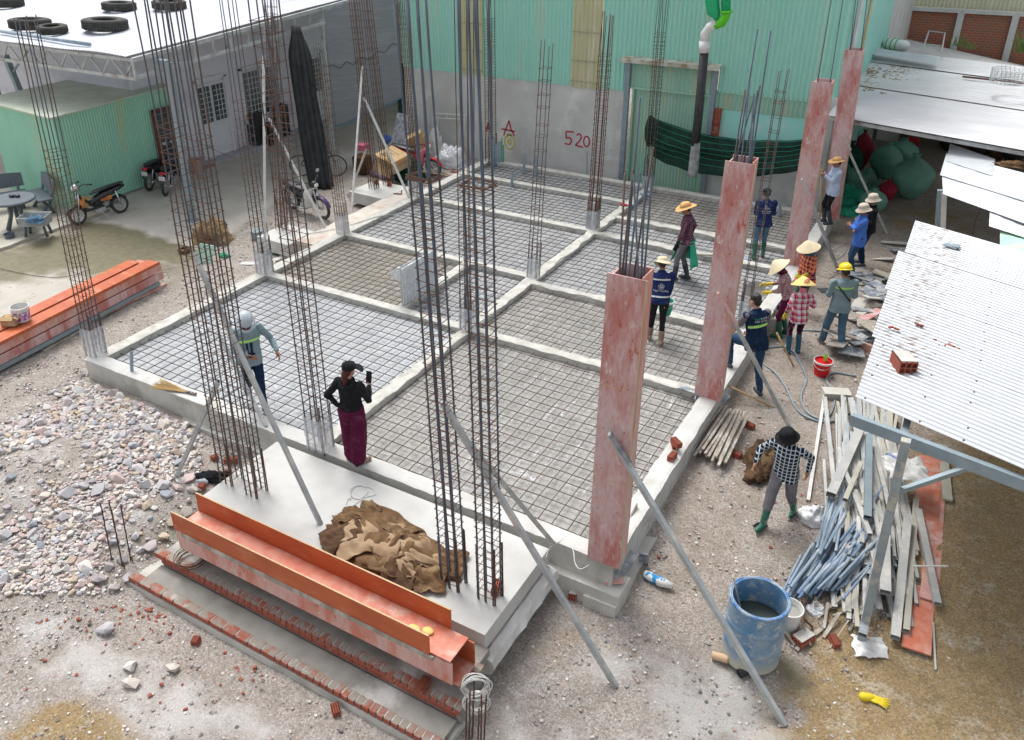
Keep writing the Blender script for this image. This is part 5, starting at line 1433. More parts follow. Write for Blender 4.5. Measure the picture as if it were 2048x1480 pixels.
def bucket(name, label, loc, r0, r1, h, mat, rim=None, tilt=(0, 0, 0), lidmat=None, handle=True, content=None, cat='bucket', bands=None, s=1):
    t = thing(name, label, cat, loc); t.rotation_euler = tilt
    mb = MB(); e = .004
    mb.lathe([(r0, 0), (r1, h), (r1-e, h), (r0-e, .01), (.001, .01)], n=32, cap0=True, cap1=False); obj('body', mb, CO[mat], t, smooth=False)
    mb = MB(); mb.lathe([(r1, h-.03), (r1+.008, h-.028), (r1+.008, h), (r1-.004, h+.002)], n=32, cap0=False, cap1=False); obj('rim', mb, CO[rim or mat], t)
    if handle:
        mb = MB(); pts = [V((r1*math.cos(a)*1.04, -abs(r1*math.sin(a))*.9-.0, h-.02-.10*math.sin(a))) for a in np.linspace(0, PI, 16)]; mb.tube(pts, .004, 6); mb.tube(pts[6:10], .011, 8); obj('handle', mb, CO['white'], t)
    if content: mb = MB(); mb.lathe([(r1*.93, h*.72), (.001, h*.74)], n=24, cap0=False); obj('content', mb, CO[content], t)
    return t
bk_ = bucket('bucket', 'white paint bucket with purple print standing on the orange forms', at(46, 640, .19)+V((0, 0, 0)), .13, .155, .28, 'white', None)
mb = MB(); mb.lathe([(.137, .03), (.153, .2)], n=32, cap0=False, cap1=False)
lm, nt, b = base('purple_label', .5); nt.links.new(mixc(nt, ramp(nt, nz(nt, coords(nt), 22, 4), .5, .52), (.30, .08, .32), (.7, .68, .72)), b.inputs['Base Color']); obj('label_print', mb, lm, bk_)
cbx = thing('carton', 'small open brown carton beside the paint bucket on the forms', 'box', at(22, 648, .19), .5)
mb = MB(); w_, d_, h_ = .26, .18, .14
for c_, s_ in (((0, -d_/2, h_/2), (w_, .005, h_)), ((0, d_/2, h_/2), (w_, .005, h_)), ((-w_/2, 0, h_/2), (.005, d_-.006, h_)), ((w_/2, 0, h_/2), (.005, d_-.006, h_)), ((0, 0, .004), (w_, d_, .006))): mb.box(c_, s_)
obj('body', mb, CO['card'], cbx)
mb = MB(); mb.box((0, -d_/2-.03, h_+.02), (w_, .08, .004), Matrix.Rotation(.5, 3, 'X')); mb.box((w_/2+.03, 0, h_+.01), (.08, d_, .004), Matrix.Rotation(.5, 3, 'Y')); mb.box((-.03, .04, h_), (.16, .12, .004), Matrix.Rotation(.15, 3, 'X')); obj('flap', mb, CO['card'], cbx)
p = atg(78, 695); hollow_brick('hollow_brick', p, .6, 'dark red brick under the edge of the orange form stack')
# ---------------------------------------------------------------- stones
def hullrock(seed):
    rs = random.Random(seed); bm = bmesh.new()
    for _ in range(13):
        p = V((rs.gauss(0, 1), rs.gauss(0, 1), rs.gauss(0, 1))).normalized()*rs.uniform(.9, 1.15)
        bm.verts.new((p.x*1.05, p.y*.8, p.z*.66))
    r = bmesh.ops.convex_hull(bm, input=bm.verts)
    for v in [v for v in bm.verts if not v.link_faces]: bm.verts.remove(v)
    bmesh.ops.bevel(bm, geom=list(bm.edges), offset=.02, segments=1, affect='EDGES')
    bm.verts.index_update()
    vs = [v.co.copy() for v in bm.verts]; fs = [tuple(v.index for v in f.verts) for f in bm.faces]; bm.free(); return vs, fs
RK = [hullrock(i) for i in range(10)]
def sm_(n, a, b_): return M(n, a, b_, 9, .35, .65, rough=.9, bs=.3, bscale=18)
RM = [sm_('stone_white', (.62, .60, .575), (.52, .50, .475)), sm_('stone_pink', (.54, .43, .40), (.45, .36, .34)), sm_('stone_blue', (.36, .38, .42), (.28, .30, .33)), sm_('stone_mauve', (.44, .39, .39), (.37, .33, .33)),
      sm_('stone_ochre', (.52, .43, .33), (.44, .36, .27)), sm_('stone_grey', (.47, .46, .47), (.39, .385, .39)), sm_('stone_cream', (.58, .53, .47), (.49, .44, .39))]
RMW = [0, 0, 0, 1, 1, 1, 2, 3, 3, 4, 5, 5, 5, 6, 6, 6]
def inpoly(x, y, P):
    c = False; j = len(P)-1
    for i in range(len(P)):
        if (P[i][1] > y) != (P[j][1] > y) and x < (P[j][0]-P[i][0])*(y-P[i][1])/(P[j][1]-P[i][1])+P[i][0]: c = not c
        j = i
    return c
PILE = [(150, 760), (200, 748), (255, 765), (310, 800), (372, 832), (402, 880), (395, 925), (352, 965), (300, 1000), (262, 1025), (205, 1075), (190, 1130), (215, 1180), (120, 1185), (60, 1185), (0, 1182), (0, 1060), (60, 1040), (110, 985), (190, 960), (215, 905), (150, 870), (90, 880), (30, 900), (0, 900), (0, 860), (60, 840), (130, 812), (135, 780)]
rs = random.Random(21); st_l = []
for tr in range(20000):
    px, py = rs.uniform(0, 405), rs.uniform(745, 1190)
    if not inpoly(px+rs.gauss(0, 6), py+rs.gauss(0, 6), PILE): 
        if rs.random() > .025 or not (inpoly(px, py, [(0, 840), (150, 760), (420, 880), (480, 930), (300, 1110), (230, 1200), (0, 1230)])): continue
    p = atg(px, py)
    if inslab(p.x, p.y): continue
    r = rs.choice((.03, .035, .04, .05, .055, .06, .07, .085)) if rs.random() > .05 else .115
    if any((p.x-q[0])**2+(p.y-q[1])**2 < (.60*(r+q[2]))**2 for q in st_l): continue
    st_l.append((p.x, p.y, r, px, py))
for (px, py, r) in ((637//1+0-0, 0, 0),): pass
st_l.sort(key=lambda q: -q[2])
smesh = {}
def stone_mesh(k, mi):
    if (k, mi) not in smesh:
        mb = MB(); mb.add(RK[k][0], RK[k][1]); smesh[(k, mi)] = mesh('stone', mb, RM[mi])
    return smesh[(k, mi)]
STN = ['white', 'pinkish', 'blue grey', 'mauve', 'ochre', 'grey', 'cream']
def stone_heap(x, y, r, px, py):
    mi = rs.choice(RMW)
    wh_ = 'close to the front kerb' if py < 850 and px > 120 else ('at the far left of the heap' if px < 120 and py < 1000 else ('beside the starter bars' if py > 1040 and px > 120 else ('at the lower left of the heap' if py > 1040 else 'in the middle of the heap')))
    put_stone(x, y, r, ('large ' if r > .09 else 'angular ')+STN[mi]+' stone '+wh_, 'stones heaped left of the slab', mi)
def put_stone(x, y, r, lab, grp, mi=None, lift=.25):
    k = rs.randrange(10); mi = rs.choice(RMW) if mi is None else mi
    o = bpy.data.objects.new('stone', stone_mesh(k, mi)); COL.objects.link(o)
    o.location = (x, y, gz(x, y)+r*lift+.01); o.scale = (r, r, r); o.rotation_euler = (rs.uniform(-.5, .5), rs.uniform(-.5, .5), rs.uniform(0, 6.28))
    return tag(o, lab, 'stone', grp)
for (x, y, r, px, py) in st_l[:285]: stone_heap(x, y, r, px, py)
mb = MB()
for (x, y, r, px, py) in st_l[285:]:
    k = rs.randrange(10); mb.cur = rs.choice(RMW); R = Matrix.Rotation(rs.uniform(0, 6), 3, 'Z') @ Matrix.Rotation(rs.uniform(-.5, .5), 3, 'X')
    c_ = V((x, y, gz(x, y)+r*.25)); mb.add([R @ (p*r)+c_ for p in RK[k][0]], RK[k][1])
T('small_stones', mb, RM, 'smaller stones filling the heap left of the slab', 'stones', kind='stuff', loc=(0, 0, 0))
for px, py, r, mi, lab in ((636//1*1-373, 1335, .10, 0, 'white stone lying alone in front of the steps'), (345, 1338, .09, 6, 'beige stone right of the lone white stone'), (332, 993, .10, 2, 'blue grey stone on bare gravel near the starter bars'), (215, 1262, .13, 5, 'flat grey stone by the brick crumbs left of the steps'), (265, 1370, .11, 6, 'flat buried stone below the lone white stone'), (1215, 1105, .001, 0, None), (1655, 1190, .001, 0, None)):
    if lab: p = atg(px, py); put_stone(p.x, p.y, r, lab, None, mi)
# fines between the stones
mb = MB(); rs = random.Random(61); n_ = 0
while n_ < 3200:
    px, py = rs.uniform(0, 405), rs.uniform(745, 1190)
    if not inpoly(px+rs.gauss(0, 14), py+rs.gauss(0, 14), PILE): n_ += .05; continue
    p = atg(px, py); n_ += 1
    if inslab(p.x, p.y): continue
    r = rs.uniform(.010, .030); k = rs.randrange(12); mb.cur = rs.choice((0, 0, 1, 1, 5, 6, 6)); R = Matrix.Rotation(rs.uniform(0, 6), 3, 'Z'); q = V((p.x, p.y, p.z+r*.3))
    mb.add([R @ (v*r)+q for v in rk[k][0]], rk[k][1])
T('stone_fines', mb, RM, 'fine stone chips filling the heap left of the slab', 'stone chips', kind='stuff', loc=(0, 0, 0))
# brick chips
rs = random.Random(31)
cm = []
for i in range(4):
    v_, f_ = chip(40+i); mb = MB(); mb.add(v_, f_); cm.append(mesh('brick_chip', mb, CO['brick']))
for (cx, cy, sx, sy, n) in ((300, 1230, 45, 14, 34), (330, 1245, 80, 25, 22), (170, 1250, 60, 20, 9), (400, 1275, 30, 15, 8), (540, 1360, 40, 15, 22), (430, 1400, 90, 40, 10), (230, 1330, 90, 50, 7), (1310, 1100, 60, 40, 4), (1560, 1000, 60, 40, 4), (700, 350, 40, 15, 4), (420, 930, 25, 15, 4)):
    for _ in range(n):
        px, py = rs.gauss(cx, sx), rs.gauss(cy, sy); p = atg(px, py)
        if inslab(p.x, p.y): continue
        r = rs.uniform(.008, .027)
        o = bpy.data.objects.new('brick_chip', rs.choice(cm)); COL.objects.link(o); o.location = (p.x, p.y, p.z+r*.4); o.scale = (r, r, r); o.rotation_euler = (rs.uniform(-.4, .4), rs.uniform(-.4, .4), rs.uniform(0, 6))
        tag(o, 'small red brick chip on the ground '+('in front of the steps' if py > 1150 and px < 1000 else 'away from the steps' if px > 1000 else 'left of the porch and slab'), 'brick chip', 'red brick chips on the ground')
# whole bricks
hollow_brick('hollow_brick', atg(393, 1287), .4, 'red brick half lying in front of the lowest step', L=.1)
hollow_brick('hollow_brick', atg(672, 1425), .9, 'orange red brick near the foot of the lowest step', L=.13)
hollow_brick('hollow_brick', atg(462, 925, .0)+V((0, 0, .0)), -.9, 'orange red brick leaning behind the leftmost front cage', L=.2)
hollow_brick('hollow_brick', atg(430, 920), -.3, 'orange brick fragment left of the front cages', L=.1)
hollow_brick('hollow_brick', atg(405, 978), .4, 'small orange brick at the corner of the porch slab', L=.1)
hollow_brick('hollow_brick', at(992, 1180, -.03), .35, 'red brick lying on the porch behind the right cage', L=.2)
hollow_brick('hollow_brick', atg(1148, 1190), .2, 'pinkish hollow brick on the ground below the porch corner', L=.2, mat='brick', W=.1, Hh=.1, cap_mat='mortar')
hollow_brick('hollow_brick', at(1344, 918, 0), -.1, 'hollow brick with its holes facing out on the right kerb', L=.16)
hollow_brick('hollow_brick', at(1349, 893, 0), .5, 'hollow brick under the stacked one on the right kerb', L=.16)
hollow_brick('hollow_brick', at(1352, 890, .08), .9, 'topmost hollow brick of the pile on the right kerb', L=.18)
hollow_brick('hollow_brick', atg(1497, 855), 1.3, 'red brick supporting the upper end of the timber stack', L=.18)
hollow_brick('hollow_brick', atg(1470, 913), 1.3, 'red brick supporting the lower end of the timber stack', L=.18)
hollow_brick('hollow_brick', atg(1605, 1282), -.5, 'pale brick among the scrap below the white bucket', L=.24, W=.15, Hh=.09, cap_mat='mortar')
hollow_brick('hollow_brick', atg(1668, 1288), .6, 'orange brick in the mud below the scrap pile', L=.16)
hollow_brick('hollow_brick', at(752, 368, 0), .2, 'orange brick standing on the pad between the two cages', L=.1, Hh=.1)
hollow_brick('hollow_brick', at(779, 372, 0), .1, 'orange brick on the pad right of the cages', L=.1, Hh=.1)
hollow_brick('hollow_brick', atg(700, 393), .3, 'red brick lying by the short grey prop', L=.16)

# ---------------------------------------------------------------- cloth heaps
def heap(mb, c, rx, ry, h, seed, n=44, fold=.5, rz=0):
    """a crumpled closed pile"""
    c = V(c); R = Matrix.Rotation(rz, 3, 'Z'); vs = []; m_ = 20
    for j in range(m_+1):
        ph = j/m_*PI/2
        for i in range(n):
            t = 2*PI*i/n; d_ = V((math.cos(t)*math.cos(ph), math.sin(t)*math.cos(ph), math.sin(ph)))
            k = 1+fold*.55*noise.noise(d_*1.7+V((seed, 0, 0)))+fold*.35*abs(noise.noise(d_*4.5+V((0, seed, 0))))+fold*.22*noise.noise(d_*9+V((0, 0, seed)))
            q = V((d_.x*rx*k, d_.y*ry*k, max(0, d_.z)*h*k*(1+fold*.5*noise.noise(d_*5+V((seed, seed, 0))))))
            vs.append(R @ q+c)
    mb.add(vs, [(j*n+i, j*n+(i+1) % n, (j+1)*n+(i+1) % n, (j+1)*n+i) for j in range(m_) for i in range(n)]+[tuple(m_*n+i for i in range(n))])
def drape(mb, px_poly_c, size, rz, z, seed, amp=.05, th=.008):
    """a crumpled sheet of cloth lying over a heap"""
    cx, cy = px_poly_c; R = Matrix.Rotation(rz, 3, 'Z')
    def fn(u, v):
        x = (u-.5)*size[0]*(1+.25*noise.noise(V((v*3, seed, 0)))); y = (v-.5)*size[1]*(1+.3*noise.noise(V((u*3, seed, 5))))
        q = R @ V((x, y, 0))
        r2 = (u-.5)**2+(v-.5)**2
        zz = z(cx+q.x, cy+q.y) if callable(z) else z
        n1 = noise.noise(V((u*3.5+seed, v*3.5, 0))); n2 = abs(noise.noise(V((u*5+v*4, v*2-seed, 2))))
        return V((cx+q.x, cy+q.y, max(zz+amp*n1+amp*1.3*n2+.02, zz*0+(zz-.0))))
    mb.slab(fn, 44, 44, th)
hp = at(775, 1105, -.03)
mb = MB(); heap(mb, (7.12, -1.28, -.03), .78, .42, .17, 4, 70, .7, -.1)
bh = T('burlap_heap', mb, CO['burlap'], 'big heap of crumpled brown burlap sacks on the porch slab', 'burlap', 'piles of burlap', smooth=True, loc=(7.12, -1.30, -.03), world=True)
def hz2(x, y): return -.03+.17*max(0, 1-((x-7.12)/.95)**2-((y+1.3)/.5)**2)
for (x, y, sx, sy, rz, mt, sd, lb) in ((6.95, -1.35, .75, .55, .4, 'burlap2', 3, 'pale tan sack folded on top of the burlap heap'), (7.55, -1.30, .5, .5, 1.0, 'burlap2', 8, 'tan sack on the right side of the burlap heap'),
      (6.85, -.95, 1.0, .42, -.2, 'burlap', 11, 'dark brown sack along the back of the burlap heap'), (7.75, -1.15, .7, .4, .3, 'burlap', 15, 'brown sack spread to the cage at the right of the heap'),
      (6.55, -1.45, .5, .4, .9, 'burlap_dark', 19, 'dark sack at the left end of the burlap heap'), (7.55, -1.62, .4, .35, .2, 'burlap_dark', 23, 'dark sack hanging to the trough at the front of the heap'), (6.5, -1.0, .5, .35, .5, 'burlap', 27, 'rust brown sack near the white cable loops'),
      (7.25, -1.28, .5, .6, -.5, 'burlap', 33, 'brown sack crossing the middle of the heap'), (7.9, -1.5, .35, .3, .5, 'burlap', 37, 'small dark sack lying at the foot of the right cages')):
    mb = MB(); drape(mb, (x, y), (sx, sy), rz, lambda a, b_: max(-.025, hz2(a, b_)+.03), sd, .045)
    T('burlap_sack', mb, CO[mt], lb, 'sack', 'burlap sacks on the porch heap', smooth=True)
p = atg(1527, 930); mb = MB(); heap(mb, p, .26, .42, .22, 9, 40, 1.0, .1)
T('burlap_heap', mb, CO['burlap_dark'], 'dark crumpled burlap on the ground beside the man in checked shirt', 'burlap', 'piles of burlap', smooth=True)
mb = MB(); drape(mb, (p.x+.02, p.y), (.5, .7), .3, lambda a, b_: gz(a, b_)+.16*max(0, 1-((a-p.x)**2+(b_-p.y)**2)*6), 41, .06)
T('burlap_sack', mb, M('olive_burlap', (.19, .135, .06), (.12, .08, .04), 5, rough=.95), 'olive brown sack thrown over the ground burlap', 'sack', smooth=True)
p = atg(425, 480); mb = MB(); heap(mb, p, .42, .45, .42, 13, 40, .8, .1)
T('burlap_heap', mb, M('ochre_burlap', (.36, .23, .10), (.22, .14, .07), 4, c3=(.15, .09, .05), s3=2), 'ochre burlap pile at the foot of the canopy post', 'burlap', 'piles of burlap', smooth=True)
p = atg(1700, 425, 0); 
for (px, py, rx, ry, h, mt, sd, lb) in ((1655, 395, .35, .3, .45, 'cloth_green', 1, 'green tarpaulin heap between the two far red columns'), (1700, 405, .5, .45, .35, 'cloth_green', 2, 'larger green tarpaulin heap right of the fourth column'), (1708, 428, .4, .25, .12, 'cloth_green', 3, 'flat green tarpaulin spilling onto the ground'), (1730, 410, .22, .2, .2, 'blue_cloth', 4, 'blue cloth beside the green tarpaulin heap'), (1715, 375, .5, .4, .4, 'bag_green', 5, 'dull green netting heap at the shed opening')):
    p = atg(px, py); mb = MB(); heap(mb, p, rx, ry, h, sd+50, 36, 1.0)
    T('tarp_heap', mb, CO[mt], lb, 'tarpaulin', smooth=True)
def sack(label, px, py, r, h, mat, seed, sx=1, mouth=True, name='sack', tilt=0, up=0):
    p = atg(px, py); t = thing(name, label, 'sack', p+V((0, 0, up)), 0); t.rotation_euler = (0, tilt, 0)
    mb = MB(); rings = []
    for i in range(22):
        v = i/21; pr_ = (math.sin(min(1, v*1.35+.22)*PI/2*1.0) if v < .6 else math.cos((v-.6)/.4*PI/2*.93))*1.0
        rr = r*max(.12, pr_ if v < .6 else .97*pr_+.02); rg = []
        for j in range(36):
            a = 2*PI*j/36; k = 1+.08*noise.noise(V((math.cos(a)*1.5, math.sin(a)*1.5, v*3+seed)))+.03*noise.noise(V((a*3, v*9, seed)))
            rg.append(V((rr*k*math.cos(a)*sx, rr*k*math.sin(a), h*v)))
        rings.append(rg)
    mb.loft(rings); obj('body', mb, CO[mat], t, smooth=True)
    mb = MB(); mb.lathe([(r*.10, h*.95), (r*.09, h*.99), (r*.22, h*1.07), (r*.16, h*1.07)], n=14, wob=lambda a, q: .02*math.sin(a*3)); obj('tied_neck', mb, CO[mat], t, smooth=True)
    return t
sack('large green plastic sack farthest left in the dark shed', 1765, 355, .42, .95, 'bag_green', 1)
sack('biggest green plastic sack standing on the shed floor', 1815, 395, .52, 1.1, 'bag_green', 2, 1.0)
sack('squat green sack behind the biggest one', 1800, 330, .42, .75, 'bag_green', 3)
sack('small green sack behind the man in white hat', 1742, 425, .34, .6, 'bag_green', 4)
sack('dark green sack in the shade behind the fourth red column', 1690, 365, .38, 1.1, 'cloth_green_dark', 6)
sack('red net sack in front of the green sacks', 1770, 402, .24, .55, 'bag_red', 5)
sack('tall reddish sack in the shade behind the fourth prop', 1716, 340, .3, 1.1, 'bag_red', 7)
bs_ = thing('basin', 'shiny metal basin standing on a red stool in the dark shed', 'basin', at(1826, 268, -.1))
mb = MB(); mb.lathe([(.18, .0), (.32, .1), (.34, .1), (.17, -.01)], n=28, cap0=False, cap1=False); mb.lathe([(.17, .0), (.001, .0)], n=28, cap0=False, cap1=False); obj('bowl', mb, CO['chrome'], bs_, smooth=True)
stl_ = thing('stool', 'low red plastic stool under the metal basin', 'stool', atg(1824, 292)); mb = MB(); mb.box((0, 0, .25), (.32, .26, .03)); 
mb.box((0, 0, .2), (.3, .24, .07)); obj('seat', mb, CO['red'], stl_)
for a in (-1, 1):
    for b_ in (-1, 1): mb = MB(); mb.bar((a*.15, b_*.12, 0), (a*.12, b_*.1, .2), .04, .04); obj('leg', mb, CO['red'], stl_)
mb = MB(); p = atg(1775, 278); mb.box(p+V((0, 0, .45)), (.65, .55, .9)); mb.box(p+V((-.02, -.29, .5)), (.4, .02, .4), None); T('cabinet', mb, CO['white'], 'white metal cabinet in the dark shed', 'cabinet', bevel=.01)
mb = MB(); p = atg(1842, 262); mb.box(p+V((0, 0, .4)), (.6, .3, .8)); T('panel', mb, CO['cream'], 'cream panel standing in the dark shed right of the basin', 'panel', bevel=.01)
rs = random.Random(77)
for i in range(5):
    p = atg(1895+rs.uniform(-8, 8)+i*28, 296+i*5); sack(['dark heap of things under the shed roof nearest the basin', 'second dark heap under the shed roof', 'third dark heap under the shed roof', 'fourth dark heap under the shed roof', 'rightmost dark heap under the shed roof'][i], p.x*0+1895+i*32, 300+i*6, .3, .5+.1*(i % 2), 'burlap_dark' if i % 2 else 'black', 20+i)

# green net hung between the cage and the third column
nA, nB = aty(1308, 236, 13.35), aty(1645, 272, 13.3); nA2, nB2 = aty(1300, 310, 13.35), aty(1640, 330, 13.3)
def fn(u, v):
    top = nA.lerp(nB, u)+V((0, 0, -.30*math.sin(PI*u)**.8)); bot = nA2.lerp(nB2, u)+V((0, 0, -.42*math.sin(PI*min(1, u*1.02))**.7))
    p = top.lerp(bot, v); f = math.sin(v*9+u*5)*.05*(.4+v)+.03*noise.noise(V((u*9, v*5, 4)))
    return p+V((.01*math.sin(u*40), f+.08*noise.noise(V((u*5, v*4, 0))), .015*noise.noise(V((u*14, v*3, 5)))))
nm_, nt, b = base('shade_net', .8, 0, .2)
co = coords(nt); sp = nt.nodes.new('ShaderNodeUVMap')
n_ = nz(nt, co, 60, 3, .6); col = mixc(nt, ramp(nt, nz(nt, co, 4, 5), .4, .6), (.006, .03, .021), (.01, .042, .03)); nt.links.new(col, b.inputs['Base Color'])
a_ = nt.nodes.new('ShaderNodeMapRange'); a_.inputs[1].default_value = .35; a_.inputs[2].default_value = .6; a_.inputs[3].default_value = .55; a_.inputs[4].default_value = 1
nt.links.new(n_, a_.inputs[0]); nt.links.new(a_.outputs[0], b.inputs['Alpha'])
nett = thing('shade_net', 'dark green shade net sagging between the gate cage and third column', 'net', (6.8, 13, .5))
mb = MB(); mb.slab(fn, 90, 30, .006, (0, 1, 0)); obj('net_cloth', mb, nm_, nett, world=True, smooth=True)
for k in range(6):
    v = .03+k*.15; mb = MB(); mb.tube([fn(i/50, v)+V((0, -.012, 0)) for i in range(51)], .006, 5); obj('seam', mb, M('net_seam', (.03, .30, .18)), nett, world=True)
mb = MB(); mb.ell((nA.x-.08, nA.y, nA.z-.35), (.14, .1, .42)); obj('bunched_end', mb, nm_, nett, world=True, smooth=True)

# ---------------------------------------------------------------- scrap pile on the right
rs = random.Random(55)
def hgt(px, py): 
    c_ = math.exp(-((px-1735)/75)**2)*math.exp(-((py-1010)/190)**2); return c_*.42
def section(label, a, b_, za, zb, w, h, mat, name='metal_section', cat='metal section', group='grey metal sections in the scrap pile'):
    A = atg(*a, za); B = atg(*b_, zb); mb = MB(); mb.sqpipe(A, B, w, h, .004); T(name, mb, CO[mat], label, cat, group)
nsec = 0
for i in range(64):
    bx0 = rs.uniform(1650, 1835); by0 = rs.uniform(1010, 1275)-max(0, (1700-bx0))*1.4
    tx0 = 1715+(bx0-1740)*.62+rs.uniform(-32, 32); ty0 = by0-rs.uniform(170, 340)
    if ty0 < 790: ty0 = rs.uniform(790, 850)
    zz = hgt(bx0, by0)*rs.uniform(.2, 1)+.03; zt_ = hgt(tx0, ty0)*rs.uniform(.4, 1)+.04
    mk_ = rs.choice(('alu', 'alu', 'alu', 'alu_tan', 'galv'))
    section({'alu': 'grey', 'alu_tan': 'tan', 'galv': 'shiny'}[mk_]+' metal section ending in the '+('lower' if by0 > 1170 else 'middle')+' '+('left' if bx0 < 1740 else 'right')+' of the scrap pile', (bx0, by0), (tx0, ty0), zz, zt_, rs.choice((.04, .05, .06, .075)), rs.choice((.03, .04, .05)), mk_)
for i in range(20):
    bx0 = rs.uniform(1680, 1800); tx0 = bx0+rs.uniform(-25, 25)
    section('grey metal section lying in the scrap pile', (bx0, rs.uniform(880, 990)), (tx0, rs.uniform(790, 830)), .1, .12, .04, .04, rs.choice(('alu', 'alu_tan', 'galv')))
for lab, a, b_, za, zb, w, h, mat in (
    ('widest grey section slanting on top of the scrap pile', (1662, 990), (1722, 855), .42, .35, .12, .08, 'alu'),
    ('blue grey section lying straight down the middle of the pile', (1735, 1035), (1738, 870), .45, .38, .09, .06, 'bluesteel'),
    ('long grey section at the right front of the pile', (1790, 1275), (1815, 1035), .12, .2, .10, .07, 'alu'),
    ('long tan section at the right side of the pile', (1812, 1262), (1832, 1000), .1, .12, .07, .06, 'alu_tan'),
    ('grey section leaning out over the red boards', (1875, 1208), (1836, 1020), .1, .16, .08, .06, 'alu'),
    ('wide grey section low in the middle of the pile', (1770, 1185), (1768, 1050), .32, .34, .12, .08, 'alu'),
    ('dark patched section crossing the pile lengthwise', (1725, 1270), (1762, 1075), .28, .35, .09, .06, 'plyblue'),
    ('short grey section on the left edge of the pile', (1690, 1000), (1722, 925), .46, .42, .06, .05, 'alu_tan'),
    ('grey section crossing toward the post', (1740, 1070), (1688, 940), .4, .4, .06, .05, 'alu'),
    ('thin white rod standing out right of the pile', (1896, 1132), (1826, 1132), .2, .25, .015, .015, 'whitepole')):
    section(lab, a, b_, za, zb, w, h, mat, group=None)
section('long white tube lying on the ground behind the checked man', (1616, 1002), (1649, 790), .03, .03, .045, .045, 'whitepole', 'tube', 'tube', None)
section('thin pale tube lying between the hose and the scrap pile', (1665, 905), (1650, 838), .03, .03, .035, .035, 'whitepole', 'tube', 'tube', None)
section('bent end tube lying right of the red boards', (1871, 1340), (1866, 1245), .02, .02, .02, .02, 'alu', 'tube', 'tube', None)
for i in range(78):
    f = rs.random(); bx0 = 1570+130*f+rs.uniform(-12, 12); by0 = 1205-55*f*rs.random()-rs.uniform(0, 40)
    ang = rs.uniform(-.1, .28); L = rs.uniform(70, 130); 
    up = i/78*.30
    section_ = (bx0+L*math.sin(ang+.55), by0-L*math.cos(ang+.55))
    A = atg(bx0, by0, .03+up*rs.uniform(.3, 1)); B = atg(section_[0], section_[1], .04+up)
    mb = MB(); mb.pipe(A, B, rs.choice((.013, .017, .017, .021)), .003, 8)
    T('plastic_pipe', mb, CO[rs.choice(('bluepipe', 'bluepipe', 'bluepipe2'))], 'blue plastic pipe '+('on top' if up > .15 else 'at the bottom')+' of the '+('left' if bx0 < 1635 else 'right')+' part of the pipe heap', 'pipe', 'blue plastic pipes in the scrap pile', smooth=False)
for i in range(26):
    bx0 = rs.uniform(1625, 1735); by0 = rs.uniform(1040, 1130); A = atg(bx0, by0, .28); B = atg(bx0+rs.uniform(5, 55), by0-rs.uniform(60, 110), .32)
    mb = MB(); mb.pipe(A, B, .017, .003, 8); T('plastic_pipe', mb, CO[rs.choice(('bluepipe', 'bluepipe2'))], 'blue plastic pipe in the upper end of the pipe heap', 'pipe', 'blue plastic pipes in the scrap pile')
for lab, a, b_, z, w, mt in (('long orange red board under the right side of the pile', (1832, 1302), (1862, 915), .06, .3, 'orange2'), ('second red board lying partly under the first', (1858, 1200), (1880, 905), .03, .2, 'ply2')):
    A = atg(*a, z); B = atg(*b_, z); mb = MB(); mb.bar(A, B, w, .02); T('red_board', mb, CO['orange2'] if 'long' in lab else CO[mt], lab, 'board')
mb = MB(); mb.bar(atg(1895, 1000, .05), atg(1885, 890, .05), .12, .03); T('tan_board', mb, CO['alu_tan'], 'tan board lying right of the red boards', 'board')
mb = MB(); p = atg(1812, 935, .45); drape(mb, (p.x, p.y), (.5, .55), .3, p.z-.05, 61, .08); 
sb0 = T('white_sack', mb, CO['white'], 'white woven sack with blue stripes thrown on the scrap pile', 'sack', smooth=True)
mb = MB(); p2 = atg(1790, 915, .56); 
for k in range(2): mb.tube([p2+V((-.12+.03*i, .02*math.sin(i)-k*.03, .02)) for i in range(9)], .006, 5)
q = obj('blue_stripe', mb, CO['blue_cloth'], sb0, world=True)
mb = MB(); p = atg(1623, 1040); heap(mb, p, .17, .15, .2, 71, 30, .5); T('plastic_bag', mb, CO['wrap2'], 'clear plastic bag of leftovers left of the blue pipes', 'bag', smooth=True)
mb = MB(); p = atg(1738, 1297); drape(mb, (p.x, p.y), (.36, .26), .4, lambda a, b_: gz(a, b_)+.005, 73, .03, .004); T('white_bag', mb, CO['white'], 'torn white bag lying in the mud below the scrap pile', 'bag', smooth=True)
mb = MB(); p = atg(1632, 1222); heap(mb, p, .1, .08, .08, 75, 20, .9); T('plastic_bag', mb, CO['wrap2'], 'small clear plastic bag between bucket and blue pipes', 'bag', smooth=True)
rs = random.Random(88)
for i in range(16):
    a = (rs.uniform(1590, 1700), rs.uniform(1220, 1300)); b_ = (a[0]+rs.uniform(-50, 60), a[1]-rs.uniform(10, 60)); mb = MB(); mb.bar(atg(*a, .02), atg(*b_, rs.uniform(.02, .15)), rs.uniform(.015, .05), .015)
    T('scrap_stick', mb, rs.choice((CO['rebar_rust'], CO['timber'], CO['batten'])), 'short rusty or wooden scrap piece below the pile', 'scrap', 'short scrap pieces below the pile')
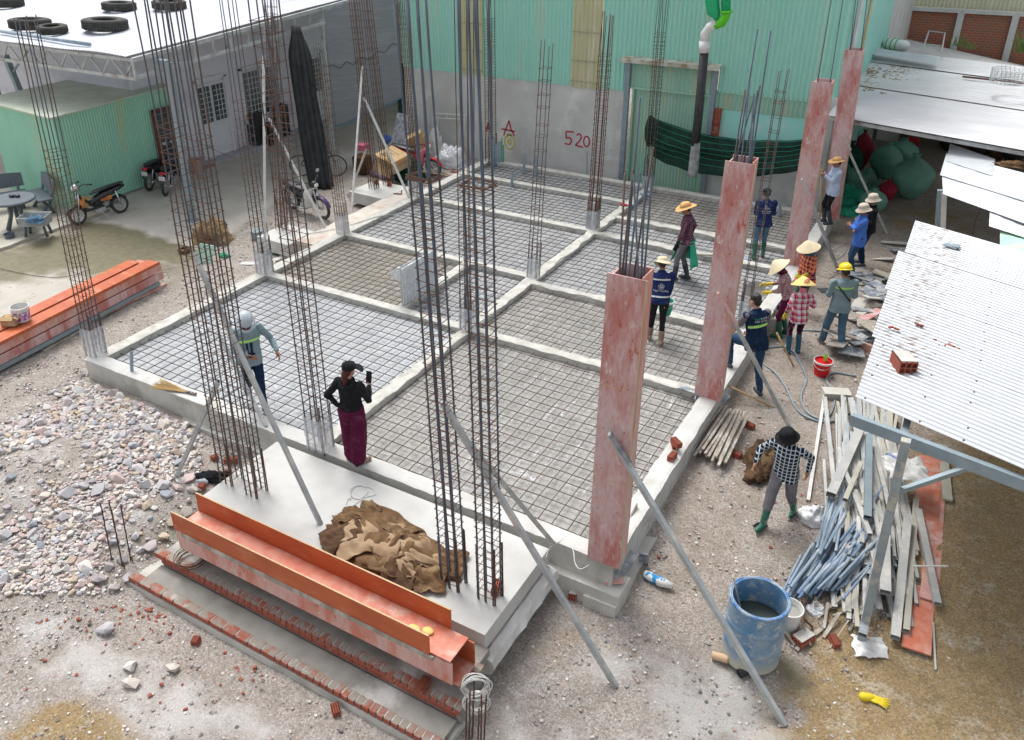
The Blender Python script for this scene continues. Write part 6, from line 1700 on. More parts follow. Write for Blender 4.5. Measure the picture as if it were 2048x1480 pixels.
# boards heaped behind the big roof
for i in range(34):
    px, py = rs.uniform(1705, 1800), rs.uniform(480, 705)
    if px > 1830-(py-440)*.34: px = 1815-(py-440)*.34-rs.uniform(0, 60)
    c_ = atg(px, py, rs.uniform(.02, .3)*(1 if py > 540 else .3)); mb = MB(); R = Matrix.Rotation(rs.uniform(-.6, 1.6), 3, 'Z') @ Matrix.Rotation(rs.uniform(-.25, .25), 3, 'Y') @ Matrix.Rotation(rs.uniform(-.2, .2), 3, 'X')
    mb.box(c_, (rs.uniform(.2, .65), rs.uniform(.12, .3), .02), R)
    mk_ = rs.choice(('plyblue', 'plyblue', 'plyblue', 'timber', 'timber', 'ply', 'conc')); T('plywood_offcut', mb, CO[mk_], {'plyblue': 'blue grey', 'timber': 'brown', 'ply': 'reddish', 'conc': 'pale'}[mk_]+' plywood offcut in the '+('near' if py > 590 else 'far')+' part of the heap by the roof', 'board', 'plywood offcuts beside the big roof')
board('pinkish crate side board at the front of the offcut heap', (1722, 690), -.2, (.42, .03, .16), (0, 0, -.5), 'ply2')
board('rough stone like block near the end of the hose', (1672, 790), -.35, (.42, .22, .16), (0, 0, .4), 'conc')
board('white speckled sheet on the ground behind the blue shirt man', (1775, 490), -.4, (.45, .2, .012), (0, .1, -.4), 'white')
board('pink strip of board lying behind the prop feet', (1700, 468), -.4, (.36, .06, .02), (0, 0, -.3), 'ply2')

# timber stack
ts = rs.uniform
A0_ = atg(1392, 905, .1); 
for i in range(17):
    f = i/16; a = (1398+62*f+rs.uniform(-7, 7)-14, 905+24*f+rs.uniform(-6, 6)-8*(i % 2)); b_ = (1447+52*f+rs.uniform(-5, 5)-8, 812+18*f+rs.uniform(-5, 8))
    mb = MB(); z = .10+.03*(i % 3); mb.bar(atg(*a, z), atg(*b_, z+.01), rs.uniform(.028, .045), rs.uniform(.025, .04)); T('timber_batten', mb, rs.choice((CO['timber'], CO['batten'])), 'grey timber batten in the stack beside the right kerb', 'batten', 'timber battens stacked by the right kerb', bevel=.003)

# ---------------------------------------------------------------- drum, buckets
B = atg(1499, 1308); tz = above(B, 1502, 1190).z-B.z
dr = thing('drum', 'big blue plastic drum of water smeared with grey cement', 'drum', B, .3)
dm, nt, b = base('drum_plastic', .5, 0, .4); co = coords(nt); co2 = coords(nt, (1, 1, .5))
n1 = nz(nt, co2, 3.2, 8, .62); n2 = nz(nt, co, 11, 6, .7); sp = nt.nodes.new('ShaderNodeSeparateXYZ'); nt.links.new(co, sp.inputs[0])
col = mixc(nt, ramp(nt, n1, .40, .62), (.10, .23, .40), (.27, .36, .43)); col = mixc(nt, ramp(nt, n2, .54, .64), col, (.47, .49, .46))
col = mixc(nt, ramp(nt, mth(nt, 'ADD', sp.outputs[2], mth(nt, 'MULTIPLY', n1, .5)), .5, .32), col, (.48, .47, .38)); nt.links.new(col, b.inputs['Base Color'])
mb = MB(); R = .315; h = tz
prof = [(R*.93, 0), (R, .03), (R, h*.30), (R*1.025, h*.33), (R*1.025, h*.36), (R, h*.39), (R, h*.62), (R*1.025, h*.65), (R*1.025, h*.68), (R, h*.71), (R*.99, h*.95), (R*.96, h), (R*.91, h), (R*.92, h*.9), (R*.95, h*.6)]
mb.lathe(prof, n=48, cap0=True, cap1=False); obj('body', mb, dm, dr, smooth=False)
mb = MB(); mb.torus((0, 0, h-.01), R*.985, .018, n=48, m_=8); obj('rim', mb, M('drum_rim', (.04, .15, .38), (.3, .36, .4), 8), dr, smooth=True)
mb = MB(); mb.lathe([(R*.95, h*.58), (.001, h*.58)], n=40, cap0=False, cap1=False); wm, nt, b = base('drum_water', .04, 0, .6); b.inputs['Base Color'].default_value = (.06, .075, .065, 1); obj('water', mb, wm, dr)
mb = MB(); a_ = above(B+V((-.12, .0, 0)), 1466, 1152); mb.bar(a_, V((B.x-.1, B.y+.05, B.z+.3)), .05, .012); T('stick', mb, CO['alu_tan'], 'pale flat stick standing in the blue drum', 'stick')
bucket('bucket', 'dirty white bucket standing behind the blue drum', atg(1572, 1252), .12, .15, .30, 'white', None, content='conc_dark', handle=False)
rb = bucket('bucket', 'bright red bucket with white rim on the dirt by the hose', atg(1642, 748), .12, .15, .27, 'red', 'white')
mb = MB(); mb.lathe([(.14, .24), (.001, .245)], n=30, cap0=False, cap1=False); obj('lid', mb, CO['red'], rb)
mb = MB(); p = atg(1642, 748)+V((.02, .03, .25)); mb.lathe([(.028, 0), (.04, .1), (.037, .1), (.026, .01)], p, n=20, cap1=False); T('cup', mb, M('lime_cup', (.40, .72, .12), rough=.35), 'lime green plastic cup standing on the red bucket lid', 'cup')
mb = MB(); mb.lathe([(.045, 0), (.045, .18)], n=16); 
mb.v = [tuple(Matrix.Rotation(1.4, 3, 'Y') @ V(p)) for p in mb.v]; p = atg(1425, 1310, .05); mb.v = [tuple(V(q)+p) for q in mb.v]; T('roll', mb, CO['plyedge'], 'pale cardboard roll lying left of the blue drum', 'roll', smooth=False)
mb = MB(); p = atg(1478, 1348, .05); mb.pipe(p, p+V((.09, .1, .03)), .05, .008, 16); T('pipe_end', mb, CO['black'], 'short black pipe piece at the foot of the blue drum', 'pipe')
# yellow glove in the mud
gl = MB(); p = atg(1750, 1398, .02); gl.ell(p, (.09, .055, .02)); 
for a in range(5): gl.cap(p+V((.05, -.04+.02*a, 0)), p+V((.14-.01*abs(a-2), -.06+.03*a, .0)), .013, .009)
gl.cap(p+V((-.04, 0, 0)), p+V((-.11, -.03, 0)), .04, .05)
T('glove', gl, CO['yellow'], 'bright yellow rubber glove lying in the mud in the foreground', 'glove', smooth=True)
# hoses and cables
def cable(label, pts, r, mat, z=.02, name='hose', cat='hose', zf=None, n=6):
    P = [atg(x, y, z) if zf is None else at(x, y, zf) for x, y in pts]
    out = []
    for i in range(len(P)-1):
        p0 = P[max(0, i-1)]; p1 = P[i]; p2 = P[i+1]; p3 = P[min(len(P)-1, i+2)]
        for k in range(6):
            t = k/6; out.append(.5*((2*p1)+(-p0+p2)*t+(2*p0-5*p1+4*p2-p3)*t*t+(-p0+3*p1-3*p2+p3)*t**3))
    out.append(P[-1]); mb = MB(); mb.tube(out, r, n); return T(name, mb, CO[mat], label, cat, smooth=True)
cable('blue grey hose winding round the red bucket to the scrap pile', [(1535, 695), (1565, 693), (1586, 703), (1605, 735), (1613, 760), (1604, 785), (1603, 805), (1615, 825), (1640, 838), (1657, 832), (1668, 810), (1668, 788), (1655, 765), (1655, 752), (1670, 745), (1712, 752)], .016, 'bluesteel', n=8)
cable('blue grey hose running from the leaning man to the scrap pile', [(1525, 727), (1550, 745), (1572, 775), (1583, 800), (1600, 825), (1640, 843), (1680, 838), (1705, 820)], .016, 'bluesteel', n=8)
cable('hose lying behind the yellow helmeted man', [(1600, 661), (1630, 661), (1660, 667), (1685, 685), (1715, 705)], .014, 'bluesteel', n=8)
cable('pale cable loops on the ground beside the orange plaid woman', [(1625, 500), (1655, 510), (1672, 500), (1660, 488), (1640, 492), (1635, 510), (1660, 522), (1690, 505), (1688, 492), (1665, 500), (1640, 520), (1625, 540), (1655, 555), (1665, 548), (1640, 538), (1622, 540)], .008, 'alu_tan', name='cable', cat='cable')
cable('thin cable running from a loop to the blue shirt man', [(1680, 492), (1700, 478), (1706, 465), (1702, 455)], .007, 'alu_tan', name='cable', cat='cable')
cable('white cable loops lying on the porch slab', [(700, 1000), (705, 978), (722, 970), (735, 985), (715, 998), (700, 985), (710, 972), (740, 975), (752, 988), (730, 995), (708, 1010), (695, 1025), (710, 1030), (735, 1005), (700, 995), (690, 1015)], .005, 'whitepole', zf=-.02, name='cable', cat='cable')
cable('thin white cord hanging over the front kerb by the red column', [(1092, 1115), (1100, 1095), (1120, 1082), (1133, 1072), (1146, 1100), (1150, 1125), (1160, 1138), (1178, 1130)], .005, 'whitepole', zf=.0, name='cord', cat='cord')
cable('grey cable lying across the left walk strip', [(610, 468), (660, 460), (710, 447), (760, 432), (800, 428)], .008, 'galv', zf=.01, name='cable', cat='cable')
cable('thin dark cord lying over the wet yard', [(0, 537), (50, 548), (110, 555), (160, 548)], .006, 'black', name='cord', cat='cord')
cable('black scrap of rubber strip by the green boot', [(1507, 1052), (1520, 1046), (1535, 1052)], .016, 'black', name='rubber_strip', cat='rubber strip')
cable('black cable hanging down below the white sheet roofs', [(1945, 468), (1955, 430), (1975, 400)], .008, 'black', zf=.6, name='cable', cat='cable')
cable('thin grey cord loops on the back bays of the slab', [(1145, 385), (1150, 405), (1180, 412), (1212, 405), (1240, 398), (1255, 385)], .007, 'galv', zf=-.05, name='cord', cat='cord')
mb = MB(); p = at(1243, 409, .03); mb.cap(p, p+V((.15, .03, 0)), .035, .02); T('power_plug', mb, CO['red'], 'small red tool on the kerb crossing at the back', 'tool', smooth=True)
cable('thin orange rusty rod bending over the yard from a cage', [(398, 285), (430, 300), (470, 318), (500, 345)], .008, 'rebar_rust', zf=1.2, name='bent_rod', cat='rod')
# coils
cp_ = at(952, 1385, -.1); mb = MB(); rs = random.Random(6)
for k in range(22):
    cz = .09 if k % 2 else -.16; R_r = rs.uniform(.10, .15); mb.torus(cp_+V((rs.uniform(-.02, .02), rs.uniform(-.03, .03), cz+rs.uniform(-.02, .02))), R_r, .0045, V((rs.uniform(-.3, .3)-.5, .85, rs.uniform(-.25, .25))), n=26, m_=5)
T('cable_coil', mb, CO['whitepole'], 'coil of white cable hung on the starter bars at the steps', 'cable coil', smooth=True)
mb = MB(); c_ = at(383, 1122, -.39)
for k in range(9): mb.torus(c_+V((rs.uniform(-.02, .02), rs.uniform(-.02, .02), .012*k+.01)), rs.uniform(.14, .2), .0045, (rs.uniform(-.1, .1), rs.uniform(-.1, .1), 1), n=30, m_=5)
T('wire_coil', mb, CO['rebar_rust'], 'rusty tie wire coil lying on the brick steps', 'wire coil')
# shovels
def shovel(label, a, za, b_, zb, blade_dir, mat='wood', ref=None):
    A = at(*a, za); B = at(*b_, zb); d_ = (B-A).normalized(); t = thing('shovel', label, 'shovel', B)
    mb = MB(); mb.tube([A, B], .016, 8); obj('handle', mb, CO[mat], t, world=True, smooth=True)
    mb = MB(); s_ = d_.cross(V((0, 0, 1))).normalized(); L = .3
    def fn(u, v):
        wv = .13*(1-.35*max(0, v-.6)**1.0*2); return B+d_*(L*v)+s_*((u-.5)*2*wv)+V((0, 0, .03*(2*u-1)**2))
    mb.slab(fn, 8, 8, .004); obj('blade', mb, CO['galv'], t, world=True, smooth=True); return t
shovel('shovel with wooden handle and dusty blade between the workers', (1553, 665), .25, (1590, 738), -.42, 0)
shovel('shovel with long yellow handle in front of the leaning man', (1442, 764), -.05, (1563, 823), -.46, 0)
# broom
bm_ = thing('broom', 'straw hand broom lying on the front left kerb', 'broom', at(345, 777, .02))
A, B, Cc = at(392, 788, .03), at(372, 783, .03), at(312, 768, .025); mb = MB(); mb.tube([A, B], .022, 10); obj('handle', mb, M('broom_grip', (.10, .04, .03), (.3, .28, .25), 30), bm_, world=True)
mb = MB(); rs = random.Random(2); s_ = (Cc-B).normalized().cross(V((0, 0, 1)))
for i in range(90): 
    q = rs.uniform(-1, 1); mb.tube([B+s_*(q*.02), B.lerp(Cc, rs.uniform(.85, 1.05))+s_*(q*.13)+V((0, 0, rs.uniform(-.01, .03)))], .0035, 4)
obj('bristles', mb, M('broom_straw', (.52, .36, .16), (.42, .28, .11), 30), bm_, world=True)
# blue pipe stubs
for (x, y0_, y1_, z, r, mt, lab) in ((263, 742, 705, 0, .028, 'bluepipe', 'blue pipe stub with pale foot at the front left kerb'), (986, 332, 277, -.1, .04, 'bluepipe', 'leftmost tall blue pipe in the back left corner'), (992, 331, 287, -.1, .045, 'bluepipe', 'second tall blue pipe in the back left corner'), (1000, 331, 284, -.1, .05, 'bluepipe', 'thickest blue pipe in the back left corner'),
     (1004, 331, 276, -.1, .016, 'green_pipe', 'thin green pipe beside the thickest blue pipe'), (1007, 331, 290, -.1, .016, 'green_pipe', 'shorter thin green pipe in the back left corner'), (985, 339, 319, -.1, .03, 'bluepipe', 'short blue stub before the tall blue pipes'), (1048, 345, 308, -.1, .04, 'bluepipe', 'blue pipe standing alone below the red letter'),
     (1072, 349, 314, -.1, .045, 'bluepipe', 'blue pipe standing behind the slim cage'), (1024, 372, 345, -.1, .038, 'bluepipe', 'blue pipe standing in the second back bay'), (1174, 354, 302, -.1, .02, 'bluepipe', 'thin blue pipe below the number 520'), (1292, 380, 330, -.1, .03, 'bluepipe', 'blue pipe by the gate cage'), (1560, 430, 408, -.1, .04, 'bluepipe', 'blue pipe stub right of the man in navy shirt'), (1498, 422, 402, -.1, .035, 'bluepipe', 'blue pipe stub left of the man in navy shirt')):
    B = at(x, y0_, z); tp = above(B, x, y1_); mb = MB(); mb.pipe(B-V((0, 0, .03)), tp, r, .004, 14); T('pipe_stub', mb, CO[mt], lab, 'pipe', 'pipe ends standing out of the slab', smooth=False)
mb = MB(); mb.pipe(at(1305, 390, 0.02), at(1280, 388, .02), .04, .004, 12); T('pipe_elbow', mb, CO['bluepipe'], 'blue pipe piece lying at the gate end kerb crossing', 'pipe')
mb = MB(); p = at(1492, 518, -.03); mb.ell(p, (.13, .09, .05)); T('blue_cloth', mb, CO['bluepipe'], 'small blue crumpled bag on the third beam by the second column', 'bag', smooth=True)
mb = MB(); A_, B_ = at(1395, 509, .03), at(1440, 511, .03); mb.bar(A_, B_, .04, .03); T('dark_batten', mb, CO['timber'], 'short dark batten on the beam behind the straw hatted worker', 'batten')
# striped cloth at the foot of the column
bag = thing('cloth_bundle', 'blue and white twisted cloth lying right of the column foot', 'cloth', atg(1320, 1160))
P_ = [atg(1290, 1148, .06), atg(1305, 1156, .07), atg(1322, 1164, .06), atg(1345, 1172, .05)]
cm_, nt, b = base('blue_white_cloth', .8); nt.links.new(mixc(nt, ramp(nt, nz(nt, coords(nt), 9, 3), .48, .50), (.02, .25, .55), (.7, .7, .66)), b.inputs['Base Color'])
mb = MB(); mb.tube([P_[0].lerp(P_[1], .0), P_[0].lerp(P_[1], .6), P_[1], P_[2], P_[3]], [.05, .06, .055, .06, .035], 14); obj('cloth', mb, cm_, bag, world=True, smooth=True)
# wrapped grille on the short beam
gB = at(798, 608, .0); gE = at(858, 570, .0); gh = above(gB, 797, 532).z
wg = thing('wrapped_grille', 'upright barred grille wrapped in milky plastic on the short beam', 'grille', (3.42, 4.9, 0))
A = V((3.44, gB.y-.0, 0)); Bq = V((3.44, gB.y+1.12, 0)); hh = gh-.02
mb = MB(); nb = 11
for i in range(nb): y = A.y+.02+(Bq.y-A.y-.04)*i/(nb-1); mb.box((3.44, y, hh/2), (.018, .05, hh-.04))
for z in (.03, hh*.5, hh-.03): mb.bar((3.44, A.y, z), (3.44, Bq.y, z), .03, .03)
obj('bars', mb, CO['white'], wg, world=True)
for sgn in (-1, 1):
    def fn(u, v): 
        y = A.y-.02+(Bq.y-A.y+.04)*u; return V((3.44+sgn*(.035+.012*abs(math.sin(u*PI*(nb-1)))+.01*noise.noise(V((u*9, v*6, sgn)))), y, .0+hh*1.02*v+.015*noise.noise(V((u*6, v, 0)))))
    mb = MB(); mb.slab(fn, 80, 20, .002, (sgn*-1, 0, 0)); obj('plastic_wrap', mb, CO['wrap'], wg, world=True, smooth=True)
def fn(u, v): return V((3.40-.30*v*(.6+.4*math.sin(u*PI)), A.y-.02+.35*u-.05*v, hh*(1.02-.10*v-.55*u*v)+.03*noise.noise(V((u*5, v*5, 0)))))
mb = MB(); mb.slab(fn, 14, 14, .002); obj('loose_plastic', mb, CO['wrap2'], wg, world=True, smooth=True)

# scattered litter on the dirt: flat chips and thin sticks of mixed materials
rs = random.Random(99)
lm_ = (CO['white'], CO['timber'], CO['conc'], CO['plyedge'], CO['bluesteel'])
for i in range(70):
    q = rs.random()
    px, py = (rs.uniform(1380, 1700), rs.uniform(620, 1150)) if q < .45 else ((rs.uniform(1000, 1900), rs.uniform(1180, 1440)) if q < .75 else (rs.uniform(380, 620), rs.uniform(470, 640)))
    p = atg(px, py, .006)
    if inslab(p.x, p.y): continue
    mb = MB(); s_ = rs.uniform(.012, .035)
    if i % 3: mb.box((0, 0, 0), (s_*2, s_*rs.uniform(.5, 1.4), .006), Matrix.Rotation(rs.uniform(0, 3), 3, 'Z') @ Matrix.Rotation(rs.uniform(-.3, .3), 3, 'X'), .004)
    else: mb.tube([(-s_*2.5, 0, 0), (0, rs.uniform(-.01, .01), .004), (s_*2.5, rs.uniform(-.02, .02), 0)], .003, 5)
    mb.v = [tuple(V(v)+p) for v in mb.v]
    T('litter_scrap', mb, rs.choice(lm_), 'tiny scrap lying on the dirt '+('right of the red columns' if q < .45 else 'in the foreground' if q < .75 else 'by the left kerb'), 'scrap', 'tiny scraps on the dirt')
# ---------------------------------------------------------------- two wheelers
def wheel(parent, x, R, tw=.04, spokes=20, rim='chrome', disc=False):
    mb = MB(); mb.torus((x, 0, R), R-tw, tw, (0, 1, 0), n=36, m_=8); w_ = obj('wheel', mb, CO['rubber'], parent, smooth=True)
    mb = MB(); mb.torus((x, 0, R), R-tw*1.9, tw*.45, (0, 1, 0), n=32, m_=6); obj('rim', mb, CO[rim], w_, smooth=True)
    mb = MB()
    for i in range(spokes):
        a = 2*PI*i/spokes; s_ = .018*(-1)**i; mb.tube([(x, s_, R), (x+(R-tw*1.9)*math.cos(a), 0, R+(R-tw*1.9)*math.sin(a))], .0035 if not disc else .012, 4)
    mb.tube([(x, -.04, R), (x, .04, R)], .04, 12); obj('spokes', mb, CO['galv' if not disc else 'black'], w_)
def motorbike(label, rp, fp, z, body='blacksat', shield='blacksat', seat='black', wb=1.2, R=.28, lean=-.12, kind='moped', accents='red', plate=True, cat='motorbike'):
    A, B = at(*rp, z), at(*fp, z); d_ = B-A; ang = math.atan2(d_.y, d_.x); c_ = (A+B)/2
    t = thing('motorbike' if cat == 'motorbike' else 'electric_bike', label, cat, c_, ang); t.rotation_euler = (lean, 0, ang)
    h = wb/2; wheel(t, -h, R); wheel(t, h, R)
    # frame, engine
    mb = MB(); mb.tube([(h-.12, 0, .78), (h-.2, 0, .62), (.05, 0, .36), (-.15, 0, .42), (-h+.1, 0, .66)], [.035, .035, .045, .04, .03], 10); obj('frame', mb, CO['black'], t, smooth=True)
    mb = MB(); mb.box((.0, 0, .27), (.26, .2, .16), None, .01); mb.tube([(.1, 0, .3), (.24, 0, .32)], .06, 12); mb.tube([(.0, -.1, .25), (.0, .1, .25)], .075, 14); obj('engine', mb, CO['galv'], t, bevel=.01)
    # forks
    for s_ in (-.07, .07):
        mb = MB(); mb.tube([(h, s_, R), (h-.1, s_, .62), (h-.14, s_*.6, .8)], .017, 8); obj('fork', mb, CO['chrome'], t, smooth=True)
        mb = MB(); mb.tube([(-h, s_*1.3, R), (-h+.07, s_*1.3, .62)], .024, 8); obj('shock_absorber', mb, CO['chrome'], t, smooth=True)
    # body shell
    mb = MB(); rings = []
    for (x, w_, z0, z1) in ((.2, .07, .38, .52), (.05, .10, .42, .60), (-.15, .12, .47, .68), (-.4, .12, .52, .72), (-.62, .10, .6, .74), (-.78, .05, .66, .74)):
        rings.append([V((x, w_*math.cos(a), (z0+z1)/2+(z1-z0)/2*math.sin(a))) for a in np.linspace(0, 2*PI, 16, endpoint=False)])
    mb.loft(rings); obj('rear_body', mb, CO[body], t, smooth=True)
    mb = MB(); rings = []
    for (x, w_, z0, z1) in ((.12, .06, .66, .70), (.02, .11, .67, .75), (-.2, .13, .70, .77), (-.45, .125, .73, .80), (-.7, .09, .75, .81), (-.78, .05, .77, .80)):
        rings.append([V((x, w_*math.cos(a), (z0+z1)/2+(z1-z0)/2*math.sin(a))) for a in np.linspace(0, 2*PI, 16, endpoint=False)])
    mb.loft(rings); obj('seat', mb, CO[seat], t, smooth=True)
    # leg shield
    if kind != 'electric':
        def fn(u, v):
            y = (u-.5)*2; return V((h-.22-.12*(1-v)-.10*abs(y)**1.6, y*(.13+.07*math.sin(v*PI))*(1.35 if kind == 'moped_white' else 1), .26+.52*v))
        mb = MB(); mb.slab(fn, 14, 10, .012, (-1, 0, 0)); obj('leg_shield', mb, CO[shield], t, smooth=True)
    else:
        mb = MB(); mb.box((.12, 0, .32), (.5, .24, .06), Matrix.Rotation(.05, 3, 'Y')); obj('footboard', mb, CO['black'], t, bevel=.015)
        mb = MB(); mb.box((h-.2, 0, .52), (.06, .18, .28), Matrix.Rotation(-.3, 3, 'Y')); mb.box((-.22, 0, .5), (.3, .2, .12)); obj('side_panel', mb, M('orange_panel', (.60, .24, .04), (.4, .1, .05), 12), t, bevel=.02)
    # fenders
    for x, a0, a1, m_ in ((h, 20, 165, 'purple' if kind == 'moped_white' else body), (-h, 30, 185, body)):
        mb = MB()
        def fn(u, v): a = rad(a0+(a1-a0)*u); y = (v-.5)*.12; return V((x-math.cos(a)*(R+.03-abs(v-.5)*.03), y, R+math.sin(a)*(R+.03-abs(v-.5)*.03)))
        mb.slab(fn, 16, 6, .006, (0, 0, -1)); obj('mudguard', mb, CO[m_], t, smooth=True)
    # handlebar, headlight, mirrors
    mb = MB(); mb.tube([(h-.34, .33, .98), (h-.26, .2, 1.0), (h-.17, .06, .93), (h-.16, -.06, .93), (h-.26, -.2, 1.0), (h-.34, -.33, .98)], .012, 8); hb_ = obj('handlebar', mb, CO['black'], t, smooth=True)
    for s_ in (-1, 1): mb = MB(); mb.tube([(h-.40, s_*.36, .975), (h-.30, s_*.27, .99)], .02, 8); obj('grip', mb, CO['black'], hb_, smooth=True)
    mb = MB(); mb.ell((h-.13, 0, .92), (.10, .09, .09)); hl = obj('headlight_shell', mb, CO[body if kind != 'electric' else 'chrome'], t, smooth=True)
    mb = MB(); mb.ell((h-.06, 0, .91), (.035, .065, .06)); obj('headlight', mb, CO['white'], hl, smooth=True)
    for s_ in (-1, 1):
        if kind == 'electric': continue
        mb = MB(); mb.tube([(h-.27, s_*.2, 1.0), (h-.26, s_*.26, 1.14)], .006, 6); mi = obj('mirror', mb, CO['black'], t)
        mb = MB(); mb.ell((h-.26, s_*.28, 1.17), (.015, .06, .045)); obj('mirror_glass', mb, CO['galv'], mi, smooth=True)
    if plate:
        mb = MB(); mb.box((-h-.24, 0, .56), (.01, .17, .13), Matrix.Rotation(-.25, 3, 'Y')); obj('number_plate', mb, CO['white'], t)
        mb = MB(); mb.ell((-h-.20, 0, .69), (.03, .08, .04)); obj('tail_light', mb, CO['red'], t, smooth=True)
    mb = MB(); mb.tube([(.1, -.12, .22), (-.15, -.13, .2), (-h-.12, -.14, .30)], [.018, .03, .04], 10); obj('exhaust', mb, CO['chrome'], t, smooth=True)
    mb = MB(); mb.tube([(-.02, .1, .2), (-.1, .25, .0)], .01, 6); obj('kickstand', mb, CO['galv'], t)
    if kind == 'moped_white':
        mb = MB(); mb.torus((h, 0, R), R-.05, .012, (0, 1, 0), n=32, m_=6); obj('white_rim', mb, CO['white'], t, smooth=True)
    return t
Zy = -.40
motorbike('old white moped with purple mudguard facing the slab', (588, 418), (648, 438), Zy, 'black', 'white', kind='moped_white', wb=1.18, R=.3, lean=.1)
motorbike('small electric bike with black seat by the green shed', (246, 425), (158, 450), Zy, 'blacksat', kind='electric', wb=1.12, R=.24, cat='electric bike', lean=.1, plate=False)
motorbike('black motorbike closer to the green shed wall', (285, 392), (352, 345), Zy, 'blacksat', 'purple', lean=.1)
mb2 = motorbike('black motorbike with a blue bag on it, nearer the canopy post', (319, 405), (372, 352), Zy, 'blacksat', 'blacksat', lean=.1)
mb = MB(); p = at(340, 352, Zy+.45); mb.ell(p, (.09, .08, .11)); T('blue_bag', mb, CO['blue_cloth'], 'small blue bag hanging on the nearer black motorbike', 'bag', smooth=True)
motorbike('pink motorbike half hidden behind the cardboard boxes', (800, 340), (868, 352), -.35, 'red', 'pink', lean=.1, R=.27)
def bicycle(label, rp, fp, z):
    A, B = at(*rp, z), at(*fp, z); d_ = B-A; ang = math.atan2(d_.y, d_.x); c_ = (A+B)/2
    t = thing('bicycle', label, 'bicycle', c_, ang); t.rotation_euler = (.12, 0, ang); h = .52
    wheel(t, -h, .33, .018, 24); wheel(t, h, .33, .018, 24)
    mb = MB()
    for a, b_ in (((-h, 0, .33), (-.05, 0, .3)), ((-h, 0, .33), (-.2, 0, .75)), ((-.05, 0, .3), (-.22, 0, .85)), ((-.05, 0, .3), (h-.15, 0, .75)), ((-.2, 0, .72), (h-.16, 0, .8)), ((h, 0, .33), (h-.18, 0, .95))): mb.tube([a, b_], .014, 8)
    obj('frame', mb, CO['black'], t, smooth=True)
    mb = MB(); mb.ell((-.25, 0, .88), (.13, .06, .03)); obj('saddle', mb, CO['black'], t, smooth=True)
    mb = MB(); mb.tube([(h-.3, .25, .98), (h-.18, .1, .98), (h-.18, -.1, .98), (h-.3, -.25, .98)], .011, 8); obj('handlebar', mb, CO['black'], t, smooth=True)
bicycle('black bicycle leaning behind the curtain', (590, 352), (688, 352), Zy)

# ---------------------------------------------------------------- table set and yard clutter on the left
zt = -.33
tb = thing('round_table', 'grey terrazzo round table at the left edge of the yard', 'table', at(40, 455, zt))
mb = MB(); mb.lathe([(.001, .70), (.50, .70), (.52, .72), (.52, .75), (.50, .765), (.001, .765)], n=40); obj('top', mb, CO['granite'], tb)
for k in range(3):
    mb = MB(); a = k*2.1+.5; mb.tube([(.1*math.cos(a), .1*math.sin(a), .70), (.14*math.cos(a), .14*math.sin(a), .35), (.30*math.cos(a), .30*math.sin(a), .02)], [.07, .05, .06], 8); obj('leg', mb, CO['granite'], tb, smooth=True)
mb = MB(); mb.ell((-.08, .05, .80), (.09, .06, .04)); mb.ell((.04, .12, .80), (.08, .06, .035)); q = obj('dark_things', mb, CO['black'], tb, smooth=True); q.parent = None; q.location = tb.location; tag(q, 'black shoes lying on the round terrazzo table', 'shoes')
def bench(label, px, rz):
    t = thing('bench', label, 'bench', at(*px, zt), rz)
    mb = MB(); mb.box((0, 0, .41), (1.15, .36, .05)); obj('seat', mb, CO['granite'], t, bevel=.012)
    mb = MB()
    def fn(u, v): x = (u-.5)*1.15; return V((x, .20+.05*v, .52+(.33+.05*math.sin(u*PI))*v))
    mb.slab(fn, 12, 4, .04, (0, 1, 0)); obj('backrest', mb, CO['granite'], t)
    for s_ in (-1, 1):
        mb = MB(); mb.tube([(s_*.42, -.14, 0), (s_*.40, 0, .2), (s_*.42, -.05, .40)], [.05, .04, .05], 8); mb.tube([(s_*.42, .16, 0), (s_*.40, .08, .2), (s_*.42, .20, .56)], [.05, .04, .035], 8); obj('leg', mb, CO['granite'], t, smooth=True)
bench('grey terrazzo bench between the table and the green shed', (88, 420), -.35)
bench('grey terrazzo bench partly cut off by the left edge', (12, 420), 1.1)
cr = thing('crate', 'pale grey plastic crate holding blue cloth beside the round table', 'crate', at(78, 470, zt), .55)
wf = Matrix
mb = MB()
for c_, s_ in (((0, -.2, .40), (.62, .015, .22)), ((0, .2, .40), (.62, .015, .22)), ((-.31, 0, .40), (.015, .39, .22)), ((.31, 0, .40), (.015, .39, .22)), ((0, 0, .3), (.6, .38, .015))): mb.box(c_, s_)
mb.box((0, -.215, .5), (.66, .025, .03)); mb.box((0, .215, .5), (.66, .025, .03))
for i in range(9): mb.box((-.28+.07*i, -.212, .4), (.012, .012, .2))
obj('basket', mb, M('crate_grey', (.42, .45, .46), (.34, .36, .37)), cr)
for s_ in (-.26, .26): mb = MB(); mb.tube([(s_, -.12, 0), (s_*.8, -.1, .3)], .035, 8); mb.tube([(s_, .12, 0), (s_*.8, .1, .3)], .035, 8); obj('leg', mb, CO['granite'], cr, smooth=True)
mb = MB(); heap(mb, at(72, 442, .12), .22, .16, .1, 81, 24, .8); T('blue_cloth', mb, CO['jeans_light'], 'faded blue cloth in the grey crate', 'cloth', smooth=True)
mb = MB(); p = at(48, 372, zt); mb.lathe([(.17, 0), (.22, .15), (.2, .5), (.24, .78), (.26, .8), (.2, .81)], p, n=22, wob=lambda a, r: .02*math.sin(a*3)); T('sack_cover', mb, CO['beige'], 'beige sack wrapped round the foot of the far left post', 'sack', smooth=True)
mb = MB(); p = at(58, 332, .15); mb.box(p, (.18, .12, .26)); mb.tube([p, p+V((0, 0, .35))], .006, 5); T('switch_box', mb, CO['white'], 'small white switch box on the far left steel post', 'switch box', bevel=.01)
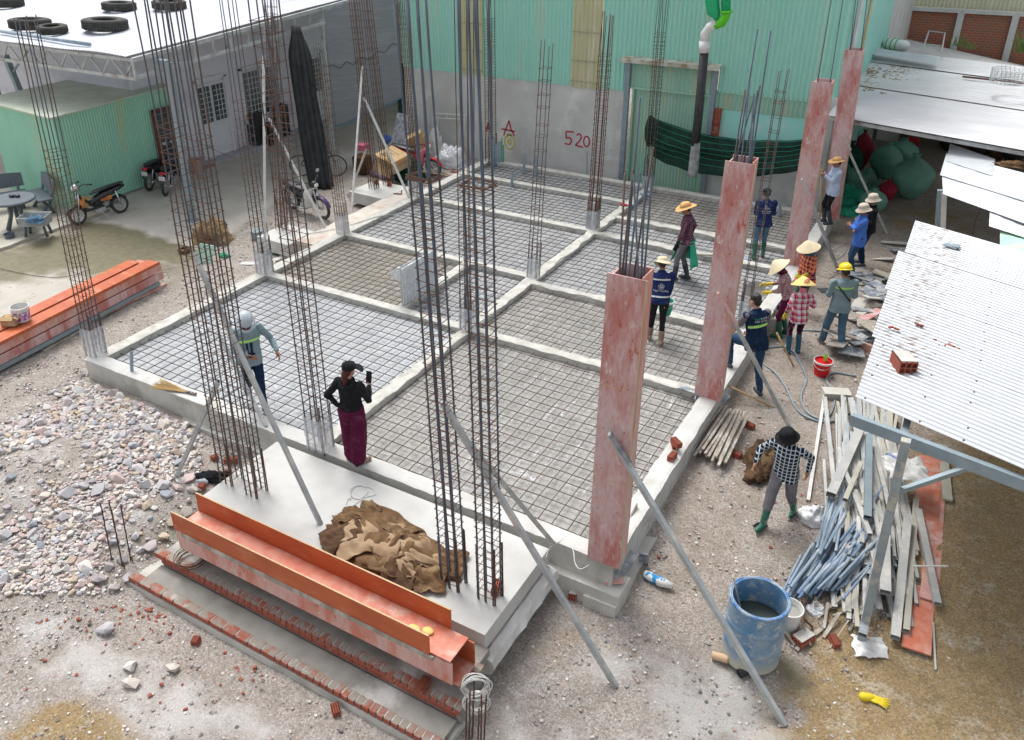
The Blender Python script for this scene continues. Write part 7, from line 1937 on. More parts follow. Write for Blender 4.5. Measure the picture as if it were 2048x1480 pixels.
mb = MB(); p = at(20, 475, zt); mb.lathe([(.1, 0), (.13, .1), (.12, .1), (.09, .01)], p, n=20); T('bowl', mb, CO['granite'], 'small grey bowl on the paving below the round table', 'bowl')
mb = MB(); p = at(205, 392, Zy); mb.lathe([(.16, .40), (.19, .80), (.18, .80), (.15, .41)], p, n=20); T('orange_can', mb, M('orange_can', (.75, .30, .03)), 'orange plastic can behind the electric bike', 'can')
mb = MB(); p = at(175, 425, Zy); mb.box(p+V((0, 0, .22)), (.5, .06, .44), Matrix.Rotation(.5, 3, 'Z')); T('carton', mb, CO['card'], 'flattened yellow brown carton behind the electric bike wheel', 'carton')
bucket('bucket', 'pink plastic bin with rubbish by the white door', at(395, 345, Zy), .16, .2, .42, 'skin2', None, handle=False, content='burlap_dark')
bn = MB(); p = at(518, 292, Zy); bn.box(p+V((0, 0, .5)), (.42, .5, 1.0), None, .02); bn.box(p+V((0, 0, 1.03)), (.48, .56, .06)); T('rubbish_bin', bn, CO['black'], 'tall black rubbish bin below the house window', 'bin', bevel=.02)
bn = MB(); p = at(562, 275, Zy); bn.box(p+V((0, 0, .55)), (.5, .5, 1.1), None, .02); T('black_cabinet', bn, CO['black'], 'tall black cabinet beside the bin under the window', 'cabinet', bevel=.02)
bn = MB(); p = at(540, 290, Zy); bn.box(p+V((0, 0, .35)), (.3, .3, .7), None, .02); T('black_box', bn, CO['black'], 'lower black box between bin and black cabinet', 'box', bevel=.02)
mb = MB(); p = at(440, 305, Zy); mb.box(p+V((0, 0, .1)), (.35, .5, .05), Matrix.Rotation(.2, 3, 'X')); T('red_mat', mb, CO['maroon'], 'dark red mat on the step of the white door', 'mat')
mb = MB(); 
for i in range(3): p = at(410+i*8, 338-3*i, Zy); mb.ell(p+V((0, 0, .04)), (.06, .12, .05))
T('sandals', mb, CO['skin'], 'pink brown sandals by the pink bin', 'sandals', smooth=True)
mb = MB(); p = at(365, 318, Zy); heap(mb, p, .25, .25, .5, 91, 24, 1.0); T('rubbish_heap', mb, CO['timber'], 'pile of scrap and cloth behind the canopy post', 'rubbish', smooth=True)
mb = MB(); a_ = at(405, 525, -.38); mb.add([a_+V(q) for q in ((-.2, -.05, 0), (.2, .05, 0), (.26, .2, .38), (-.12, .1, .40), (-.2, -.03, 0), (.2, .07, 0), (.26, .22, .38), (-.12, .12, .40))], [(0, 1, 2, 3), (7, 6, 5, 4), (0, 4, 5, 1), (1, 5, 6, 2), (2, 6, 7, 3), (3, 7, 4, 0)]); T('green_sheet', mb, M('pale_green', (.38, .60, .50), (.34, .54, .45)), 'pale green sheet leaning on the ochre burlap pile', 'sheet')
mb = MB(); p = atg(450, 512); heap(mb, p, .14, .09, .06, 93, 20, .8); T('teal_bag', mb, CO['cloth_green'], 'teal scrap of bag beside the pale green sheet', 'bag', smooth=True)
mb = MB(); p = atg(368, 505); mb.torus(p+V((0, 0, .04)), .12, .02, (.2, .1, 1)); mb.torus(p+V((.02, .02, .08)), .1, .02, (.1, -.1, 1)); T('rope_coil', mb, CO['burlap_dark'], 'dark rope coil left of the pale green sheet', 'rope')
mb = MB(); p = atg(515, 478); mb.lathe([(.13, 0), (.15, .22), (.13, .22)], p, n=20); T('blue_tub', mb, CO['bluesteel'], 'blue grey tub behind the left kerb cage', 'tub')
mb = MB(); p = atg(548, 505, .02); drape(mb, (p.x, p.y), (.35, .2), .3, lambda a, b_: gz(a, b_)+.01, 95, .03); T('teal_bag', mb, CO['cloth_green'], 'teal bag scrap right of the wrapped kerb cage', 'bag', smooth=True)
mb = MB(); mb.bar(atg(545, 522, .02), atg(605, 503, .02), .12, .05); T('grey_board', mb, CO['alu'], 'pale grey board lying right of the wrapped kerb cage', 'board')
mb = MB(); p = atg(500, 527, .01); mb.box(p, (.42, .16, .02), Matrix.Rotation(.5, 3, 'Z')); T('grey_board', mb, CO['alu'], 'pale grey board lying left of the wrapped kerb cage', 'board')
for (px, py, mi, lb) in ((555, 523, 1, 'pinkish rubble piece right of the wrapped kerb cage'), (563, 515, 6, 'ochre rubble piece right of the wrapped kerb cage'), (548, 528, 0, 'white rubble piece next to the kerb cage')):
    p = atg(px, py); put_stone(p.x, p.y, .06, lb, None, mi)
mb = MB(); p = atg(328, 993, .05); 
mb = MB(); p = atg(432, 958, .03); heap(mb, p, .3, .1, .1, 97, 26, 1.0, .6); T('black_sheet', mb, CO['black_cloth'], 'crumpled black plastic behind the porch slab corner', 'plastic', smooth=True)
mb = MB(); mb.box(at(565, 432, .1)+V((0, 0, 0)), (.05, .05, .02)); 
mb = MB(); p = at(795, 388, .0); mb.box(p, (.22, .04, .03), Matrix.Rotation(.4, 3, 'Z')); mb.box(p+V((.06, .1, .03)), (.02, .02, .1)); T('hand_tool', mb, CO['burlap_dark'], 'dark hand tool lying on the walk strip by the pad', 'tool')

# cardboard boxes corner
def carton(label, px, z, size, rz, tilt, flaps=True, text=None):
    p = at(*px, z); t = thing('cardboard_box', label, 'box', p, rz); t.rotation_euler = (tilt[0], tilt[1], rz)
    w_, d_, h_ = size; mb = MB(); e = .006
    for c_, s_ in (((0, -d_/2, h_/2), (w_, e, h_)), ((0, d_/2, h_/2), (w_, e, h_)), ((-w_/2, 0, h_/2), (e, d_-.012, h_)), ((w_/2, 0, h_/2), (e, d_-.012, h_)), ((0, 0, h_), (w_-.004, d_-.004, e))): mb.box(c_, s_)
    obj('body', mb, CO['card'], t)
    if flaps:
        mb = MB(); mb.box((w_/2+.11, 0, h_*.85), (.005, d_*.98, .26), Matrix.Rotation(.8, 3, 'Y')); obj('flap', mb, CO['card'], t)
        mb = MB(); mb.box((0, -d_/2-.08, h_*.12), (w_*.98, .005, .24), Matrix.Rotation(-.7, 3, 'X')); obj('flap', mb, CO['card'], t)
    return t
cb1 = carton('big printed cardboard box lying on top of the green bag', (788, 330), .12, (.85, .62, .34), -.35, (.25, .1))
cb2 = carton('cardboard box standing on edge behind the cage', (845, 305), .15, (.5, .35, .6), .5, (.1, -.45))
mb = MB()
for r_ in range(4):
    for k in range(7-r_): mb.box((-.28+.075*k, .12-.09*r_, .346), (.06*random.uniform(.5, 1), .022 if r_ < 3 else .05, .003))
obj('printed_lines', mb, CO['letter_black'], cb1)
mb = MB(); p = at(802, 305, -.35); R = Matrix.Rotation(-.2, 3, 'Z') @ Matrix.Rotation(-.35, 3, 'X'); mb.box(at(803, 262, .7), (.62, .03, 1.0), R); T('leaning_board', mb, CO['plyblue'], 'speckled blue grey panel leaning behind the cardboard boxes', 'board')
mb = MB(); heap(mb, at(815, 358, -.38), .5, .35, .55, 101, 34, .7); T('green_net_bag', mb, CO['cloth_green_dark'], 'dark green net bundle under the cardboard boxes', 'bundle', smooth=True)
mb = MB(); mb.ell(at(772, 278, .15), (.17, .15, .15)); T('blue_ball', mb, CO['blue_cloth'], 'blue round bag behind the big cardboard box', 'bag', smooth=True)
mb = MB(); p = at(728, 335, -.38); mb.box(p+V((0, 0, .62)), (.32, .26, .16)); mb.box(p+V((0, 0, .70)), (.34, .28, .04)); T('red_box', mb, CO['pink'], 'pinkish red plastic box left of the cages on the pad', 'box', bevel=.01)
mb = MB(); p = at(726, 345, -.38); mb.box(p+V((0, 0, .26)), (.42, .4, .5), None, .02); T('dark_box', mb, CO['burlap_dark'], 'dark box under the pinkish red box', 'box', bevel=.02)
mb = MB(); p = at(770, 352, -.38); heap(mb, p, .4, .25, .35, 103, 26, .9); T('cloth_bags', mb, fabric('lilac_bag', (.5, .46, .56), (.35, .2, .3), 5), 'lilac and white bags behind the cages on the pad', 'bags', smooth=True)
mb = MB(); p = at(905, 330, -.38); heap(mb, p, .5, .35, .55, 105, 34, .6); T('plastic_bags', mb, CO['wrap2'], 'white plastic bags heaped against the concrete wall', 'bags', smooth=True)
mb = MB(); p = at(873, 318, -.38); heap(mb, p, .2, .25, .8, 107, 26, .6); T('plastic_bags', mb, CO['white'], 'upright white bag behind the cage left of the plastic heap', 'bags', smooth=True)
for i, (a, b_) in enumerate((((862, 352), (930, 345)), ((880, 345), (945, 352)), ((900, 338), (925, 352)), ((870, 340), (905, 350)), ((890, 352), (955, 340)))):
    mb = MB(); mb.bar(at(*a, -.36+.02*i), at(*b_, -.34+.03*i), .05, .02); T('wood_scrap', mb, (CO['timber'], CO['plyedge'], CO['brick'])[i % 3], 'stick of scrap wood below the white plastic bags', 'scrap', 'scrap wood by the concrete wall')
# scaffold frame against the wall
sf = thing('scaffold_frame', 'white tubular scaffold frame leaning on the concrete wall', 'scaffold', V((-2, WY-.25, -.4)))
P = lambda x, y: aty(x, y, WY-.18+ (330-y)*-.0002)
mb = MB()
for a, b_ in (((866, 222), (862, 330)), ((876, 232), (871, 330)), ((930, 232), (924, 335)), ((921, 240), (914, 335)), ((862, 226), (937, 231)), ((870, 236), (930, 239)), ((894, 228), (893, 238)), ((864, 250), (875, 251)), ((863, 268), (873, 269)), ((929, 252), (920, 252)), ((927, 272), (917, 272)), ((925, 292), (915, 292)), ((862, 288), (872, 289))):
    mb.tube([P(*a), P(*b_)], .017, 8)
obj('tubes', mb, CO['whitepole'], sf, world=True)
# white cable and tank at the far right building corner
cable('white cable running down the corner of the turquoise wall', [(1785, 28), (1768, 60), (1745, 85), (1735, 92)], .02, 'whitepole', zf=3.2, name='cable', cat='cable')
mb = MB(); a_, b_ = at(1777, 88, 2.95), at(1808, 92, 2.95); mb.cap(a_, b_, .17, .16); T('wrapped_bundle', mb, CO['white'], 'white bundle tied with green straps on the grey roof', 'bundle', smooth=True)
mb = MB(); mb.torus(a_.lerp(b_, .3), .175, .015, (b_-a_), n=20); mb.torus(a_.lerp(b_, .6), .175, .015, (b_-a_), n=20); mb.torus(a_.lerp(b_, 0), .16, .02, (b_-a_), n=20); T('green_strap', mb, CO['green_pipe'], 'green straps round the white bundle on the roof', 'strap')
mb = MB()
for (a, b_) in (((1845, 100), (1858, 62)), ((1883, 106), (1890, 66)), ((1850, 88), (1885, 92)), ((1858, 62), (1890, 66))): mb.tube([at(*a, 3.0), at(a[0]+(b_[0]-a[0]), b_[1], 3.0)], .02, 6)
T('metal_stand', mb, CO['galv'], 'thin metal frame stand on the grey roof', 'stand')
mb = MB(); c_ = at(2015, 165, 2.95)
for k in range(9): mb.torus(c_+V((0, 0, .12*k*.3)), .38, .006, (0, 0, 1), n=30, m_=4)
for k in range(26): a = 2*PI*k/26; mb.tube([c_+V((.38*math.cos(a), .38*math.sin(a), 0)), c_+V((.38*math.cos(a+.2), .38*math.sin(a+.2), .32))], .005, 4)
T('wire_cage', mb, CO['galv'], 'round wire cage lying on the white shed roof', 'wire cage')
mb = MB(); mb.tube([at(1925, 153, 2.75), at(2060, 168, 2.75)], .025, 6); T('pole', mb, CO['rebar_rust'], 'rusty pole lying on the shed roof by the wire cage', 'pole')
mb = MB(); heap(mb, at(2025, 332, 2.0), .25, .12, .08, 111, 20, 1); T('leaf_heap', mb, CO['burlap'], 'small heap of brown leaves on the white sheet roof', 'leaves', smooth=True)
def grass(label, px, z, n=26, h=.5, seed=1):
    rs = random.Random(seed); p = at(*px, z); mb = MB()
    for i in range(n):
        a = rs.uniform(0, 6.28); L = h*rs.uniform(.5, 1); o_ = V((rs.uniform(-.2, .2), rs.uniform(-.1, .1), 0)); e = V((math.cos(a)*L*.5, math.sin(a)*L*.5, L)); s_ = V((-math.sin(a), math.cos(a), 0))*.015
        mb.add([p+o_-s_, p+o_+s_, p+o_+e*.6+s_*.8, p+o_+e, p+o_+e*.6-s_*.8], [(0, 1, 2, 3, 4)])
    T('plant', mb, M('leaf_green', (.10, .22, .05), (.2, .28, .08), 20), label, 'plant')
grass('tuft of weeds growing by the second brick wall post', (1912, 92), 2.2, 26, .45, 1)
grass('tuft of weeds on the brick wall right of the first', (1937, 98), 2.2, 20, .35, 2)
grass('bushy plant at the right edge before the brick wall', (2042, 105), 2.1, 50, .8, 3)
# ---------------------------------------------------------------- people
def bake(mb, voxel, smooth_it=3, fold=0, fscale=9, seed=0, stretch=(1, 1, 1)):
    """fuse overlapping volumes into ONE continuous surface"""
    me = bpy.data.meshes.new('tmp'); me.from_pydata(mb.v, [], mb.f)
    o = bpy.data.objects.new('tmp', me); COL.objects.link(o)
    r = o.modifiers.new('r', 'REMESH'); r.mode = 'VOXEL'; r.voxel_size = voxel; r.use_smooth_shade = True
    s_ = o.modifiers.new('s', 'SMOOTH'); s_.factor = .5; s_.iterations = smooth_it
    dg_ = bpy.context.evaluated_depsgraph_get(); ev = o.evaluated_get(dg_)
    m2 = bpy.data.meshes.new_from_object(ev)
    bpy.data.objects.remove(o); bpy.data.meshes.remove(me)
    if fold:
        m2.calc_loop_triangles()
        co_ = [v.co.copy() for v in m2.vertices]; no = [v.normal.copy() for v in m2.vertices]
        for v, c_, n_ in zip(m2.vertices, co_, no):
            q = V((c_.x*stretch[0], c_.y*stretch[1], c_.z*stretch[2]))
            k = noise.noise(q*fscale+V((seed, 0, 0)))+.6*noise.noise(q*fscale*2.3+V((0, seed, 0)))-.35*abs(noise.noise(q*fscale*1.4+V((seed*2, 3, 1))))
            v.co = c_+n_*(fold*k)
    m2.polygons.foreach_set('use_smooth', [True]*len(m2.polygons))
    return m2
def part(name, me, mat, parent):
    me.materials.clear(); me.materials.append(CO[mat] if isinstance(mat, str) else mat); me.name = name
    o = bpy.data.objects.new(name, me); COL.objects.link(o); o.parent = parent; return o
def ik(a, c, l1, l2, hint):
    d_ = c-a; L = min(d_.length, (l1+l2)*.998); d_.normalize(); c2 = a+d_*L
    x = (l1*l1-l2*l2+L*L)/(2*L); h = math.sqrt(max(0, l1*l1-x*x))
    hv = V(hint)-d_*V(hint).dot(d_)
    if hv.length < 1e-4: hv = V((0, 1, 0))
    hv.normalize(); return a+d_*x+hv*h, c2
def hand(mb, wrist, d_, palm, side, s=1.0, curl=.5, hold=False):
    """palm, five fingers of unequal length and a thumb from the side of the palm"""
    d_ = d_.normalized(); palm = (palm-d_*palm.dot(d_)).normalized(); sd = d_.cross(palm)*side
    pc = wrist+d_*.045*s
    R = Matrix((sd, d_, palm)).transposed()
    mb.ell(pc, (.040*s, .052*s, .019*s), R)
    mb.cap(wrist-d_*.02, pc, .024*s, .026*s)
    for i, (o_, L) in enumerate(((-.030, .066), (-.010, .076), (.010, .072), (.029, .056))):
        b = pc+d_*.040*s+sd*(o_*s); c1 = curl*(.8+.12*i)
        p1 = b+(d_*math.cos(c1*.6)+palm*math.sin(c1*.6)).normalized()*(L*.45*s)
        p2 = p1+(d_*math.cos(c1*1.5)+palm*math.sin(c1*1.5)).normalized()*(L*.33*s)
        p3 = p2+(d_*math.cos(c1*2.3)+palm*math.sin(c1*2.3)).normalized()*(L*.27*s)
        mb.cap(b, p1, .0092*s, .0088*s, 8); mb.cap(p1, p2, .0088*s, .008*s, 8); mb.cap(p2, p3, .008*s, .0068*s, 8)
    tb_ = wrist+d_*.022*s-sd*(.032*s); t1 = tb_+(d_*.6-sd*.6+palm*.35).normalized()*.036*s; t2 = t1+(d_*.85-sd*.1+palm*.5).normalized()*.030*s
    mb.cap(tb_, t1, .014*s, .0105*s, 8); mb.cap(t1, t2, .0105*s, .008*s, 8)
def person(label, loc, face, H=1.62, top='navy', bot='jeans', shoes='bootdark', boot=False, lean=0.0, side=0.0, LH=None, RH=None, LF=None, RF=None, LE=(-.4, -1, -.3), RE=(.4, -1, -.3),
           head=(0, 0), hat=None, hatmat='beige', hair='hair', skin='skin', glove=None, mask=None, mapply=None, female=False, extra=None, sleeves='long', hem=.02, curl=(.5, .5), hip=None, trous='slim', bootH=.34, knees=((0, 1, 0), (0, 1, 0)), hattilt=(0, 0), sleevemat=None):
    k = H/1.62
    t = thing('person', label, 'person', loc, face)
    hz0 = (.892 if hip is None else hip)*k
    LF = V(LF if LF else (-.10, 0, 0)); RF = V(RF if RF else (.10, 0, 0))
    P = V((0, 0, hz0))
    P.x = (LF.x+RF.x)/2*.5; P.y = (LF.y+RF.y)/2*.6
    if hip is not None and isinstance(hip, (tuple, list)): pass
    up = (Matrix.Rotation(side, 3, 'Y') @ Matrix.Rotation(-lean, 3, 'X')) @ V((0, 0, 1)); fw_ = (Matrix.Rotation(side, 3, 'Y') @ Matrix.Rotation(-lean, 3, 'X')) @ V((0, 1, 0)); rt = fw_.cross(up)
    sw = (.165 if female else .185)*k
    W_ = P+up*(.14*k)+fw_*.01; C_ = P+up*(.34*k)+fw_*.012; S_ = P+up*(.47*k); N_ = P+up*(.535*k); 
    Hd = N_+up*(.115*k)+(fw_*(.035*k))
    hyaw, hpit = head
    HR = (Matrix((rt, fw_, up)).transposed()) @ Matrix.Rotation(hyaw, 3, 'Z') @ Matrix.Rotation(-hpit, 3, 'X')
    Hd = N_+up*(.06*k)+HR @ V((0, .03*k, .075*k))
    SL, SR = S_-rt*sw, S_+rt*sw
    ua, fa = .275*k, .245*k
    def arm(S, Ht, dfl, E): 
        tgt = (P+rt*Ht[0]*k+fw_*Ht[1]*k+up*Ht[2]*k) if Ht else (S+V((0, 0, -.50*k))+rt*dfl*.07+fw_*.06)
        return ik(S, tgt, ua, fa, rt*E[0]+fw_*E[1]+up*E[2])
    eL, wL = arm(SL, LH, -1, LE); eR, wR = arm(SR, RH, 1, RE)
    hw = (.095 if female else .088)*k
    hl, hr = P-rt*hw, P+rt*hw
    tl, sl_ = .42*k, .42*k
    kL, aL = ik(hl, LF+V((0, 0, .075)), tl, sl_, knees[0]); kR, aR = ik(hr, RF+V((0, 0, .075)), tl, sl_, knees[1])
    def ring(c, rx, ry, fo=0, n=26, pw=2.4):
        out = []
        for j in range(n):
            a = 2*PI*j/n; ca, sa_ = math.cos(a), math.sin(a); q = (abs(ca)**pw+abs(sa_)**pw)**(-1/pw)
            out.append(c+rt*(rx*q*ca)+fw_*(ry*q*sa_+fo))
        return out
    g = 1.0
    # ---- body: one continuous surface
    b = MB()
    b.loft([ring(P-up*.08*k, .10*k, .08*k), ring(P, .145*k, .09*k), ring(W_, .125*k, .085*k), ring(C_, .145*k, .095*k), ring(S_-up*.02, .15*k, .075*k), ring(N_-up*.02, .07*k, .06*k)])
    b.cap(N_-up*.03, Hd-HR @ V((0, .015, .05*k)), .052*k, .048*k)
    b.ell(Hd+HR @ V((0, -.012*k, .03*k)), (.073*k, .092*k, .088*k), HR, 20, 14)       # skull
    b.ell(Hd+HR @ V((0, .022*k, -.035*k)), (.057*k, .066*k, .075*k), HR, 18, 12)        # jaw and cheeks
    b.cap(Hd+HR @ V((0, .088*k, .012*k)), Hd+HR @ V((0, .104*k, -.022*k)), .010*k, .014*k)  # nose
    b.cap(Hd+HR @ V((-.022*k, .083*k, -.055*k)), Hd+HR @ V((.022*k, .083*k, -.055*k)), .008*k)  # lips
    b.ell(Hd+HR @ V((0, .072*k, -.09*k)), (.022*k, .02*k, .018*k), HR)
    for s_ in (-1, 1): 
        b.ell(Hd+HR @ V((s_*.074*k, -.008*k, -.005*k)), (.012*k, .022*k, .032*k), HR)
        b.cap(Hd+HR @ V((s_*.015*k, .083*k, .028*k)), Hd+HR @ V((s_*.045*k, .072*k, .028*k)), .009*k)
    for S, e, w in ((SL, eL, wL), (SR, eR, wR)):
        b.cap(S, e, .045*k, .036*k); b.cap(e, w, .036*k, .024*k)
    for h0, kn, an, F in ((hl, kL, aL, LF), (hr, kR, aR, RF)):
        b.cap(h0, kn, .075*k, .052*k); b.cap(kn, an, .05*k, .034*k)
    pl = -fw_ if False else fw_
    if not glove:
        hand(b, wL, (wL-eL), rt*.9+fw_*.3, -1, k*1.02, curl[0]); hand(b, wR, (wR-eR), -rt*.9+fw_*.3, 1, k*1.02, curl[1])
    part('body', bake(b, .0068*k, 2), skin, t)
    if glove:
        for w, e, s_, c_ in ((wL, eL, 1, curl[0]), (wR, eR, -1, curl[1])):
            gm_ = MB(); hand(gm_, w, (w-e), rt*.9*s_+fw_*.3, -s_, k*1.12, c_); d_ = (w-e).normalized(); gm_.cap(w-d_*.10, w, .036*k, .032*k); part('glove', bake(gm_, .0065, 1), glove, t)
    # eyes
    for s_ in (-1, 1):
        e_ = MB(); e_.ell(Hd+HR @ V((s_*.030*k, .079*k, .008*k)), (.013*k, .008*k, .008*k), HR, 10, 7); obj('eye', e_, CO['black'], t, smooth=True)
    # ---- trousers
    tr = MB(); ex = .016*k
    tr.loft([ring(P-up*.10*k, .115*k, .10*k), ring(P-up*.02*k, .158*k, .108*k), ring(P+up*.07*k, .146*k, .098*k), ring(W_-up*.02, .14*k, .10*k)])
    wide = {'slim': (.09, .064, .05), 'loose': (.098, .076, .066), 'wide': (.105, .095, .115)}[trous]
    for h0, kn, an, F in ((hl, kL, aL, LF), (hr, kR, aR, RF)):
        end = an+(kn-an).normalized()*(.0 if not boot else (bootH-.10)*k)
        if trous == 'wide': end = an+V((0, 0, .03))
        tr.cap(h0+up*.02, kn, wide[0]*k, wide[1]*k, 16); tr.cap(kn, end+(kn-end).normalized()*.03, wide[1]*k, wide[2]*k, 16)
        if trous == 'wide': tr.cap(h0-rt*0, end, wide[0]*k, wide[2]*k, 16)
    part('trousers', bake(tr, .011, 3, .0105, 9, len(label) % 50, (1, 1, .6)), bot, t)
    # ---- shoes or boots
    for kn, an, F, yw in ((kL, aL, LF, .12), (kR, aR, RF, -.12)):
        sh_ = MB(); fd = Matrix.Rotation(yw, 3, 'Z') @ V((0, 1, 0)); pitch = 0
        heel = V((an.x, an.y, an.z-.075))-fd*.035
        dn = V((0, 0, 1))
        sh_.cap(heel+dn*.038, heel+fd*.10+dn*.036, .038*k, .040*k, 14); sh_.cap(heel+fd*.10+dn*.034, heel+fd*.195*k+dn*.030, .041*k, .030*k, 14)
        if boot: sh_.cap(an-V((0, 0, .03)), an+(kn-an).normalized()*((bootH-.07)*k), .046*k, .060*k, 16)
        else: sh_.cap(an-V((0, 0, .045)), an-V((0, 0, .01)), .038*k, .036*k, 14)
        so_ = part('boot' if boot else 'shoe', bake(sh_, .008, 2), shoes, t)
        sl2 = MB(); pts = []
        for j in range(18):
            a = 2*PI*j/18; pts.append(heel+fd*(.08*k+.125*k*math.sin(a))+fd.cross(dn)*(.042*k*math.cos(a)))
        sl2.loft([[p+V((0, 0, -.002)) for p in pts], [p+V((0, 0, .014)) for p in pts]]); obj('sole', sl2, CO['white' if not boot and shoes == 'bootdark' else 'bootdark'] if not boot else CO[shoes], so_)
    # ---- top garment
    s = MB(); lo = P-up*(.045+hem)*k
    s.loft([ring(lo, .186*k, .142*k), ring(P+up*.03*k, .182*k, .136*k), ring(W_+up*.02, .158*k, .115*k), ring(C_, .172*k, .122*k), ring(S_-up*.05*k, .178*k, .108*k), ring(S_+up*.015*k, .135*k, .085*k), ring(N_-up*.0*k, .062*k, .062*k)])
    for S, e, w in ((SL, eL, wL), (SR, eR, wR)):
        s.cap(S-up*.012+(rt*(.03*k) if S is SL and sleeves == 'vest' else (-rt*(.03*k) if sleeves == 'vest' else V((0, 0, 0)))), S.lerp(e, .3 if sleeves != 'vest' else .02), (.066 if sleeves != 'vest' else .058)*k, (.062 if sleeves != 'vest' else .056)*k, 14)
        if sleeves != 'vest':
            endp = (w if not glove else w-(w-e).normalized()*.04) if sleeves == 'long' else e.lerp(w, .02)
            s.cap(S, e, .062*k, .052*k, 14)
            if sleeves == 'long': s.cap(e, endp-(w-e).normalized()*.03, .052*k, .038*k, 14)
            elif sleeves == 'roll': s.cap(e, e.lerp(w, .35), .052*k, .046*k, 14)
    tm_ = bake(s, .009, 3, .0125, 8.5, len(label)*3 % 50, (1, 1, .75)); shirt = part('vest' if sleeves == 'vest' else 'shirt', tm_, top, t)
    col_ = MB(); col_.torus(N_-up*.002*k, .060*k, .013*k, up+fw_*.25, n=24, m_=8, fx=1.6); obj('collar', col_, CO[top] if isinstance(top, str) else top, shirt, smooth=True)
    if sleeves == 'vest':
        s = MB()
        for S, e, w in ((SL, eL, wL), (SR, eR, wR)): s.cap(S.lerp(e, .0), e.lerp(w, -.12), .058*k, .054*k, 14)
        part('sleeves', bake(s, .009, 2, .004, 9), sleevemat or 'grey_cloth', t)
    bvh = BVHTree.FromPolygons([v.co for v in tm_.vertices], [tuple(p.vertices) for p in tm_.polygons])
    def on_back(u, v, off=.004, front=False):
        """point on the garment surface: u across (m), v up from the pelvis (m)"""
        d0 = fw_ if front else -fw_
        o0 = P+up*(v*k)+rt*(u*k)+d0*.5
        h, n_, i_, dd_ = bvh.ray_cast(o0, -d0)
        return (h+d0*off) if h is not None else (P+up*(v*k)+rt*(u*k)+d0*.12)
    def strip(name, v0, wid, mat, off=.006, u=(-.17, .17), both=True, slope=0):
        for fr_ in ((False, True) if both == True else ((both == 'front'),)):
            mb_ = MB(); n = 26
            f = lambda a, b_: on_back(u[0]+(u[1]-u[0])*a, v0+wid*b_+slope*a, off, fr_)
            mb_.slab(f, n, 2, .003, tuple((-fw_ if fr_ else fw_))); obj(name, mb_, CO[mat], shirt)
    def text(lines, fr_=False):
        for (tx_, u, v, size, mat) in lines:
            cu_ = bpy.data.curves.new('print', 'FONT'); cu_.body = tx_; cu_.size = size; cu_.align_x = 'CENTER'; cu_.extrude = .0; cu_.resolution_u = 3
            oo = bpy.data.objects.new('print', cu_); COL.objects.link(oo)
            m3 = bpy.data.meshes.new_from_object(oo.evaluated_get(bpy.context.evaluated_depsgraph_get())); bpy.data.objects.remove(oo)
            bm = bmesh.new(); bm.from_mesh(m3); bmesh.ops.triangulate(bm, faces=bm.faces)
            for vv in bm.verts: vv.co = on_back(u+(vv.co.x if not fr_ else -vv.co.x)*1.0, v+vv.co.y, .006, fr_)
            bm.to_mesh(m3); bm.free(); m3.materials.clear(); m3.materials.append(CO[mat]); oo = bpy.data.objects.new('printed_text', m3); COL.objects.link(oo); oo.parent = shirt
    # ---- hair and hats
    if hair:
        h_ = MB(); h_.ell(Hd+HR @ V((0, -.022*k, .042*k)), (.081*k, .092*k, .088*k), HR, 18, 12); h_.ell(Hd+HR @ V((0, -.055*k, -.01*k)), (.068*k, .052*k, .07*k), HR, 16, 10)
        part('hair', bake(h_, .007, 1, .006, 30, 3), hair, t)
    if mask:
        q = MB(); q.ell(Hd+HR @ V((0, .026*k, -.045*k)), (.066*k, .078*k, .062*k), HR, 18, 12); q.cap(Hd+HR @ V((0, -.02, -.06*k)), N_+up*.0, .07*k, .078*k, 16)
        part('face_scarf', bake(q, .009, 2, .006, 14), mask, t)
    top_ = Hd+HR @ V((0, -.012*k, .045*k)); HQ = HR @ Matrix.Rotation(hattilt[0], 3, 'X') @ Matrix.Rotation(hattilt[1], 3, 'Y')
    if hat == 'cone':
        q = MB(); pr = [(.245*k, -.035*k), (.24*k, -.03*k), (.17*k, .03*k), (.09*k, .10*k), (.035*k, .138*k), (.003, .146*k)]
        q.lathe(pr, top_, 48, HQ, cap0=False); q.lathe([(r_*.985, z_-.006) for r_, z_ in pr], top_, 48, HQ, cap0=False)
        ho_ = obj('conical_hat', q, CO[hatmat], t, smooth=True)
        q = MB(); q.torus(top_+HQ @ V((0, 0, -.033*k)), .244*k, .004, HQ @ V((0, 0, 1)), n=48, m_=6)
        for f in (.25, .5, .75): r_ = .245*k*(1-f)+.003; q.torus(top_+HQ @ V((0, 0, (-.03+.172*f*(.93 if f < .6 else .97))*k)), r_*1.0, .0015, HQ @ V((0, 0, 1)), n=40, m_=4)
        obj('hat_hoops', q, CO['palm'], ho_)
        if mapply == 'flower':
            q = MB()
            for (a0, rr0, sz) in ((rad(-78), .55, .045), (rad(-92), .72, .035), (rad(-62), .45, .03), (rad(150), .6, .035)):
                c_ = top_+HQ @ V((.245*k*rr0*math.cos(a0), .245*k*rr0*math.sin(a0), (-.03+.172*(1-rr0)+.012)*k))
                for j in range(6): 
                    a = j*PI/3; q.ell(c_+HQ @ V((sz*.7*math.cos(a), sz*.7*math.sin(a)*.85, -sz*.5*math.sin(a)*(-1 if a0 < 0 else 1)*-.8)), (sz*.42, sz*.42, .006), HQ @ Matrix.Rotation(-.6 if a0 < 0 else .6, 3, 'X'), 8, 5)
            obj('painted_flower', q, CO['pink'], ho_, smooth=True)
    elif hat in ('bucket', 'straw', 'floppy'):
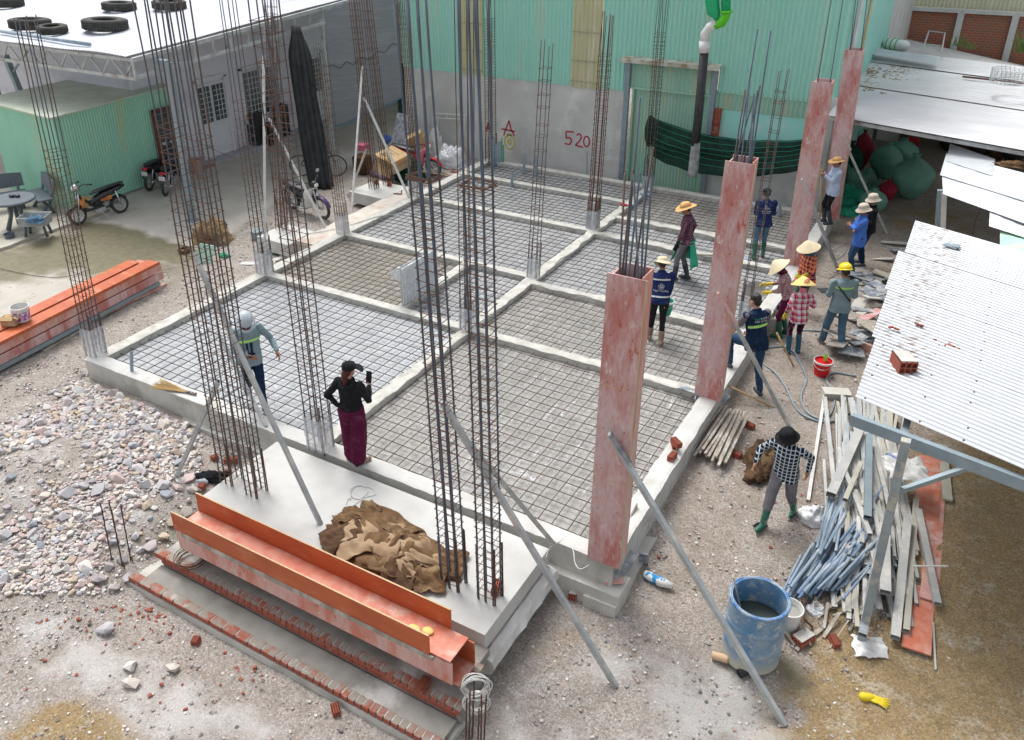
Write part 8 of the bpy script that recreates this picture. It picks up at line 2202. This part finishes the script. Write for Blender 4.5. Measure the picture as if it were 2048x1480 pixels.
        br_ = {'bucket': .15, 'straw': .19, 'floppy': .165}[hat]*k; dr_ = {'bucket': -.055, 'straw': -.012, 'floppy': -.04}[hat]*k; w_b = {'bucket': .006, 'straw': .018, 'floppy': .02}[hat]
        q = MB(); pr = [(br_, dr_), (br_*.82, dr_*.6), (.098*k, .012*k), (.094*k, .05*k), (.078*k, .082*k), (.03*k, .094*k), (.002, .095*k)]
        q.lathe(pr, top_, 44, HQ, 1.12, cap0=False, wob=lambda a, r_: w_b*math.sin(a*2+1)*(r_/br_)**2); q.lathe([(r_*.97, z_-.006) for r_, z_ in pr], top_, 44, HQ, 1.12, cap0=False, wob=lambda a, r_: w_b*math.sin(a*2+1)*(r_/br_)**2)
        ho_ = obj('hat', q, CO[hatmat], t, smooth=True)
        q = MB(); q.lathe([(.0995*k, .014*k), (.098*k, .038*k)], top_, 40, HQ, 1.12, cap0=False, cap1=False); obj('hat_band', q, CO['wood' if hat == 'straw' else hatmat], ho_, smooth=True)
    elif hat == 'helmet':
        q = MB(); q.lathe([(.112*k, -.005*k), (.114*k, .01*k), (.108*k, .055*k), (.085*k, .095*k), (.045*k, .115*k), (.002, .12*k)], top_, 36, HQ, 1.18, cap0=False); q.lathe([(.105*k, -.004*k), (.1*k, .05*k), (.002, .108*k)], top_, 36, HQ, 1.18, cap0=False)
        ho_ = obj('helmet', q, CO[hatmat], t, smooth=True)
        q = MB(); q.lathe([(.112*k, -.004*k), (.134*k, -.012*k), (.134*k, -.006*k), (.112*k, .008*k)], top_+HQ @ V((0, .028*k, 0)), 36, HQ, 1.36, cap0=False, cap1=False); obj('brim', q, CO[hatmat], ho_, smooth=True)
        q = MB(); 
        for s_ in (-.03, 0, .03): q.tube([top_+HQ @ V((s_*k, .128*k*math.cos(a), .118*k*math.sin(a)+.004)) for a in np.linspace(.3, 2.84, 14)], .005*k, 6)
        obj('ridge', q, CO[hatmat], ho_, smooth=True)
        q = MB(); q.tube([Hd+HR @ V((-.078*k, 0, .03*k)), Hd+HR @ V((-.06*k, .03*k, -.08*k)), Hd+HR @ V((0, .05*k, -.115*k)), Hd+HR @ V((.06*k, .03*k, -.08*k)), Hd+HR @ V((.078*k, 0, .03*k))], .004, 6); obj('chin_strap', q, CO['black'], ho_)
    elif hat == 'cap':
        q = MB(); q.lathe([(.092*k, -.02*k), (.095*k, .02*k), (.082*k, .062*k), (.04*k, .083*k), (.002, .086*k)], top_, 32, HQ, 1.14, cap0=False); ho_ = obj('cap', q, CO[hatmat], t, smooth=True)
        q = MB()
        def fb(u, v): a = (u-.5)*1.9; r_ = .10*k+.085*k*v*math.cos(a); return top_+HQ @ V((math.sin(a)*(.092*k+.01*v), math.cos(a)*.10*k+.085*k*v*max(0, math.cos(a)), -.012*k-.02*k*v-.02*abs(u-.5)))
        q.slab(fb, 14, 5, .004, tuple(HQ @ V((0, 0, -1)))); obj('visor', q, CO[hatmat], ho_, smooth=True)
    ctx = dict(t=t, P=P, up=up, fw=fw_, rt=rt, k=k, wL=wL, wR=wR, eL=eL, eR=eR, N=N_, S=S_, W=W_, Hd=Hd, HR=HR, shirt=shirt, strip=strip, text=text, on=on_back, kL=kL, kR=kR, aL=aL, aR=aR, SL=SL, SR=SR, top=top_, ring=ring)
    if extra: extra(ctx)
    return ctx
Fc = lambda deg: rad(deg)
def strap_bag(c, up_v=.40):
    mb = MB(); pts = [c['on'](-.13+.26*i/10, .42-.30*i/10, .010) for i in range(11)]; mb.tube(pts, .013, 6); obj('bag_strap', mb, CO['black'], c['t'], smooth=True)
def ex1(c):
    c['strip']('reflective_strip', .33, .035, 'hiviz', u=(-.15, .15)); 
    mb = MB(); 
    for (u0, u1) in ((-.035, .0), (.03, .06)): mb.slab(lambda a, b_: c['on'](u0+(u1-u0)*a, .13+.19*b_, .008, True), 3, 8, .004)
    mb.slab(lambda a, b_: c['on'](-.06+.2*a, .10+.03*b_+.05*a, .009, True), 8, 2, .004)
    obj('chest_panel', mb, CO['teal_navy'], c['shirt'])
    for s_ in (-1, 1): mb = MB(); mb.slab(lambda a, b_: c['on'](s_*.085-.04+.08*a, .20+.09*b_, .007, True), 4, 4, .004); obj('pocket', mb, CO['greyblue'], c['shirt'])
    mb = MB(); mb.box(c['wR']+c['fw']*.08+c['up']*.03, (.075, .15, .012), Matrix.Rotation(.3, 3, 'X')); o = obj('phone', mb, CO['black'], None, world=False); o.location = c['t'].matrix_basis @ V(o.location); o.rotation_euler = c['t'].rotation_euler; tag(o, 'dark phone held by the man in grey helmet', 'phone')
person('man in grey helmet and grey work shirt walking on the slab looking at phone', at(518, 818, -.1), Fc(238), 1.66, 'greyblue', 'teal_navy', 'bootdark', lean=.10, LH=(-.36, .22, .12), RH=(.08, .27, .20), RE=(.7, -.8, -.3), LF=(-.07, .12, 0), RF=(.09, -.36, .16), knees=((0, 1, 0), (0, 1, 0)), head=(-.15, .55), hat='helmet', hatmat='helmet_grey', mask='maroon', extra=ex1, hair='hair', hem=.06)
def ex2(c):
    q = MB(); hd, HR, k = c['Hd'], c['HR'], c['k']
    q.cap(hd+HR @ V((0, -.09, -.03)), hd+HR @ V((.01, -.10, -.17)), .045, .03); q.cap(hd+HR @ V((0, -.085, .0)), hd+HR @ V((-.04, -.09, -.14)), .04, .02); part('ponytail', bake(q, .008, 1, .008, 30), 'hair_red', c['t'])
    for a_, y_ in ((c['aR'], .10), (c['aL'], .08)):
        q = MB(); q.cap(V((a_.x+.02, a_.y-.02, .04)), V((a_.x+.10, a_.y+.13, .03)), .04, .032); obj('shoe_toe', q, CO['boottan'], c['t'], smooth=True)
    q = MB(); q.ell(hd+HR @ V((-.06, -.085, .0)), (.05, .03, .04), HR); obj('hair_clip', q, CO['white'], c['t'], smooth=True)
    q = MB(); q.torus(c['N']-c['up']*.03-c['fw']*.04, .085, .03, c['up']-c['fw']*.6, n=24, m_=8); obj('hood', q, CO['black_cloth'], c['shirt'], smooth=True)
    q = MB(); q.torus(c['P']+c['up']*.05, .155, .022, c['up'], n=30, m_=6); obj('waist_tie', q, CO['maroon'], c['t'], smooth=True)
    for s_ in (-1, 1): q = MB(); q.ell(c['P']+c['rt']*s_*.16-c['up']*.02, (.05, .04, .06)); obj('waist_bow', q, CO['maroon'], c['t'], smooth=True)
    mb = MB(); R = Matrix.Rotation(-.25, 3, 'X'); mb.box(c['wR']+c['up']*.10+c['fw']*.02, (.078, .012, .165), R); o = obj('phone', mb, CO['black']); o.location = c['t'].matrix_basis @ V(o.location); o.rotation_euler = c['t'].rotation_euler; tag(o, 'black phone raised by the woman in black', 'phone')
    q = MB(); tp = c['top']; kk = c['k']
    def fv(u, v): a = (u-.5)*2.5; r_ = (.082+.115*v)*kk; return tp+HR @ V((math.sin(a)*r_, math.cos(a)*r_*1.15, (.004-.04*v-.02*v*abs(u-.5))*kk))
    q.slab(fv, 20, 5, .004, tuple(HR @ V((0, 0, -1)))); obj('wide_visor', q, CO['black_cloth'], c['t'], smooth=True)
person('woman in black top and maroon trousers on the kerb, hand on hip, phone raised', at(712, 924, 0), Fc(12), 1.53, 'black_cloth', 'maroon', 'maroon', LH=(-.17, -.03, .06), LE=(-1, -.35, 0), RH=(.20, .22, .36), RE=(.5, -.4, -1), LF=(-.07, .04, 0), RF=(.06, -.03, 0), head=(-.25, .1), hat='cap', hatmat='black_cloth', hair='hair_red', skin='skin2', female=True, trous='wide', extra=ex2, hem=-.07, curl=(.7, 1.2))
def ex3(c):
    q = MB(); 
    c0 = c['P']; rings = []
    for i in range(9):
        v = i/8; cc = c0+V((-.02-.06*v, .03*v, -.02-.50*v)); rr = .18+.20*v
        rings.append([cc+V((rr*(1+.12*math.sin(a*3+v*2))*math.cos(a), rr*(.75)*(1+.15*math.sin(a*4))*math.sin(a), .03*math.sin(a*2)*v)) for a in np.linspace(-2.4, 1.4, 26)])
    vs = [p for r_ in rings for p in r_]; n = 26
    q.add(vs, [(i*n+j, i*n+j+1, (i+1)*n+j+1, (i+1)*n+j) for i in range(8) for j in range(n-1)])
    o = obj('sack_apron', q, CO['cloth_green'], c['t'], smooth=True); sd = o.modifiers.new('thickness', 'SOLIDIFY'); sd.thickness = .008
    q = MB(); q.torus(c0+V((0, 0, .0)), .165, .018, (0, 0, 1), n=28, m_=6); obj('apron_knot', q, CO['cloth_green'], c['t'], smooth=True)
person('worker in orange straw hat and maroon check shirt with a green sack round the waist', at(1371, 560, -.12), Fc(100), 1.60, 'pl_maroon', 'grey_cloth', 'bootdark', True, LH=(-.24, .16, -.04), RH=(.24, -.03, 0), LF=(-.08, .22, 0), RF=(.08, -.02, 0), lean=.06, head=(.25, .25), hat='straw', hatmat='straw', glove='black_cloth', extra=ex3, bootH=.30)
def ex4(c):
    c['strip']('reflective_strip', .38, .028, 'reflect', u=(-.16, .16)); c['strip']('reflective_strip', .06, .028, 'reflect', u=(-.165, .165))
    for j in range(6):
        mb = MB(); a0 = j*PI/3 if j < 5 else 0; cu_, cv_ = (.032*math.cos(j*2*PI/5+.31), .032*math.sin(j*2*PI/5+.31)) if j < 5 else (0, 0)
        rr = .021 if j < 5 else .014
        pts = [c['on'](cu_+rr*math.cos(a), .265+cv_+rr*math.sin(a), .007) for a in np.linspace(0, 2*PI, 16)]; mb.tube(pts, .0028, 5, cap=False); obj('flower_ring_print', mb, CO['letter_white'], c['shirt'])
    c['text']([('Ngũ Thường', 0, .165, .052, 'letter_white')])
    w = c['wR']; bt = MB(); p = w+V((0, .03, -.36))
c4 = person('worker in blue reflective vest and white hat carrying a bucket on the slab', at(1314, 684, -.12), Fc(22), 1.52, 'navy', 'black_cloth', 'boottan', True, lean=.20, LH=(-.14, .26, .02), RH=(.16, .22, -.02), LF=(-.13, .12, 0), RF=(.06, -.08, 0), head=(.0, .35), hat='floppy', hatmat='palm', extra=ex4, bootH=.22, sleeves='long', curl=(1.2, 1.2))
b4 = bucket('bucket', 'green and white bucket carried by the worker in blue vest', c4['t'].matrix_basis @ (c4['wR']+V((-.02, .10, -.38))), .10, .14, .26, 'cloth_green', 'white', content='conc_dark')
def ex5(c):
    c['text']([('KH', .01, .33, .075, 'letter_white'), ('KING HOME', 0, .275, .038, 'letter_white'), ('XÂY DỰNG', 0, .235, .034, 'letter_white')])
    mb = MB(); mb.slab(lambda a, b_: c['on'](-.035+.05*a+.0*b_, .395+.03*b_*(1-a), .008), 4, 4, .002); obj('logo_print', mb, CO['letter_white'], c['shirt'])
person('man in navy shirt and dark cap with white print on his back', at(1518, 518, -.12), Fc(24), 1.50, 'navy', 'jeans_light', 'greenboot', True, lean=.05, LH=(-.10, .26, .14), RH=(.12, .26, .14), LF=(-.11, .0, 0), RF=(.10, .16, 0), head=(.1, .45), hat='cap', hatmat='black_cloth', extra=ex5, hem=.04)
def ex6(c): pass
c6 = person('man in pale blue shirt and wide straw hat holding a pole at the back corner', at(1657, 446, -.0), Fc(118), 1.52, 'lightblue_cloth', 'black_cloth', 'bootdark', True, LH=(-.06, .30, .36), RH=(.06, .30, .40), LF=(-.09, 0, 0), RF=(.09, .08, 0), head=(.1, .2), hat='straw', hatmat='straw', hem=.10, curl=(1.3, 1.3), hattilt=(.1, .1))
wp = c6['t'].matrix_basis @ (c6['wR']+c6['fw']*.06); mb = MB(); mb.tube([V((wp.x-.0, wp.y, wp.z+.08)), at(1640, 447, 0)], .016, 8); T('wooden_pole', mb, CO['wood'], 'wooden handle held upright by the man at the back corner', 'pole', smooth=True)
person('man in dark clothes and white hat behind the blue shirt man', atg(1722, 530), Fc(112), 1.56, 'black_cloth', 'teal_navy', 'bootdark', LH=(-.10, .2, .20), RH=(.10, .2, .20), head=(.1, .15), hat='bucket', hatmat='beige')
person('man in bright blue shirt and beige hat standing with arms crossed', atg(1704, 552), Fc(108), 1.55, 'blue_cloth', 'jeans', 'bootdark', LH=(.12, .20, .24), RH=(-.12, .17, .22), LE=(-1, .2, -.7), RE=(1, .2, -.7), LF=(-.08, .03, 0), RF=(.08, -.02, 0), head=(.1, .2), hat='bucket', hatmat='beige', hem=.1)
def ex9(c):
    q = MB(); q.torus(c['N']+c['up']*.01, .075, .032, c['up'], n=24, m_=8); obj('neck_scarf', q, fabric('blue_scarf', (.04, .09, .14), (.16, .2, .24), 30), c['t'], smooth=True)
person('woman in orange check shirt and conical hat turned to the left', atg(1603, 624), Fc(135), 1.42, 'pl_orange', 'greenboot', 'greenboot', True, lean=.12, LH=(-.16, .24, .12), RH=(.10, .18, -.02), head=(.2, .2), hat='cone', hatmat='palm', glove='yellow', mask='jeans', extra=ex9, female=True, hem=.08, hattilt=(.05, .1))
person('woman in mauve shirt and pale conical hat tipping a metal basin', atg(1566, 672), Fc(98), 1.46, 'pl_mauve', 'maroon', 'greenboot', True, lean=.36, LH=(-.06, .36, .20), RH=(.14, .38, .30), LF=(-.10, .06, 0), RF=(.10, -.04, 0), head=(.0, .4), hat='cone', hatmat='palm', glove='yellow', female=True, mask='maroon', hem=.08, extra=lambda c: globals().__setitem__('c10', c))
person('woman in pink check shirt and yellow flowered conical hat', atg(1586, 706), Fc(30), 1.36, 'pl_pink', 'pl_dark', 'bootteal', True, lean=.08, LH=(-.28, .06, -.0), RH=(.20, .20, .20), LF=(-.09, .0, 0), RF=(.09, .02, 0), head=(0, .25), hat='cone', hatmat='palm_yellow', glove='yellow', female=True, mapply='flower', mask='pink', hem=.10, bootH=.36)
def ex12(c):
    c['strip']('reflective_strip', .365, .035, 'hiviz', u=(-.165, .165)); c['text']([('KING HOME', 0, .31, .045, 'letter_green')])
    strap_bag(c)
    mb = MB(); p = c['wL']+c['fw']*.08-c['rt']*.02; mb.box(p, (.26, .18, .012), Matrix.Rotation(.15, 3, 'Z')); o = obj('clipboard', mb, CO['black']); o.location = c['t'].matrix_basis @ V(o.location); o.rotation_euler = c['t'].rotation_euler; tag(o, 'black folder held by the man in yellow helmet', 'folder')
person('man in yellow helmet and grey green shirt walking away with a shoulder strap', atg(1666, 696), Fc(26), 1.54, 'greyblue', 'jeans_light', 'boottan', lean=.05, LH=(-.16, .26, .16), RH=(.14, .22, .20), LF=(-.16, .16, 0), RF=(.09, -.14, .0), head=(.15, .3), hat='helmet', hatmat='helmet_yellow', extra=ex12, hem=.06, trous='loose')
def ex13(c):
    c['strip']('reflective_strip', .27, .040, 'hiviz', u=(-.165, .165), slope=.03)
    c['text']([('KING', -.05, .40, .045, 'letter_green'), ('HOME', .06, .40, .045, 'letter_white'), ('XÂY DỰNG', .01, .36, .042, 'letter_white'), ('www.kinghome.vn', .01, .333, .022, 'letter_green')])
person('black haired man in navy vest resting one foot on the kerb', atg(1513, 790), Fc(48), 1.70, 'teal_navy', 'jeans', 'bootdark', lean=.22, LH=(-.34, .32, .02), LE=(-.6, -.5, 0), RH=(.12, .30, .10), LF=(-.36, .34, .40), RF=(.04, -.02, 0), head=(.25, .1), hat=None, hair='hair', sleeves='vest', sleevemat='grey_cloth', knees=((-.2, 1, .3), (0, 1, 0)), extra=ex13, hem=.05, skin='skin2')
def ex14(c):
    mb = MB(); p = c['wL']+V((0, 0, -.12)); mb.box(p, (.05, .05, .12)); o = obj('bottle', mb, CO['blue_cloth'], None); bpy.data.objects.remove(o)
    q = MB(); q.slab(lambda a, b_: c['on'](-.012+.024*a, -.02+.44*b_, .006, True), 2, 12, .003); obj('button_strip', q, CO['pl_navy'], c['shirt'])
person('man in navy and white check shirt with black hat and green boots walking', atg(1552, 1040), Fc(170), 1.50, 'pl_navy', 'grey_cloth', 'greenboot', True, lean=.22, RH=(.34, .24, .16), RE=(.7, -.6, -.4), LH=(-.26, -.10, .02), LE=(-.5, -1, -.2), RF=(.07, .28, -.0), LF=(-.12, -.26, .04), head=(-.55, .1), hat='bucket', hatmat='black_cloth', extra=ex14, hem=.06, trous='loose', bootH=.30)
# mortar basin and tubs by the women
bb_ = c10['t'].matrix_basis @ ((c10['wL']+c10['wR'])/2+c10['fw']*.22+V((0, 0, -.04)))
t = thing('metal_basin', 'white metal basin tipped by the woman in mauve shirt', 'basin', bb_); t.rotation_euler = (.5, -.9, .9)
mb = MB(); mb.lathe([(.12, -.10), (.20, .04), (.205, .05), (.195, .04), (.115, -.09), (.001, -.09)], n=36, cap1=False); obj('bowl', mb, CO['alu'], t, smooth=True)
tbp = at(1545, 640, -.42); bucket('bucket', 'grey concrete smeared tub below the tipped basin', at(1538, 668, -.42), .15, .2, .42, 'conc_dark', handle=False, content='mortar')
bucket('bucket', 'purple bucket behind the tipped basin', at(1545, 640, -.3)+V((0, .25, .0)), .12, .15, .28, 'purple', handle=False, content='conc_dark')
